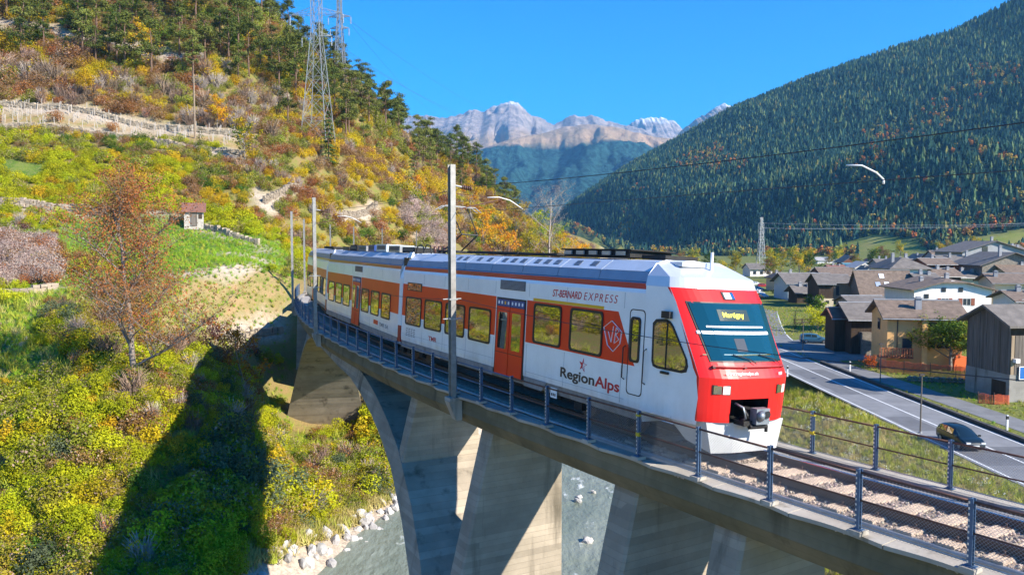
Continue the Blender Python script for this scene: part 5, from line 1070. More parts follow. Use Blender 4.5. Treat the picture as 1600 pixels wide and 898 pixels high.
house('farwhite', 'white house beyond the car park below the lattice pylon', M_WREND, M_SLATE, [(.2, 1.8, .9, .9, 2), (.5, 1.8, .9, .9, 2), (.8, 1.8, .9, .9, 2)])
house('longbrown', 'long brown roofed building behind the barns', M_TIMBR, M_TILE, [])
house('smallgrey', 'small grey roofed house among the yellow trees', M_WREND, M_SLATE, [(.5, 1.4, .8, .8, 2)])
house('darkroof', 'white house under a large dark hipped roof with chimneys', M_WREND, M_SLATE, [(.60, 4.6, .6, 1.4, 2), (.76, 4.6, .6, 1.4, 2), (.90, 4.6, .6, 1.4, 2)], chim=[(.2, .3, 1.3), (.72, .5, 1.2)], over=.9)
house('redbrown', 'red brown house with dark openings right of the hipped roof', M_TIMBR, M_TILE, [(.3, 5.6, .7, 1.5, 2), (.6, 5.6, 1.4, 1.6, 2)], chim=[(.5, .5, .7)])
house('bigap', 'big grey gabled house highest in the village', M_GREYR, M_SLATE, [(.34, 10.6, 1.4, 1.3, 2)], chim=[(.58, .3, 1.6), (.85, .2, 1.2), (.93, .2, 1.2)], over=.8)
house('stone', 'rough stone gable house below the big grey gable', M_STONEW, M_SLATE, [(.45, 6.2, 1.0, 1.2, 2)], chim=[(.33, .1, 2.2)], over=.9)
house('creamR', 'cream house with shaded balcony at the right edge behind the white house', M_CREAM, M_TILE, [(.12, 4.2, .5, 1.0, 1), (.3, 4.2, .5, 1.0, 0), (.12, 1.7, .5, 1.2, 2), (.6, 3.5, .8, 1.2, 2)], chim=[(.15, .3, .9)], over=.7)
house('midgrey', 'dark roofed house between the red brown house and the stone gable', M_GREYR, M_SLATE, [(.3, 5.3, .8, 1.2, 2), (.75, 5.3, .8, 1.2, 2)], chim=[(.3, .4, 1.0), (.8, .4, 1.6)], over=.9)
house('chalet', 'brown timber chalet far off below the meadow', M_TIMBR, M_SLATE, [(.3, 2.4, .8, .8, 2), (.7, 2.4, .8, .8, 2)], over=1.2)
house('blueroof', 'low building with a blue green sheet roof', M_GREYR, M_BLUEROOF, [])
house('shed', 'long pale roofed shed at the foot of the wood', M_WREND, M_LTROOF, [])
house('whgable', 'white gabled house with pale grey roof in front of the chalet', M_WREND, M_LTROOF, [(.5, 2.2, .9, .9, 2)])
house('ch2', 'far cottage with reddish roof under the field', M_CREAM, M_REDTILE, [(.5, 2.0, .8, .8, 2)], chim=[(.5, .5, .8)])
house('ch3', 'grey house with two chimneys left of the hipped roof', M_GREYR, M_SLATE, [(.4, 3.4, .8, 1.0, 2)], chim=[(.3, .5, 1.0), (.7, .5, .9)])
house('upbrown', 'brown roofed house in front of the upper meadow', M_GREYR, M_TILE, [(.4, 6.0, .8, 1.2, 2)], chim=[(.3, .5, .9)])
for args in (('a1', 'white gabled cottage tucked below the dark hipped roof', M_WREND, M_TILE, [(.5, 1.6, .8, .9, 2)]), ('a2', 'red brown timber house just right of the white house ridge', M_TIMBR, M_SLATE, [(.3, 2.6, .7, .9, 2), (.7, 2.6, .7, .9, 2)]), ('a3', 'small dark roofed house with wooden wall in the tight middle of the village', M_TIMBD, M_TILE, [(.5, 2.6, .8, .9, 2)]),
    ('a4', 'low house with pale wall under the stone gable', M_CREAM, M_SLATE, [(.3, 2.4, .8, .9, 2), (.7, 2.4, .8, .9, 2)]), ('a5', 'cream house at the right edge above the white house', M_CREAM, M_TILE, [(.2, 4.0, .7, 1.0, 1), (.55, 4.0, .7, 1.0, 1)]), ('a6', 'house with reddish chimneys highest at the right edge', M_TIMBR, M_SLATE, [(.3, 7.0, .8, 1.0, 2)]),
    ('a7', 'tiny white gable left of the hipped roof', M_WREND, M_SLATE, [(.5, 1.6, .8, .8, 2)]), ('a8', 'brown shed roof between the tiny gable and the hipped roof', M_TIMBL, M_TILE, []), ('a9', 'small house with red roof among the trees beyond the blue house', M_CREAM, M_REDTILE, [(.5, 1.6, .8, .8, 2)]),
    ('a10', 'grey house behind the hipped roof', M_GREYR, M_TILE, [(.5, 4.0, .8, 1.0, 2)]), ('a11', 'white house with dark shutters at the right edge behind the barn', M_WREND, M_TILE, [(.2, 4.2, .7, 1.1, 1), (.6, 4.2, .7, 1.1, 1), (.2, 1.8, .7, 1.1, 1)]), ('a12', 'dark timber lean to in front of the pale blue house', M_TIMBD, M_SLATE, []),
    ('a13', 'grey gabled house in the second row behind the hipped roof', M_GREYR, M_SLATE, [(.5, 5.4, .8, 1.0, 2)]), ('a14', 'brown roofed house in the second row left of the big grey gable', M_CREAM, M_TILE, [(.4, 5.0, .8, 1.0, 2)])): house(*args, chim=[(.35, .45, .8), (.75, .4, .6)], over=.7)
# the old barn beside the road: planks are pieces of their own
bt_ = thing('barn', 'tall weathered timber barn on a concrete base at the right edge', 'barn', (37.5, 65.2, GZV), R(-84)); bw, bd, beh, brh = 4.9, 9.0, 6.0, 7.15
b = MB(); b.prism([(0, 0, -.3), (bw, 0, -.3), (bw, 0, beh), (bw / 2, 0, brh), (0, 0, beh)], (0, bd, 0)); b.build('wall', M_TIMBD, bt_)
b = MB(); b.box((bw / 2, bd / 2, .9), (bw + .10, bd + .10, 2.4)); b.build('plinth', concrete('barn concrete', (.36, .34, .30), (.27, .25, .22), .2), bt_)
b = MB(); b.box((bw * .78, -.07, .75), (1.5, .06, 1.5)); b.build('door', M_TIMBD, bt_)
pk_ = [MB() for _ in range(3)]
n = 19
for k in range(n):
    x0 = bw * k / n; xm = x0 + bw / n / 2; zt = beh + (brh - beh) * (1 - abs(xm - bw / 2) / (bw / 2)) - .06; b = MB(); b.box((xm, -.03 - .012 * (k * 7 % 3), (2.1 + zt) / 2), (bw / n - .02, .04, zt - 2.1)); b.build('plank', M_TIMB if k % 7 else M_TIMB2, bt_)
n = 30
for k in range(n):
    y0 = bd * (k + .5) / n; b = MB(); b.box((bw + .03 + .014 * (k * 5 % 3), y0, (2.1 + beh - .9) / 2), (.04, bd / n - .025, beh - 2.1 - .9)); b.build('plank', M_TIMB if k % 5 else M_TIMBL, bt_)
rb = MB(); sl = (brh - beh) / (bw / 2)
for sg in (0, 1):
    P = lambda q: q if sg == 0 else (bw - q[0], q[1], q[2])
    rb.prism([P((-.6, -.6, beh - .6 * sl)), P((bw / 2, -.6, brh)), P((bw / 2, bd + .5, brh)), P((-.6, bd + .5, beh - .6 * sl))], (0, 0, .17))
rb.build('roof', M_SLATE, bt_)
b = MB(); b.box((bw + .2, .35, 3.2), (.35, .35, .3)); b.build('wall_lamp', M_WREND, bt_)
sg_ = thing('sign', 'blue and white ski shop board hanging on the barn wall at the right edge', 'sign', bt_.matrix_basis @ Vector((bw + .13, .75, 2.35)) if False else (Matrix.Translation(bt_.location) @ Matrix.Rotation(R(-84), 4, 'Z')) @ Vector((bw + .16, .62, 1.75)), R(-84 + 90))
b = MB(); b.box((1.3, 0, .5), (2.6, .06, 1.0)); b.build('board', plain('sign white', (.8, .8, .8), .5), sg_); b = MB(); b.box((1.3, -.032, .5), (2.46, .012, .88)); b.build('face', plain('sign blue', (.015, .13, .42), .45), sg_)
b = MB(); b.box((1.6, -.041, .68), (1.9, .008, .36)); b.build('stripe', bpy.data.materials['sign white'], sg_)
text_fit('lettering', 'SKIS', 1.0, .26, plain('sign navy', (.01, .03, .12), .5), sg_, Matrix.Translation((.72, -.048, .55)) @ Matrix.Rotation(R(90), 4, 'X'), .03)
text_fit('lettering', 'skise', 1.1, .30, bpy.data.materials['sign white'], sg_, Matrix.Translation((.72, -.042, .12)) @ Matrix.Rotation(R(90), 4, 'X'), .03)

# ------------------------------------------------------------------ cars
M_TYRE = plain('tyre', (.02, .02, .02), .8); M_RIM = plain('alloy rim', (.5, .5, .52), .3, .9); M_CGLASS = glass_mat('car glass', (.015, .03, .04), .0); M_HL = plain('car lamp', (.8, .82, .85), .1, .2)
CARST = [(-2.30, .35, .62, .64, .70), (-2.17, .22, .76, .79, .83), (-1.6, .2, .93, .96, .88), (-1.2, .2, .99, 1.03, .89), (-.35, .2, 1.02, 1.52, .90), (.6, .2, 1.04, 1.62, .90), (1.6, .2, 1.04, 1.57, .90), (2.1, .22, 1.02, 1.38, .87), (2.25, .27, .95, 1.05, .84), (2.31, .38, .82, .84, .77)]
def car_mesh(paint):
    rings = []
    for y, zb, zl, zr, hw in CARST:
        hr = hw * (.76 if zr > 1.2 else .93); half = [(hw * .86, zb), (hw * .98, zb + .16), (hw, (zb + zl) / 2 + .05), (hw * .96, zl), (hr, max(zl, zr - .07)), (hr * .7, zr), (0, zr + .015)]
        rings.append([(x, y, z) for x, z in half] + [(-x, y, z) for x, z in reversed(half[:-1])])
    b = MB(); n = len(rings[0]); k = len(rings); b.add([v for r_ in rings for v in r_], [(i * n + j, i * n + (j + 1) % n, (i + 1) * n + (j + 1) % n, (i + 1) * n + j) for i in range(k - 1) for j in range(n)] + [tuple(range(n)), tuple(range((k - 1) * n, k * n))])
    return b, rings
def make_car(label, paint, loc, rz, group=None):
    t = thing('parked_car' if group else 'minivan', label, 'car', loc, rz, group); t.scale = (.72,) * 3; b, rings = car_mesh(paint); bd_ = b.build('body', paint, t, smooth=True)
    def lerp(a, c_, f): return Vector(a).lerp(Vector(c_), f)
    for sd in (3, 8):                                      # side windows between the belt and the roof rail
        for i0, i1 in ((4, 5), (5, 6), (6, 7)):
            A, B = rings[i0], rings[i1]; lo_, hi_ = (3, 4) if sd == 3 else (9, 8); o = Vector((.012 if sd == 3 else -.012, 0, .004))
            pts = [lerp(lerp(A[lo_], B[lo_], .05), lerp(A[hi_], B[hi_], .05), .06) + o, lerp(lerp(A[lo_], B[lo_], .95), lerp(A[hi_], B[hi_], .95), .06) + o, lerp(lerp(A[lo_], B[lo_], .95), lerp(A[hi_], B[hi_], .95), .92) + o, lerp(lerp(A[lo_], B[lo_], .05), lerp(A[hi_], B[hi_], .05), .92) + o]
            q = MB(); q.add(pts, [(0, 1, 2, 3)]); q.build('window', M_CGLASS, t)
    for i0, i1, nm in ((3, 4, 'windscreen'), (8, 7, 'rear_window')):
        A, B = rings[i0], rings[i1]; o = Vector((0, -.012 if i0 == 3 else .012, .012)); a0, a1 = lerp(A[4], A[5], .3), lerp(A[8], A[7], .3); b0, b1 = lerp(B[4], B[5], .25), lerp(B[8], B[7], .25)
        q = MB(); q.add([lerp(a0, b0, .08) + o, lerp(a1, b1, .08) + o, lerp(a1, b1, .93) + o, lerp(a0, b0, .93) + o], [(0, 1, 2, 3)]); q.build(nm, M_CGLASS, t)
    for sx in (-1, 1):
        q = MB(); q.box((sx * .60, -2.20, .70), (.34, .16, .15)); q.build('headlight', M_HL, t); q = MB(); q.box((sx * .68, 2.25, .85), (.18, .10, .24)); q.build('tail_light', plain('tail red', (.4, .01, .01), .3) if 'tail red' not in bpy.data.materials else bpy.data.materials['tail red'], t)
        q = MB(); q.box((sx * 1.0, -1.0, 1.05), (.2, .1, .14)); q.build('mirror', paint, t)
        for yy in (-1.42, 1.40):
            q = MB(); q.tube([(sx * .72, yy, .31), (sx * .92, yy, .31)], .31, 16); w = q.build('wheel', M_TYRE, t); q = MB(); q.tube([(sx * .90, yy, .31), (sx * .928, yy, .31)], .20, 10); q.build('rim', M_RIM, w)
    q = MB(); q.box((0, -2.29, .46), (1.1, .06, .16)); q.build('grille', M_TYRE, t); q = MB(); q.box((0, -2.33, .52), (.5, .02, .11)); q.build('licence_plate', M_FRAME, t)
    return t
M_CARB = mat('dark teal car paint', (.006, .014, .018), .35, .1, 2, coat=.3); M_CARBLUE = mat('blue car paint', (.03, .10, .17), .3, .1, 2, coat=.6); M_CARNAVY = mat('navy car paint', (.015, .04, .09), .3, .1, 2, coat=.6); M_CARBLK = mat('black car paint', (.01, .01, .012), .3, .1, 2, coat=.6); M_CARWH = mat('white car paint', (.7, .7, .7), .35, .05, 2, coat=.4); M_CARRED = mat('red car paint', (.4, .03, .02), .35, .05, 2, coat=.4); M_CARSIL = mat('silver car paint', (.45, .46, .48), .35, .05, 2, metal=.5)
make_car('dark minivan driving along the road towards the camera', M_CARB, (26.9, 47.2, GZV + .03), 0)
G = 'cars parked by the barns'
make_car('blue estate car parked farthest from the low barn', M_CARBLUE, (36.8, 96.5, GZV + .02), R(80), G); make_car('navy car parked between the blue car and the low barn', M_CARNAVY, (38.2, 91.8, GZV + .02), R(76), G); make_car('black car half hidden against the low barn', M_CARBLK, (41.0, 91.0, GZV + .02), R(85), G)
G = 'cars in the far car park'
for p_, lb, (xx, yy), rz in ((M_CARWH, 'white car nearest the camera in the far car park', (57.5, 186), 80), (M_CARSIL, 'silver car in the middle of the far car park', (63, 204), 75), (M_CARRED, 'red car in the far car park beside the cream house', (69, 218), 85), (M_CARWH, 'white car at the back of the far car park', (70, 228), 95), (M_CARNAVY, 'navy car at the left of the far car park', (60, 196), 100), (M_CARSIL, 'silver car beside the hedge of the street', (55.5, 176), 15)): make_car(lb, p_, (xx, yy, GZV + .02), R(rz), G)
# trailer by the tan house
tl_ = thing('trailer', 'white covered trailer parked left of the tan house', 'trailer', (40.2, 89.0, GZV + .02), R(-10)); b = MB(); b.box((0, 0, .62), (2.0, 1.3, .6)); b.prism([(-1.0, -.65, .93), (1.0, -.65, .93), (.9, -.3, 1.1), (-.9, -.3, 1.1)], (0, .6, 0)); b.build('box', M_CARWH, tl_)
for sx in (-.95, .95): b = MB(); b.tube([(0, sx * .7 - .07, .28), (0, sx * .7 + .07, .28)], .28, 14); b.build('wheel', M_TYRE, tl_)
# ------------------------------------------------------------------ small things along the road
M_POST = mat('brown pole', (.16, .13, .10), .7, .3, 3)
def pole(name, label, x, y, h, r_, cat, head=True):
    t = thing(name, label, cat, (x, y, GZV)); b = MB(); b.tube([(0, 0, -.2), (0, 0, h)], r_, 8, r2=r_ * .7); b.build('shaft', M_POST, t); b = MB(); b.tube([(0, 0, -.1), (0, 0, .12)], r_ * 2, 8); b.build('foot', M_GREYR, t)
    if head: b = MB(); b.box((0, 0, h + .06), (.3, .18, .12)); b.build('lamp_head', M_DKFR, t)
pole('lamp_post', 'slender brown lamp post at the near edge of the road before the minivan', 26.1, 50.3, 3.7, .055, 'lamp post'); pole('lamp_post', 'lamp post on the verge in front of the tan house', 31.75, 68.1, 3.4, .05, 'lamp post'); pole('lamp_post', 'lamp post beside the parked blue car', 32.8, 89.3, 3.2, .06, 'lamp post')
for x, y, lb in ((25.1, 72, 'white delineator post nearest the train front'), (31.9, 74.6, 'white delineator post on the verge opposite the tan house'), (32.2, 51.2, 'white delineator post on the verge beside the minivan')):
    t = thing('delineator_post', lb, 'road post', (x, y, GZV)); b = MB(); b.box((0, 0, .5), (.13, .10, 1.0)); b.build('post', M_CARWH, t); b = MB(); b.box((0, 0, .82), (.136, .106, .22)); b.build('band', M_TYRE, t)
# orange mesh fences
M_ORNET = mat('orange plastic net', (.95, .20, .08), .6, .3, 5)
def net(label, pts, h, st=.09):
    t = thing('plastic_net', label, 'net fence', (pts[0][0], pts[0][1], GZV)); b = MB(); cum = 0; sb = MB(); W_ = wroot(t)
    for (x0, y0), (x1, y1) in zip(pts, pts[1:]):
        p, q = Vector((x0, y0, GZV + .02)), Vector((x1, y1, GZV + .02)); L = (q - p).length; n = int(L / st)
        for k in range(n): c_ = p.lerp(q, k / n); b.beam(c_, c_ + Vector((.03 * math.sin(k), 0, h * (1 + .06 * math.sin(k * .5)))), .045, .012)
        for z in np.arange(.05, h, .08): b.beam(p + Vector((0, 0, z)), q + Vector((0, 0, z * (1 + .03 * math.sin(x0)))), .012, .04)
        sb = MB(); sb.tube([p, p + Vector((0, 0, h + .15))], .03, 6); wb(sb, 'stake', M_RUST, t)
    o = wb(b, 'netting', M_ORNET, t); o['kind'] = 'stuff'
net('long orange plastic net in front of the tan house and its tree', [(34.8, 75.0), (36.3, 73.2), (38, 71.8), (39.6, 70.5), (41.2, 69.6)], 1.15); net('short orange net at the corner of the weathered barn', [(35.4, 59.9), (36.3, 59.4), (37.4, 59.3)], .75)
b = MB(); b.prism([(42.0, 75.2, GZV), (44.6, 75.2, GZV), (45.0, 75.2, GZV + 1.0), (42.2, 75.2, GZV + 1.5)], (0, 1.4, 0)); tag(b.build('skip', plain('orange skip paint', (.75, .14, .03), .5)), 'orange metal skip between the tree and the barn', 'skip')
t = thing('stone_wall', 'low rubble wall below the orange net', 'wall', (34.9, 69.4, GZV))
for k in range(26):
    b = MB(); b.add(*[(lambda me: ([tuple(v.co) for v in me.vertices], [tuple(p.vertices) for p in me.polygons]))(stone_mesh('s', M_STONEW, 50 + k, .6))][0]); b.v = [(v[0] * .55 + (k % 13) * .44, v[1] * .4 - (k % 13) * .11, v[2] * .5 + .14 + .24 * (k // 13)) for v in b.v]; b.build('stone', M_STONEW, t)
t = thing('wooden_fence', 'low dark wooden fence along the garden by the street', 'fence', (42, 118, GZV))
for k in range(12): b = MB(); b.box((k * 1.3, k * .35, .45), (.14, .14, .95)); b.build('post', M_TIMBD, t)
for z in (.35, .75): b = MB(); b.beam((-.1, -.05, z), (14.4, 3.9, z), .06, .16); b.build('rail', M_TIMBD, t)
# lattice pylons
def pylon(label, loc, rz, H_, w0, wt, arms, mt, bays=9, th_=.09, waist=.62):
    t = thing('lattice_pylon', label, 'pylon', loc, rz); L_ = lambda z: (w0 + (wt - w0) * min(1, z / (H_ * waist))) / 2
    zs = [0]; 
    for k in range(bays): zs.append(zs[-1] + 1.0 / (1 + k * .12))
    zs = [z / zs[-1] * H_ for z in zs]; C4 = ((-1, -1), (1, -1), (1, 1), (-1, 1))
    for cx, cy in C4:
        b = MB(); zz = [0, H_ * waist, H_]; 
        for a, c_ in zip(zz, zz[1:]): b.beam((cx * L_(a), cy * L_(a), a), (cx * L_(c_), cy * L_(c_), c_), th_ * 1.3)
        b.build('leg', mt, t)
    for k, (a, c_) in enumerate(zip(zs, zs[1:])):
        for i in range(4):
            (x0, y0), (x1, y1) = C4[i], C4[(i + 1) % 4]; la, lc = L_(a), L_(c_)
            b = MB(); b.beam((x0 * la, y0 * la, a), (x1 * lc, y1 * lc, c_), th_ * .7); b.beam((x1 * la, y1 * la, a), (x0 * lc, y0 * lc, c_), th_ * .7); b.beam((x0 * lc, y0 * lc, c_), (x1 * lc, y1 * lc, c_), th_ * .6); b.build('cross_brace', mt, t)
    for z, ln in arms:
        for sg in (-1, 1):
            b = MB(); l_ = L_(z); tip = (sg * ln, 0, z + .1)
            for yy in (-l_, l_):
                b.beam((sg * l_, yy, z), tip, th_ * .8); b.beam((sg * l_, yy, z + ln * .22), tip, th_ * .8)
                for f in (.25, .5, .75):
                    p = Vector((sg * l_, yy, z)).lerp(Vector(tip), f); q = Vector((sg * l_, yy, z + ln * .22)).lerp(Vector(tip), f - .15); b.beam(p, q, th_ * .5); b.beam(p, Vector((p.x, -p.y, p.z)), th_ * .45)
            arm = b.build('crossarm', mt, t); q = MB()
            for k in range(6): q.tube([(sg * ln, 0, z - .15 - k * .28), (sg * ln, 0, z - .32 - k * .28)], .14, 6)
            q.build('insulator_string', M_GALV, arm)
    return t
M_PYL = mat('galvanised lattice', (.40, .41, .40), .5, .2, 3, metal=.4); M_PYL2 = mat('weathered lattice', (.34, .36, .38), .5, .2, 3, metal=.4)
pylon('tall lattice pylon standing on the left hillside among pines', (-36.7, 152, ground_z(-36.7, 152) - .3), R(-8), 52.2 - ground_z(-36.7, 152), 5.0, 1.6, [(43.1 - ground_z(-36.7, 152), 2.9), (47.2 - ground_z(-36.7, 152), 5.2)], M_PYL, bays=9, th_=.085, waist=.72)
pylon('second lattice pylon behind the first, on the hill crest', (-42.6, 200, 43.5), R(-8), 21, 2.6, .9, [(13.5, 2.4), (16.3, 2.9)], M_PYL2, bays=8, th_=.12, waist=.8)
pylon('slim lattice pylon rising over the car park behind the train cab', (90.6, 290, GZV), R(10), 21.5, 3.0, .7, [(17.5, 1.2), (19.3, 1.1)], M_PYL, bays=10, th_=.11, waist=.9)
t = thing('utility_pole', 'wooden utility pole on the vineyard terrace of the left hillside', 'utility pole', (-51.3, 130, ground_z(-51.3, 130))); b = MB(); b.tube([(0, 0, -.3), (0, 0, 10.2)], .16, 8, r2=.11); b.build('shaft', mat('pole wood', (.30, .22, .15), .8, .3, 4), t); b = MB(); b.box((0, 0, 9.8), (1.4, .1, .1)); b.build('crossarm', M_TIMB, t)
lw = []
for (a, c_, d) in ((Vector((-31.5, 151, 46.4)), Vector((20, 900, 158)), 14), (Vector((-42, 152, 46.4)), Vector((8, 900, 150)), 14), (Vector((-33.8, 151.5, 42)), Vector((12, 900, 146)), 14), (Vector((-39.8, 199.5, 58)), Vector((-60, 900, 148)), 12)): lw.append(sag(a, c_, d, 30))
for k, q in enumerate(lw): b = MB(); b.tube(q, .03, 4); tag(b.build('power_line', plain('bare conductor', (.10, .14, .2), .5) if k == 0 else bpy.data.materials['bare conductor']), 'thin power line running from the hillside pylons towards the far peaks', 'power line', 'power lines over the left hill')
for k, (dz, dx) in enumerate(((19.4, 1.0), (17.6, 1.1), (17.6, -1.1))): b = MB(); b.tube(sag(Vector((90.6 + dx, 290, GZV + dz)), Vector((270 + dx * 4, 250 + 12 * k, 16.5 + k)), 3, 20), .028, 4); tag(b.build('village_line', plain('pale conductor', (.4, .42, .45), .5) if k == 0 else bpy.data.materials['pale conductor']), 'thin pale power line from the slim pylon above the village roofs', 'power line', 'power lines over the village')
# little shed on the hillside
sh = thing('shed', 'small stone shed with rusty roof on the hillside terrace', 'shed', (-39.2, 98.2, ground_z(-39, 98.4)), R(20))
b = MB(); b.prism([(-1.0, -.9, -.4), (-1.0, -.9, 1.75), (-1.0, 1.0, 2.65), (-1.0, 1.0, -.4)], (2.2, 0, 0)); b.build('wall', mat('shed stone', (.50, .45, .39), .9, .35, 3, .5), sh); b = MB(); b.prism([(-1.3, -1.2, 1.66), (-1.3, 1.25, 2.82), (-1.3, 1.25, 2.94), (-1.3, -1.2, 1.78)], (2.8, 0, 0)); b.build('roof', M_REDTILE, sh); b = MB(); b.box((.1, -.93, .8), (.75, .06, 1.6)); b.build('door', M_TIMB, sh); b = MB(); b.box((.85, -.93, 1.2), (.4, .06, .6)); b.build('window', M_TIMBD, sh)
# ------------------------------------------------------------------ leaves, shrubs, trees
def leaf_mesh(name, C_, Nn, S, mats, slots=None, aspect=.6):
    n = len(C_); C_ = np.asarray(C_); Nn = np.asarray(Nn); Nn = Nn / (np.linalg.norm(Nn, axis=1, keepdims=True) + 1e-9)
    A = np.cross(Nn, RNG.normal(size=(n, 3))); A /= np.linalg.norm(A, axis=1, keepdims=True) + 1e-9; B = np.cross(Nn, A); S = np.asarray(S)[:, None] * np.ones((n, 1))
    co = np.stack([C_ - A * S * .5, C_ + B * S * .5 * aspect, C_ + A * S * .5, C_ - B * S * .5 * aspect], 1).reshape(-1, 3)
    me = bpy.data.meshes.new(name); me.vertices.add(4 * n); me.vertices.foreach_set('co', co.ravel()); me.loops.add(4 * n); me.loops.foreach_set('vertex_index', np.arange(4 * n, dtype=np.int32)); me.polygons.add(n)
    me.polygons.foreach_set('loop_start', np.arange(0, 4 * n, 4, dtype=np.int32)); me.polygons.foreach_set('loop_total', np.full(n, 4, np.int32))
    for m in (mats if isinstance(mats, list) else [mats]): me.materials.append(m)
    if slots is not None: me.polygons.foreach_set('material_index', np.asarray(slots, np.int32))
    me.update(); me.validate(); return me
def rnd_dir(n):
    v = RNG.normal(size=(n, 3)); return v / np.linalg.norm(v, axis=1, keepdims=True)
def blob_leaves(blobs, n, jitter=.25, up=.5):
    """leaves near the surfaces of ellipsoid clumps (x, y, z, rx, rz)"""
    bl = np.array(blobs); w = bl[:, 3] ** 2; idx = RNG.choice(len(bl), n, p=w / w.sum()); d = rnd_dir(n); r = 1 - jitter * RNG.random(n) ** .7
    C_ = bl[idx, :3] + d * r[:, None] * np.stack([bl[idx, 3], bl[idx, 3], bl[idx, 4]], 1); N_ = d + rnd_dir(n) * .9 + np.array([0, 0, up]); return C_, N_
def shrub_mesh(name, mt, h=1.0, w=1.0, n=420, leaf=.13, nb=9, twig=None):
    n = int(n * 3.3); leaf *= .55; nb += 6
    bl = []
    for k in range(nb):
        a = random.uniform(0, 6.28); r = w * .5 * math.sqrt(random.random()) * .85; zz = h * random.uniform(.25, .78) * (1 - .35 * r / (w * .5)); q = random.uniform(.13, .27); bl.append((r * math.cos(a), r * math.sin(a), zz, q * w, q * h * 1.1))
    C_, N_ = blob_leaves(bl, n); C_[:, 2] = np.abs(C_[:, 2]); S = leaf * RNG.uniform(.6, 1.4, n); mats = [mt]; slots = np.zeros(n, int)
    if twig is not None:
        mats = [mt, twig]; slots = (RNG.random(n) < .15).astype(int)
    return leaf_mesh(name, C_, N_, S, mats, slots)
def twig_mesh(name, mt, lf=None, h=1.2, w=1.2, n=260, leafn=60, leaf=.10):
    v = []; b = MB()
    for k in range(n):
        a = random.uniform(0, 6.28); s_ = random.uniform(0, .25) * w; t_ = random.uniform(.25, .5) * w; z0 = random.uniform(0, h * .6); z1 = z0 + random.uniform(.2, .5) * h
        p = Vector((s_ * math.cos(a), s_ * math.sin(a), z0)); q = Vector((t_ * math.cos(a + random.uniform(-.7, .7)), t_ * math.sin(a + random.uniform(-.7, .7)), z1)); o = Vector((random.gauss(0, 1), random.gauss(0, 1), random.gauss(0, .5))).normalized() * .016
        b.quad(p - o, p + o, q + o * .4, q - o * .4)
    me = b.mesh(name, [mt], fix=False)
    if lf:
        bl = [(random.uniform(-.35, .35) * w, random.uniform(-.35, .35) * w, random.uniform(.3, .9) * h, .2 * w, .2 * h) for k in range(7)]; C_, N_ = blob_leaves(bl, leafn, .8); m2 = leaf_mesh('tmp', C_, N_, leaf * RNG.uniform(.6, 1.4, leafn), lf)
        bm = bmesh.new(); bm.from_mesh(me); f0 = len(bm.faces); bm.from_mesh(m2); bm.faces.ensure_lookup_table()
        for f in bm.faces[f0:]: f.material_index = 1
        bm.to_mesh(me); bm.free(); me.materials.append(lf); bpy.data.meshes.remove(m2)
    return me
L_YG = leaf_mat('yellow green leaves', (.52, .50, .018), (.32, .36, .015)); L_YEL = leaf_mat('yellow leaves', (.64, .45, .02), (.46, .33, .02)); L_OLV = leaf_mat('olive leaves', (.36, .36, .04), (.21, .24, .03)); L_GRN = leaf_mat('green leaves', (.14, .22, .025), (.07, .13, .02))
L_RUST = leaf_mat('rust leaves', (.46, .19, .045), (.28, .12, .04)); L_BRN = leaf_mat('brown leaves', (.36, .20, .07), (.24, .135, .05)); L_PUR = leaf_mat('dull purple leaves', (.18, .085, .07), (.11, .05, .05)); L_ORG = leaf_mat('orange leaves', (.80, .38, .02), (.58, .28, .02)); L_GREY = leaf_mat('grey green willow leaves', (.17, .20, .11), (.09, .12, .06))
L_PINE = leaf_mat('pine needles', (.15, .175, .035), (.07, .095, .02), trans=.1); L_PINE2 = leaf_mat('light pine needles', (.22, .235, .05), (.11, .135, .03), trans=.1); L_SPR = leaf_mat('spruce needles', (.08, .125, .03), (.04, .07, .02), trans=.08)
M_BARK = mat('pine bark', (.20, .12, .08), .9, .4, 5, .5); M_BARKG = mat('grey bark', (.30, .25, .21), .9, .4, 5, .4); M_TWIG = mat('bare twigs', (.34, .23, .165), .9, .3, 2, rnd=.25); M_TWIGP = mat('pale twigs', (.46, .38, .32), .9, .3, 2, rnd=.2)
SHR = {}
def addp(kind, *ms): SHR[kind] = [proto('shrub', m) for m in ms]
addp('yg', *[shrub_mesh('shrub', L_YG, 1.0, 1.25, 520, .125, 9) for k in range(3)]); addp('yel', *[shrub_mesh('shrub', L_YEL, 1.1, 1.2, 480, .13, 8) for k in range(2)]); addp('olv', *[shrub_mesh('shrub', L_OLV, 1.1, 1.25, 500, .13, 9, M_TWIG) for k in range(3)])
addp('grn', *[shrub_mesh('shrub', L_GRN, 1.05, 1.2, 480, .13, 9) for k in range(2)]); addp('rust', *[shrub_mesh('shrub', L_RUST, 1.1, 1.2, 420, .12, 8, M_TWIG) for k in range(2)]); addp('brn', *[shrub_mesh('shrub', L_BRN, 1.1, 1.3, 420, .12, 9, M_TWIG) for k in range(2)])
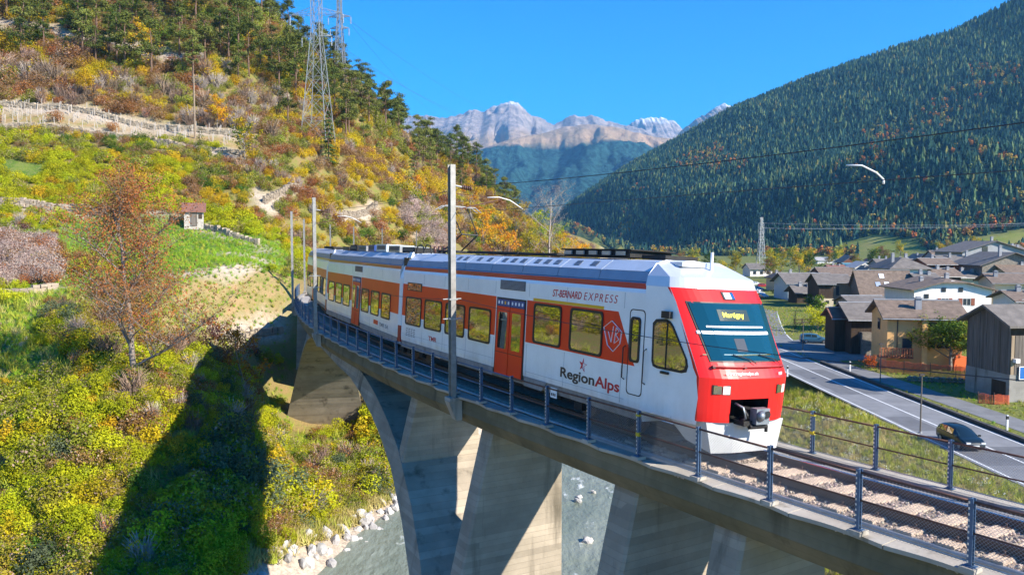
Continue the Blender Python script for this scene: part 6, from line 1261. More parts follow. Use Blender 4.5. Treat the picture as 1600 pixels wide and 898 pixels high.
addp('bare', twig_mesh('shrub', M_TWIG, L_BRN), twig_mesh('shrub', M_TWIGP, L_YEL), twig_mesh('shrub', M_TWIG, L_RUST)); addp('pur', shrub_mesh('shrub', L_PUR, 1.1, 1.2, 420, .11, 8, M_TWIGP)); addp('pale', *[shrub_mesh('shrub', leaf_mat('pale pinkish leaves', (.60, .46, .38), (.42, .30, .25)) if k == 0 else bpy.data.materials['pale pinkish leaves'], 1.2, 1.2, 420, .11, 9, M_TWIGP) for k in range(2)]); addp('yg2', *[shrub_mesh('shrub', leaf_mat('olive yellow leaves', (.44, .36, .03), (.27, .24, .03)) if k == 0 else bpy.data.materials['olive yellow leaves'], 1.1, 1.25, 500, .12, 9, M_TWIG) for k in range(2)]); addp('gry', *[shrub_mesh('shrub', L_GREY, 1.4, 1.1, 480, .13, 9) for k in range(2)])
ALLP = []; IDX = {}
for k, v in SHR.items(): IDX[k] = list(range(len(ALLP), len(ALLP) + len(v))); ALLP += v
def hill_masks(x, y):
    md = np.zeros(len(x)); st = np.zeros(len(x)); dr = np.zeros(len(x))
    for poly, w in MEADOWS: md = np.maximum(md, soft_poly(x, y, poly, 1.0))
    for poly, w in DRY: dr = np.maximum(dr, soft_poly(x, y, poly, 1.0))
    for pts, w, s in STONY: st = np.maximum(st, path_mask(x, y, pts, w, .4))
    return md, dr, st
TRK_PTS = [(trk(s).x, trk(s).y) for s in np.arange(60, 150, 3)]
def hill_ok(x, y):
    r = river_side(x, y); return (r < -9.6) & (path_mask(x, y, TRK_PTS, 4.2, .1) < .5)
def cand(x0, x1, y0, y1, sp):
    xs, ys = np.meshgrid(np.arange(x0, x1, sp), np.arange(y0, y1, sp)); xs = xs.ravel() + RNG.uniform(-.5, .5, xs.size) * sp; ys = ys.ravel() + RNG.uniform(-.5, .5, ys.size) * sp; return xs, ys
TBL = [(62, dict(yg=.36, yg2=.24, olv=.15, gry=.05, yel=.06, brn=.04, rust=.02, grn=.04, bare=.04)), (95, dict(yg=.42, olv=.24, rust=.1, brn=.08, yel=.08, pur=.04, bare=.04)), (119, dict(yg=.78, yel=.12, olv=.10)), (131, dict(yel=.30, olv=.25, yg=.20, grn=.13, brn=.12)), (160, dict(brn=.30, bare=.22, rust=.14, yel=.18, olv=.16)), (999, dict(olv=.3, brn=.28, yel=.17, grn=.15, rust=.10))]
RTB = dict(yel=.26, brn=.28, rust=.14, olv=.2, grn=.06, bare=.06)
def kinds_for(x, y):
    out = []
    for a, b_ in zip(x, y):
        t_ = RTB if (a > -45 and b_ > 104) else next(t for lim, t in TBL if b_ < lim)
        n1 = noise.noise((a * .11, b_ * .11, 2.0)); ks = list(t_); ws = np.array([t_[k] for k in ks]) ** 1.0
        # neighbouring shrubs tend to be of one kind
        ph = np.array([1 + 3.4 * noise.noise((a * .085 + 9 * i, b_ * .085, i * 3.3)) for i in range(len(ks))]); ws = ws * np.clip(ph, .05, 4); out.append(random.choices(ks, ws)[0])
    return out
rows = []
for (x0, x1, y0, y1, sp, s0, s1, kp) in ((-62, -8, 30, 62, .85, .9, 1.8, .97), (-80, -8, 62, 96, 1.2, .9, 1.8, .5), (-110, 0, 96, 131, 1.3, 1.1, 2.1, .84), (-130, 20, 131, 165, 1.75, 1.5, 2.8, .9), (-150, 40, 165, 300, 2.3, 2.0, 3.6, .97), (-230, -80, 20, 165, 4.0, 2.2, 4.2, .9)):
    x, y = cand(x0, x1, y0, y1, sp); ok = hill_ok(x, y) & (RNG.random(len(x)) < kp); x, y = x[ok], y[ok]; md, dr, st = hill_masks(x, y); keep = (md < .4) & (st < .3) & (RNG.random(len(x)) > dr * .95); x, y = x[keep], y[keep]; z = height(x, y); ks = kinds_for(x, y)
    for a, b_, c_, k in zip(x, y, z, ks):
        if c_ > 75: continue
        gap = -.30 < a / b_ < -.195 and 47 < b_ < 68
        s_ = random.uniform(s0, s1) * (.85 if gap else 1) * (1.0 + .5 * noise.noise((a * .2, b_ * .2, 7)))
        rows.append((a, b_, c_ - .12 * s_, random.uniform(0, 6.28), random.uniform(0, .25), max(.5, s_), random.choice(IDX[k])))
for k in range(420):
    x = random.uniform(min(p[0] for p in PALE), max(p[0] for p in PALE)); y = random.uniform(min(p[1] for p in PALE), max(p[1] for p in PALE))
    if in_poly(np.array([x]), np.array([y]), PALE)[0] and len(PALE) > 2: rows.append((x, y, ground_z(x, y) - .1, random.uniform(0, 6.28), .15, random.uniform(1.2, 2.2), random.choice(IDX['pale'] * 3 + IDX['rust'])))
for k in range(330):
    y = random.uniform(48, 70); x = random.uniform(-.185, -.07) * y; r = float(river_side(np.array([x]), np.array([y]))[0])
    if r < -10.3: rows.append((x, y, ground_z(x, y) - .1, random.uniform(0, 6.28), .15, random.uniform(1.1, 2.3), random.choice(IDX['yg'] * 2 + IDX['grn'] + IDX['yel'] + IDX['olv'])))
for k in range(45):
    x, y = random.uniform(-20.5, -12.5), random.uniform(150, 168); rows.append((x, y, ground_z(x, y) - .1, random.uniform(0, 6.28), .15, random.uniform(1.8, 3.2), random.choice(IDX['pale'])))
# willow thicket on the river bank in front of the far springing
for k in range(330):
    x = random.uniform(-17, -8.5); y = random.uniform(37, 49); r = float(river_side(np.array([x]), np.array([y]))[0])
    if r > -11.5: continue
    rows.append((x, y, ground_z(x, y) - .1, random.uniform(0, 6.28), .15, random.uniform(1.2, 2.6), random.choice(IDX['yg'] * 2 + IDX['gry'] + IDX['yel'] + IDX['olv'])))
sc_ = gn_scatter('hillside_undergrowth', rows, ALLP); tag(sc_, 'dense autumn undergrowth of yellow, olive and brown bushes covering the left hillside', 'undergrowth')
print('undergrowth', len(rows))
# grass tufts
def tuft_mesh(name, mt, n=26, h=.4, w=.22):
    b = MB()
    for k in range(n):
        a = random.uniform(0, 6.28); r = w * random.random(); p = Vector((r * math.cos(a), r * math.sin(a), 0)); q = p + Vector((random.gauss(0, .12), random.gauss(0, .12), h * random.uniform(.5, 1.1))); o = Vector((math.cos(a + 1.3), math.sin(a + 1.3), 0)) * .018; b.add([p - o, p + o, q], [(0, 1, 2)])
    return b.mesh(name, mt, fix=False)
G_GRN = leaf_mat('grass green', (.30, .46, .035), (.19, .33, .02), trans=.2); G_DRY = leaf_mat('grass dry', (.62, .50, .20), (.42, .36, .12), trans=.2); G_YG = leaf_mat('grass yellow green', (.46, .46, .06), (.30, .33, .04), trans=.2)
TUFT = [proto('tuft', tuft_mesh('tuft', m)) for m in (G_GRN, G_GRN, G_YG, G_YG, G_DRY)]
rows = []
x, y = cand(-60, -10, 38, 118, .5); ok = hill_ok(x, y); x, y = x[ok], y[ok]; md, dr, st = hill_masks(x, y)
for a, b_, c_, m_, d_ in zip(x, y, height(x, y), md, dr):
    if m_ > .3 or (b_ > 62 and b_ < 96 and random.random() < .7): rows.append((a, b_, c_, random.uniform(0, 6.28), .1, random.uniform(.6, 1.2), random.choice([0, 1, 2, 0])))
    elif d_ > .3: rows.append((a, b_, c_, random.uniform(0, 6.28), .1, random.uniform(.6, 1.2), random.choice([4, 4, 2, 3])))
for k in range(900):
    y = random.uniform(36, 56); x = float(np.interp(y, [p[1] for p in RIV], [p[0] for p in RIV])) + random.uniform(-13.5, -9.3); rows.append((x, y, ground_z(x, y), random.uniform(0, 6.28), .2, random.uniform(1.0, 2.0), random.choice([4, 4, 4, 2])))
x, y = cand(-70, -8, 32, 70, .9); ok = hill_ok(x, y); x, y = x[ok], y[ok]
for a, b_, c_ in zip(x, y, height(x, y)): rows.append((a, b_, c_, random.uniform(0, 6.28), .2, random.uniform(1.0, 2.2), random.choice([2, 3, 4, 2])))
tag(gn_scatter('meadow_grass', rows, TUFT), 'bright green and straw coloured grass on the terraces of the hillside', 'grass')
rows = []
def east_free(x, y):
    cl = np.interp(y, [p[1] for p in CL], [p[0] for p in CL]); pl_ = np.interp(y, [p[1] for p in PA], [p[0] for p in PA]); r = river_side(x, y)
    return (np.abs(x - cl) > 3.2) & ((np.abs(x - pl_) > 1.4) | (y > 84)) & (r > 9.5) & ~((x > 32) & (x < 45) & (y > 78) & (y < 104))
x, y = cand(8, 26, 26, 85, .42); ok = east_free(x, y); x, y = x[ok], y[ok]
for a, b_, c_ in zip(x, y, height(x, y)):
    v = noise.noise((a * .25, b_ * .18, 3)); edge = a > 22.5; rows.append((a, b_, c_, random.uniform(0, 6.28), .15, random.uniform(.6, 1.15) * (1.0 if not edge else 1.1), random.choice([3, 2, 2, 4]) if (v > .12 or edge) else random.choice([4, 4, 4, 2])))
x, y = cand(31, 62, 45, 150, .75); ok = east_free(x, y); x, y = x[ok], y[ok]
for a, b_, c_ in zip(x, y, height(x, y)): rows.append((a, b_, c_, random.uniform(0, 6.28), .15, random.uniform(.4, .8), random.choice([0, 2, 3, 2, 4])))
tag(gn_scatter('bank_grass', rows, TUFT), 'rough autumn grass on the bank between the railway and the road', 'grass')
WF = proto('flower', leaf_mesh('flower', rnd_dir(22) * [.2, .2, .12] + [0, 0, .32], rnd_dir(22) + [0, 0, 1.5], np.full(22, .05), plain('white flowers', (.75, .75, .7), .7)))
rows = [(a := random.uniform(16, 24.5), b_ := random.uniform(34, 66), ground_z(a, b_), random.uniform(0, 6), .1, random.uniform(.7, 1.3), 0) for k in range(170)]
tag(gn_scatter('wild_flowers', rows, [WF]), 'scattered small white flowers in the grass of the railway bank', 'flowers')
# ------------------------------------------------------------------ trees that stand alone
def limb_tree(seed, h, trunk_r, spread, levels=3, nb=7, lean=(0, 0), fork=.28):
    """trunk and limbs as tubes, returns MB and the twig end points"""
    rnd = random.Random(seed); b = MB(); ends = []
    def grow(p, d, L, r_, lv):
        pts = [p]; q = p.copy(); dd = d.copy(); n = 5
        for k in range(n):
            dd = (dd + Vector((rnd.gauss(0, .10), rnd.gauss(0, .10), .05 if lv else .02))).normalized(); q = q + dd * (L / n); pts.append(q.copy())
        b.tube(pts, r_, 7 if lv == 0 else (5 if lv == 1 else 3), r2=r_ * (.30 if lv == 0 else .25), cap=lv == 0)
        if lv >= levels: ends.append(pts[-1]); ends.append(pts[-3]); return
        m_ = nb if lv == 0 else nb - 2
        for k in range(m_):
            t_ = fork + (1 - fork) * (k + rnd.random() * .6) / m_; i = min(n - 1, int(t_ * n)); o = pts[i].lerp(pts[i + 1], t_ * n - i); a = k * 2.4 + rnd.uniform(-.4, .4); out = Vector((math.cos(a), math.sin(a), rnd.uniform(.15, .75))).normalized(); nd = (dd * (.35 if lv else .25) + out).normalized(); grow(o, nd, L * (spread if lv == 0 else .55) * rnd.uniform(.75, 1.15) * (1.15 - .55 * t_ if lv == 0 else 1), r_ * (.42 if lv == 0 else .5) * (1.1 - .5 * t_), lv + 1)
        ends.append(pts[-1])
    grow(Vector((0, 0, -.2)), Vector((lean[0], lean[1], 1)).normalized(), h, trunk_r, 0); return b, ends
def decid(name, label, cat, loc, seed, h, tr, spread, leaf, ln, lsz, bark, levels=2, nb=8, puff=.55, group=None, rz=0, fork=.28, lean=(0, 0), mixl=None):
    t = thing(name, label, cat, loc, rz, group); b, ends = limb_tree(seed, h, tr, spread, levels, nb, lean, fork); b.build('trunk', bark, t, smooth=True)
    bl = [(e.x, e.y, e.z, puff * random.uniform(.6, 1.3), puff * random.uniform(.5, 1.0)) for e in ends]; C_, N_ = blob_leaves(bl, ln, .9); mats = [leaf] + ([mixl] if mixl else []); sl_ = (RNG.random(ln) < .35).astype(int) if mixl else None
    if mixl: sl_ = (np.array([noise.noise((c[0] * .5, c[1] * .5, c[2] * .5)) for c in C_]) + RNG.normal(0, .18, ln) > .08).astype(int)
    link('crown', leaf_mesh('crown', C_, N_, lsz * RNG.uniform(.6, 1.4, ln), mats, sl_), t); return t
z_ = lambda x, y: ground_z(x, y)
decid('autumn_tree', 'large rust orange tree with grey trunk standing alone on the left slope', 'tree', (-22.4, 47, z_(-22.4, 47)), 11, 10.6, .20, .47, L_RUST, 24000, .12, M_BARKG, 3, 12, .80, lean=(.0, .03), mixl=L_BRN, fork=.11)
decid('autumn_tree', 'small orange tree beside the far left end of the viaduct', 'tree', (-21.2, 63, z_(-21.2, 63)), 5, 6.2, .10, .42, L_RUST, 2600, .15, M_BARKG, 2, 8, .55, fork=.2, mixl=L_ORG)
decid('purple_bush', 'dull purple bush left of the small orange tree at the viaduct end', 'bush', (-23.5, 62, z_(-23.5, 62)), 15, 3.4, .07, .55, L_PUR, 2400, .13, M_TWIGP, 2, 8, .6, fork=.1)
decid('bare_tree', 'tall pale leafless tree rising behind the train roof', 'tree', (8.6, 190, z_(8.6, 190)), 21, 19.5, .28, .46, leaf_mat('pale buds', (.62, .50, .38), (.48, .38, .28)), 3600, .16, M_TWIGP, 3, 9, 1.0, fork=.15)
decid('garden_tree', 'spreading green and yellow tree in front of the tan house', 'tree', (41.6, 75.2, GZV), 31, 3.3, .15, 1.0, L_OLV, 12000, .17, M_BARKG, 2, 11, .9, fork=.35, mixl=L_GRN, lean=(.1, 0)).scale = (1.25, 1.25, 1.0)
decid('orange_bush', 'small orange flowering bush at the left end of the orange net', 'bush', (34.6, 76.2, GZV), 33, 1.3, .04, .7, leaf_mat('vivid orange leaves', (.75, .20, .04), (.5, .12, .04)), 900, .12, M_TWIG, 2, 7, .35, fork=.1)
decid('garden_shrub', 'round yellow green shrub beside the dark shed in the garden', 'bush', (41.8, 108, GZV), 35, 2.8, .06, .6, L_YG, 1600, .2, M_TWIG, 2, 7, .6, fork=.1)
# protos copied over the hill: pines, spruces, yellow trees
def pine_proto(seed, h, mat_, lab, grp):
    rnd = random.Random(seed); t = thing('pine_tree', lab, 'tree', (0, 0, 0), 0, grp); b = MB(); pts = [Vector((0, 0, -.3))]
    for k in range(1, 8): pts.append(Vector((rnd.gauss(0, .05) * k * .4, rnd.gauss(0, .05) * k * .4, h * k / 7.3)))
    b.tube(pts, h * .022, 6, r2=h * .006); bl = []
    for k in range(24):
        f = rnd.uniform(.34, 1.0); a = k * 2.4 + rnd.uniform(-.5, .5); rr_ = h * .25 * (1.08 - f) ** .55 * rnd.uniform(.5, 1.1); z = h * f; i = min(6, int(f * 7)); o = pts[i].lerp(pts[i + 1], f * 7 - i); e = o + Vector((rr_ * math.cos(a), rr_ * math.sin(a), rr_ * .15)); b.tube([o, e], h * .005, 3, cap=False); bl.append((e.x, e.y, e.z, h * rnd.uniform(.09, .15), h * rnd.uniform(.045, .075)))
    bl.append((pts[-1].x, pts[-1].y, h * .98, h * .08, h * .06)); b.build('trunk', M_BARK, t, smooth=True); n = 3000; C_, N_ = blob_leaves(bl, n, .8, .8); link('crown', leaf_mesh('crown', C_, N_, h * .030 * RNG.uniform(.6, 1.5, n), mat_, aspect=.45), t); return t
def spruce_proto(seed, h, mat_, lab, grp, wd=.22, nlay=13, name='spruce_tree'):
    rnd = random.Random(seed); t = thing(name, lab, 'tree', (0, 0, 0), 0, grp); b = MB(); b.tube([(0, 0, -.3), (0, 0, h)], h * .018, 6, r2=.02); b.build('trunk', M_BARK, t); C_ = []; N_ = []
    for k in range(nlay):
        f = .10 + .88 * k / nlay; R_ = h * wd * (1 - f) ** .8 * rnd.uniform(.85, 1.15) + .05; m_ = int(10 + 16 * (1 - f))
        for j in range(m_):
            a = rnd.uniform(0, 6.28); RR = R_ * rnd.uniform(.75, 1.1)
            for q in range(7): g = rnd.uniform(.2, 1); C_.append((RR * g * math.cos(a) + rnd.gauss(0, .06), RR * g * math.sin(a) + rnd.gauss(0, .06), h * f - RR * g * .35 + rnd.gauss(0, .08) + h * .03)); N_.append((math.cos(a) * .5, math.sin(a) * .5, 1 + rnd.gauss(0, .4)))
    N_ = np.array(N_) + rnd_dir(len(N_)) * .5; link('crown', leaf_mesh('crown', C_, N_, h * .035 * RNG.uniform(.6, 1.4, len(C_)), mat_, aspect=.5), t); return t
def place(pr, spots, labels=None):
    first = True
    for k, (x, y, s_) in enumerate(spots):
        if pr.get('_used') is None: pr.location = (x, y, z_(x, y)); pr.rotation_euler.z = random.uniform(0, 6.28); pr.scale = (s_,) * 3; pr['_used'] = 1; o = pr
        else:
            o = dup(pr, (x, y, z_(x, y)), random.uniform(0, 6.28), s_); 
        if labels: o['label'] = labels[k]
PL_UP = 'scots pine among the many pines covering the upper left slope'; PL_R = 'dark pine on the rounded spur that ends the left hill'
pines = [pine_proto(k, 9.0, L_PINE if k % 3 else L_PINE2, PL_UP, 'pines of the upper left slope') for k in range(5)]
pinesR = [pine_proto(20 + k, 9.5, L_PINE if k % 2 else L_PINE2, PL_R, 'pines of the spur behind the pylon') for k in range(4)]
cnt = 0
def far_from(px, py, lst, d): return all((px - a) ** 2 + (py - b_) ** 2 > d * d for a, b_ in lst)
used = []
for k in range(6000):
    y = random.uniform(148, 215); x = random.uniform(-.72, -.20) * y
    if cnt >= 172: break
    z = z_(x, y); v = (z - 4.12) / y                                    # steepness above the eye: the wood starts above the scrub
    lim = np.interp(x / y, [-.66, -.5, -.36, -.30, -.2], [.225, .205, .175, .15, .13])
    if v < lim + .03 * noise.noise((x * .05, y * .05, 1)) or not far_from(x, y, used, 3.2): continue
    if path_mask(np.array([x]), np.array([y]), STONY[9][0] if len(STONY) > 9 else [(0, 0), (1, 1)], 1.0, .1)[0] > .5 and False: continue
    used.append((x, y)); cnt += 1; place(pines[cnt % 5], [(x, y, random.uniform(.75, 1.25))], ['scots pine in the wood at the top left corner of the hillside' if x / y < -.5 else ('scots pine in the wood above the scrub left of the tall pylon' if x / y < -.32 else 'scots pine on the steep slope around the tall lattice pylon')])
cnt2 = 0
for k in range(6000):
    y = random.uniform(165, 300); x = random.uniform(-.24, .055) * y
    if cnt2 >= 126: break
    z = z_(x, y); v = (z - 4.12) / y; lim = np.interp(x / y, [-.24, -.16, -.08, -.02, .06], [.12, .115, .065, .035, .03])
    if v < lim or not far_from(x, y, used, 3.6) or river_side(np.array([x]), np.array([y]))[0] > -14: continue
    used.append((x, y)); cnt2 += 1; place(pinesR[cnt2 % 4], [(x, y, random.uniform(.7, 1.25))], ['dark pine on the steep flank right below the lattice pylons' if x / y < -.13 else ('dark pine on the middle of the spur above the train roof' if x / y < -.05 else 'dark pine near the low right end of the spur')])
print('pines', cnt, cnt2)
sp0 = spruce_proto(3, 10.5, L_SPR, 'dense dark green spruce at the foot of the tall lattice pylon', None, .24); place(sp0, [(-32.8, 143.5, 1.0)])
sp1 = spruce_proto(6, 9, L_PINE, 'broad bushy green conifer standing lowest on the spur', None, .40, 11); place(sp1, [(-22.2, 178, 1.05)])
sp2 = spruce_proto(8, 4.0, L_GRN, 'small dark green conifer below the vineyard terrace', None, .34, 9); place(sp2, [(-48.2, 124, 1.0)])
sp3 = spruce_proto(9, 2.6, L_SPR, 'tiny clipped conifer in the garden by the street', None, .3, 9); place(sp3, [(40.2, 112.5, 1.0)])
def ybush(label, x, y, h, leaf, sd, mixl=None, n=2200, sz=.2, spread=.42): decid('autumn_tree', label, 'tree', (x, y, z_(x, y)), sd, h, h * .016, spread, leaf, n, sz, M_BARKG, 2, 8, h * .11, fork=.15, mixl=mixl)
ybush('egg shaped orange yellow tree on the right end of the vineyard terrace', -49.5, 135, 5.4, L_ORG, 41, L_YEL, 2200, .22); ybush('yellow tree with dark green side at the end of the terrace wall', -41.3, 124, 6.0, L_YEL, 42, L_GRN, 2600, .22)
ybush('golden birch on the pine slope at the top left', -72, 172, 8.5, L_YEL, 43, L_ORG, 2200, .28); ybush('golden birch high up near the sky line', -64, 186, 9.0, L_YEL, 44, None, 2200, .28); ybush('orange larch in the gap above the scrub', -71, 154, 8, L_ORG, 45, L_YEL, 2000, .26); ybush('yellow bush under the tall pines at the far left', -74, 141, 4.2, L_YEL, 46, None, 1400, .22)
ybush('bright orange tree at the lower edge of the spur pines', -20, 176, 6, L_ORG, 47, L_YEL, 2000, .24); ybush('large yellow tree beside the catenary mast above the train', -10, 195, 9, L_YEL, 48, L_ORG, 2600, .28)
RL = ['golden yellow riverside tree with orange patches behind the train roof', 'orange riverside tree with yellow patches behind the train roof', 'yellow riverside tree with olive patches behind the train roof', 'pale ochre riverside tree behind the train roof', 'yellow green riverside tree behind the train roof']
ygr = 'yellow riverside trees behind the train'; rp_ = None
spots = [(-6, 172, 8), (-1, 178, 9.5), (4, 184, 9), (1, 196, 9), (8, 205, 10), (13, 205, 9), (17, 215, 9.5), (22, 228, 9), (27, 240, 8.5), (12, 225, 10), (33, 262, 8), (20, 245, 9), (38, 275, 7.5), (-12, 165, 6), (5, 168, 7), (10, 180, 8), (28, 258, 9), (45, 290, 7), (33, 205, 12), (37, 225, 12), (43, 250, 12.5), (29, 188, 11), (50, 275, 12), (24, 170, 10.5)]
pr_ = []
for k in range(5):
    lf = [L_YEL, L_ORG, L_YEL, leaf_mat('pale ochre leaves', (.50, .36, .12), (.34, .25, .10)), L_YG][k]; decid('riverside_tree', 'yellow leaved riverside tree among those behind the train roof', 'tree', (*spots[k][:2], z_(*spots[k][:2]) - .3), 60 + k, 9, .15, .44, lf, 2600, .3, M_BARKG, 2, 9, 1.0, ygr, fork=.12, mixl=[L_ORG, L_YEL, L_OLV, L_YEL, L_GRN][k]); pr_.append(COL.objects[-1])
roots = [o for o in COL.objects if o.get('group') == ygr]
for k, (x, y, h) in enumerate(spots[5:]): dup(roots[k % 5], (x, y, z_(x, y) - .3), random.uniform(0, 6), h / 9)
for k, o in enumerate(roots): o['label'] = RL[k]
for k, o in enumerate([o for o in COL.objects if o.get('group') == ygr][5:]): o['label'] = RL[k % 5]
# trees of the village
vg = 'autumn trees between the village houses'; VL = 'rounded autumn tree between the village houses'
vp = []
for k, (lf, mx) in enumerate(((L_YEL, L_OLV), (L_OLV, L_YEL), (L_GRN, None), (L_BRN, L_OLV))):
    decid('village_tree', VL, 'tree', (0, 0, 0), 80 + k, 7, .16, .46, lf, 1900, .34, M_BARKG, 2, 8, .95, vg, fork=.15, mixl=mx)
vp = [o for o in COL.objects if o.get('group') == vg]
vs = [(88, 268, 1.2), (95, 262, 1.3), (101, 270, 1.1), (80, 245, .9), (108, 292, 1.2), (84, 300, 1), (74, 300, 1.1), (66, 310, 1.1), (60, 330, 1.2), (92, 330, 1.1), (118, 320, 1), (130, 300, .9), (70, 262, .8), (54, 300, 1), (150, 330, 1.1), (165, 350, 1), (112, 330, 1), (75, 330, 1.2), (140, 400, 1.2), (185, 400, 1.1), (205, 380, 1.2), (225, 370, 1.2), (240, 365, 1.1), (178, 322, 1), (190, 300, 1.1), (210, 330, 1), (122, 370, 1.2), (230, 420, 1.2), (250, 430, 1.3), (215, 440, 1.3), (150, 410, 1), (160, 430, 1.1), (172, 420, .9), (195, 430, 1), (236, 395, 1), (246, 388, .9), (258, 380, 1.1), (268, 372, 1), (160, 395, .8), (200, 365, .9), (148, 372, .8), (182, 445, 1.2), (262, 400, 1.2)]
for k, (x, y, s_) in enumerate(vs):
    lb_ = ['yellow', 'olive', 'dark green', 'brown'][k % 4] + (' rounded tree beside the far street and car park' if x / y < .36 and y < 340 else ' rounded tree behind the village houses under the mountain')
    r_ = vp[k % 4] if k < 4 else dup(vp[k % 4], (0, 0, 0), random.uniform(0, 6), s_); r_.location = (x, y, z_(x, y) - .2); r_.scale = (s_,) * 3; r_['label'] = lb_
# ------------------------------------------------------------------ the wood on the right mountain
def conifer_mesh(name, mt, seed, h=1.0, lay=6, sides=9):
    rnd = random.Random(seed); b = MB(); b.tube([(0, 0, 0), (0, 0, .3)], .02, 4)
    for k in range(lay):
        z0 = h * (.08 + .80 * k / lay); z1 = z0 + h * .32 * (1 - .45 * k / lay); rr_ = (.22 + .05 * (seed % 3)) * h * (1 - k / lay) ** .8 + .02; vs = []
        for j in range(sides): a = 6.283 * j / sides + rnd.uniform(-.2, .2); q = rr_ * (1.0 if j % 2 else .55) * rnd.uniform(.8, 1.2); vs.append((q * math.cos(a), q * math.sin(a), z0 - (q * .3)))
        b.add(vs + [(rnd.gauss(0, .006), rnd.gauss(0, .006), min(h, z1))], [(j, (j + 1) % sides, sides) for j in range(sides)])
    return b.mesh(name, mt, fix=False)
F_DK = mat('shaded conifer', (.030, .082, .062), .9, .4, .4, rnd=.35, spec=.1); F_LT = mat('lit conifer', (.15, .215, .085), .9, .4, .4, rnd=.3, spec=.1); F_LAR = mat('yellowing larch', (.22, .21, .06), .9, .3, .4, rnd=.3, spec=.1)  # sunlit and shaded tones of the wood are put into the conifer colours
B_OR = mat('far orange crown', (.60, .24, .05), .9, .3, .4, rnd=.3, spec=.1); B_YE = mat('far yellow crown', (.62, .44, .08), .9, .3, .4, rnd=.25, spec=.1); B_OL = mat('far olive crown', (.24, .26, .07), .9, .3, .4, rnd=.3, spec=.1)
def puff_mesh(name, mt, n=70):
    bl = [(random.uniform(-.22, .22), random.uniform(-.22, .22), random.uniform(.3, .8), .2, .2) for k in range(6)]; C_, N_ = blob_leaves(bl, n, .4); return leaf_mesh(name, C_, N_, .2 * RNG.uniform(.7, 1.3, n), mt, aspect=.8)
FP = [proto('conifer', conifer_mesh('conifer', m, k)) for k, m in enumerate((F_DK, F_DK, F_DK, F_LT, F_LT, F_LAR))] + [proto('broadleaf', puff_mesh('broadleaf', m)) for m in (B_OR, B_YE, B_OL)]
def scatter_wood(n, xr, yr, tmax, smin, smax, low):
    x = RNG.uniform(*xr, n); y = RNG.uniform(*yr, n); z, t_ = mt_height(x, y); ok = (t_ > .004) & (t_ < tmax) & (x < y * .74 + 30) & (x > y * .02 - 20)
    for poly, w in MT_FIELDS: ok &= soft_poly(x, y, poly, 3) < .5
    out = []
    for a, b_, c_, q in zip(x[ok], y[ok], z[ok], t_[ok]):
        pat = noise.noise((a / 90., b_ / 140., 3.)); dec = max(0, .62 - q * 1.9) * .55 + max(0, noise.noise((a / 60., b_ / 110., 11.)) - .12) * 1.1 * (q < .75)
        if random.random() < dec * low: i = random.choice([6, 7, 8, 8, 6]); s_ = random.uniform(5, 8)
        else: i = random.choices(range(6), [3, 3, 3, 1.6 + 2 * max(0, pat), 1.6 + 2 * max(0, pat), .35 + max(0, pat) * 1.2])[0]; s_ = random.uniform(smin, smax)  # sunlit-toned conifers gather in noise patches
        out.append((a, b_, c_ - .8, random.uniform(0, 6.28), .05, s_, i))
    return out
hedge = decid('garden_hedge', 'green shrub beside a village house', 'bush', (47, 106, GZV), 36, 1.9, .05, .7, L_GRN, 1300, .2, M_TWIG, 2, 7, .55, 'garden shrubs of the village', fork=.1, mixl=L_YG)
for k, (x, y, s_) in enumerate([(52, 112, 1), (56, 118, .8), (50, 125, .9), (47, 117, .7), (54, 140, 1.2), (56, 150, 1), (62, 146, .9), (48, 96, .8), (46, 86, .7), (52, 80, 1), (58, 84, .8), (74, 118, .9), (72, 160, 1.1), (60, 180, 1), (78, 190, 1.2), (86, 215, 1.2), (94, 200, 1), (104, 190, 1.2), (47, 68, .6), (50, 74, .8)]): dup(hedge, (x, y, z_(x, y) - .1), k, s_)
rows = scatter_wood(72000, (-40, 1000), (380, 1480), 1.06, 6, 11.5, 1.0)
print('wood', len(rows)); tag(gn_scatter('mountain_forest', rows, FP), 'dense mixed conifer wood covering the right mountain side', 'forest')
# ------------------------------------------------------------------ boulders of the river bank
M_BOUL = mat('pale boulder', (.50, .47, .44), .85, .3, 1.5, .5, rnd=.2); bmz = [stone_mesh('boulder', M_BOUL, 100 + k, .75, 2) for k in range(6)]
nb_ = 0
for k in range(900):
    if nb_ >= 190: break
    y = random.uniform(36, 66); rx_ = float(np.interp(y, [p[1] for p in RIV], [p[0] for p in RIV])); left = random.random() < .72; r_ = random.uniform(-9.6, -6.3) if left else random.uniform(6.1, 9.0)
    if left and y > 54: continue
    x = rx_ + r_ / .95; s_ = random.uniform(.35, .95) * (1.25 if not left else 1); o = link('boulder', bmz[nb_ % 6]); o.location = (x, y, ground_z(x, y) + .12 * s_); o.scale = (s_, s_ * random.uniform(.7, 1.2), s_ * random.uniform(.7, 1)); o.rotation_euler = (random.uniform(0, 6), random.uniform(0, 6), random.uniform(0, 6)); nb_ += 1
    tag(o, 'pale grey boulder in the riprap along the left river bank under the arch' if left else 'pale boulder on the right river bank seen between the piers', 'boulder', 'boulders of the left river bank' if left else 'boulders of the right river bank')
for k in range(16):
    y = random.uniform(45, 62); rx_ = float(np.interp(y, [p[1] for p in RIV], [p[0] for p in RIV])); x = rx_ + random.uniform(-3, 5.5); o = link('boulder', bmz[k % 6]); s_ = random.uniform(.4, .9); o.location = (x, y, -13.15); o.scale = (s_,) * 3; o.rotation_euler = (k, k * 2, k * 3); tag(o, 'wet boulder breaking the surface of the river', 'boulder', 'boulders in the river')
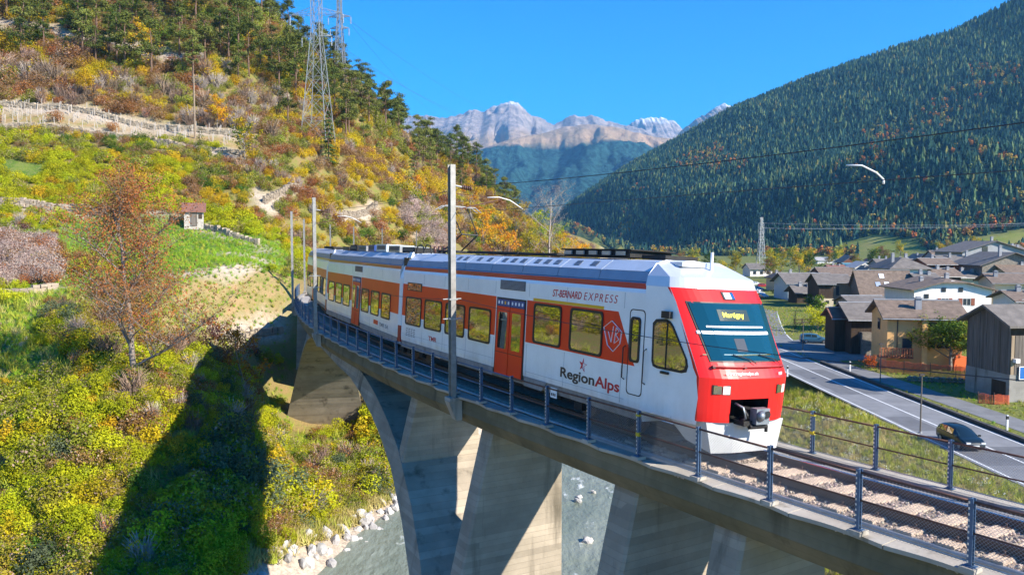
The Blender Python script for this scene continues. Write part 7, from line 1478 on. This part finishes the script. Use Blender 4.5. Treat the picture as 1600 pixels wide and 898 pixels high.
# dry stone walls of the terraces
M_DRYST = mat('dry stone', (.44, .35, .26), .9, .45, 1.6, .6, bscale=8, rnd=.2)
for (pts, hh), lb in zip(WALLS, ('long dry stone wall of the terrace at the left edge above the pale bushes', 'low stone wall beside the path at the left edge', 'short stone wall running down from the little shed', 'upper dry stone wall of the vineyard terrace', 'tall pale retaining wall above the rear carriage', 'lower dry stone wall of the vineyard terrace', 'low stone wall on the slope beside the viaduct end')):
    if len(pts) < 2: continue
    t = thing('dry_stone_wall', lb, 'wall', (*pts[0], z_(*pts[0]))); b = MB()
    for (xa, ya), (xb, yb) in zip(pts, pts[1:]):
        L = math.hypot(xb - xa, yb - ya); d = Vector((xb - xa, yb - ya, 0)) / L; u = 0
        while u < L:
            w_ = random.uniform(.3, .75); zc = 0
            g_ = z_(xa + d.x * u, ya + d.y * u)
            while zc < hh:
                hs_ = random.uniform(.16, .32); M = Matrix.Translation((xa + d.x * (u + w_ / 2), ya + d.y * (u + w_ / 2), g_ - .1 + zc + hs_ / 2)) @ Matrix.Rotation(math.atan2(d.y, d.x) + random.uniform(-.15, .15), 4, 'Z') @ Matrix.Rotation(random.uniform(-.1, .1), 4, 'Y'); b.box((0, 0, 0), (w_ * random.uniform(.8, 1), random.uniform(.35, .6), hs_ * .93), M=M); zc += hs_
            u += w_
    wb(b, 'stones', M_DRYST, t)['kind'] = 'stuff'
# vineyard stakes
M_STK = mat('vine stake', (.52, .46, .40), .85, .2, 5); b = MB(); b.box((0, 0, .6), (.07, .07, 1.5)); stk = b.mesh('vine_stake', M_STK); c0 = 0
for k in range(3000):
    if c0 >= 150: break
    y = random.uniform(124, 140); x = random.uniform(-95, -44)
    if soft_poly(np.array([x]), np.array([y]), DRY[2][0], .5)[0] < .5: continue
    o = link('vine_stake', stk); o.location = (round(x / 2.2) * 2.2, y, z_(round(x / 2.2) * 2.2, y)); o.rotation_euler = (random.uniform(-.1, .1), random.uniform(-.1, .1), 0); c0 += 1; tag(o, 'pale wooden stake standing in the terraced vineyard', 'stake', 'stakes of the vineyard terrace')
# ------------------------------------------------------------------ the blue air of the valley
HAZE_DENSITY = 1.05e-4
if HAZE_DENSITY:
    b = MB(); x0, x1, y0, y1, z0, z1 = -1500, 2500, -80, 7600, -25, 1180
    b.box(((x0 + x1) / 2, (y0 + y1) / 2, (z0 + z1) / 2), (x1 - x0, y1 - y0, z1 - z0)); hz = b.build('haze', [])
    hm = bpy.data.materials.new('haze'); hm.use_nodes = True; nt = hm.node_tree; nt.nodes.clear(); pv = nt.nodes.new('ShaderNodeVolumePrincipled'); ho = nt.nodes.new('ShaderNodeOutputMaterial'); pv.inputs['Color'].default_value = (.22, .58, 1.0, 1); pv.inputs['Density'].default_value = HAZE_DENSITY; pv.inputs['Anisotropy'].default_value = .1
    nt.links.new(pv.outputs[0], ho.inputs['Volume']); hm.cycles.homogeneous_volume = True if hasattr(hm.cycles, 'homogeneous_volume') else None
    hz.data.materials.append(hm); hz['kind'] = 'stuff'
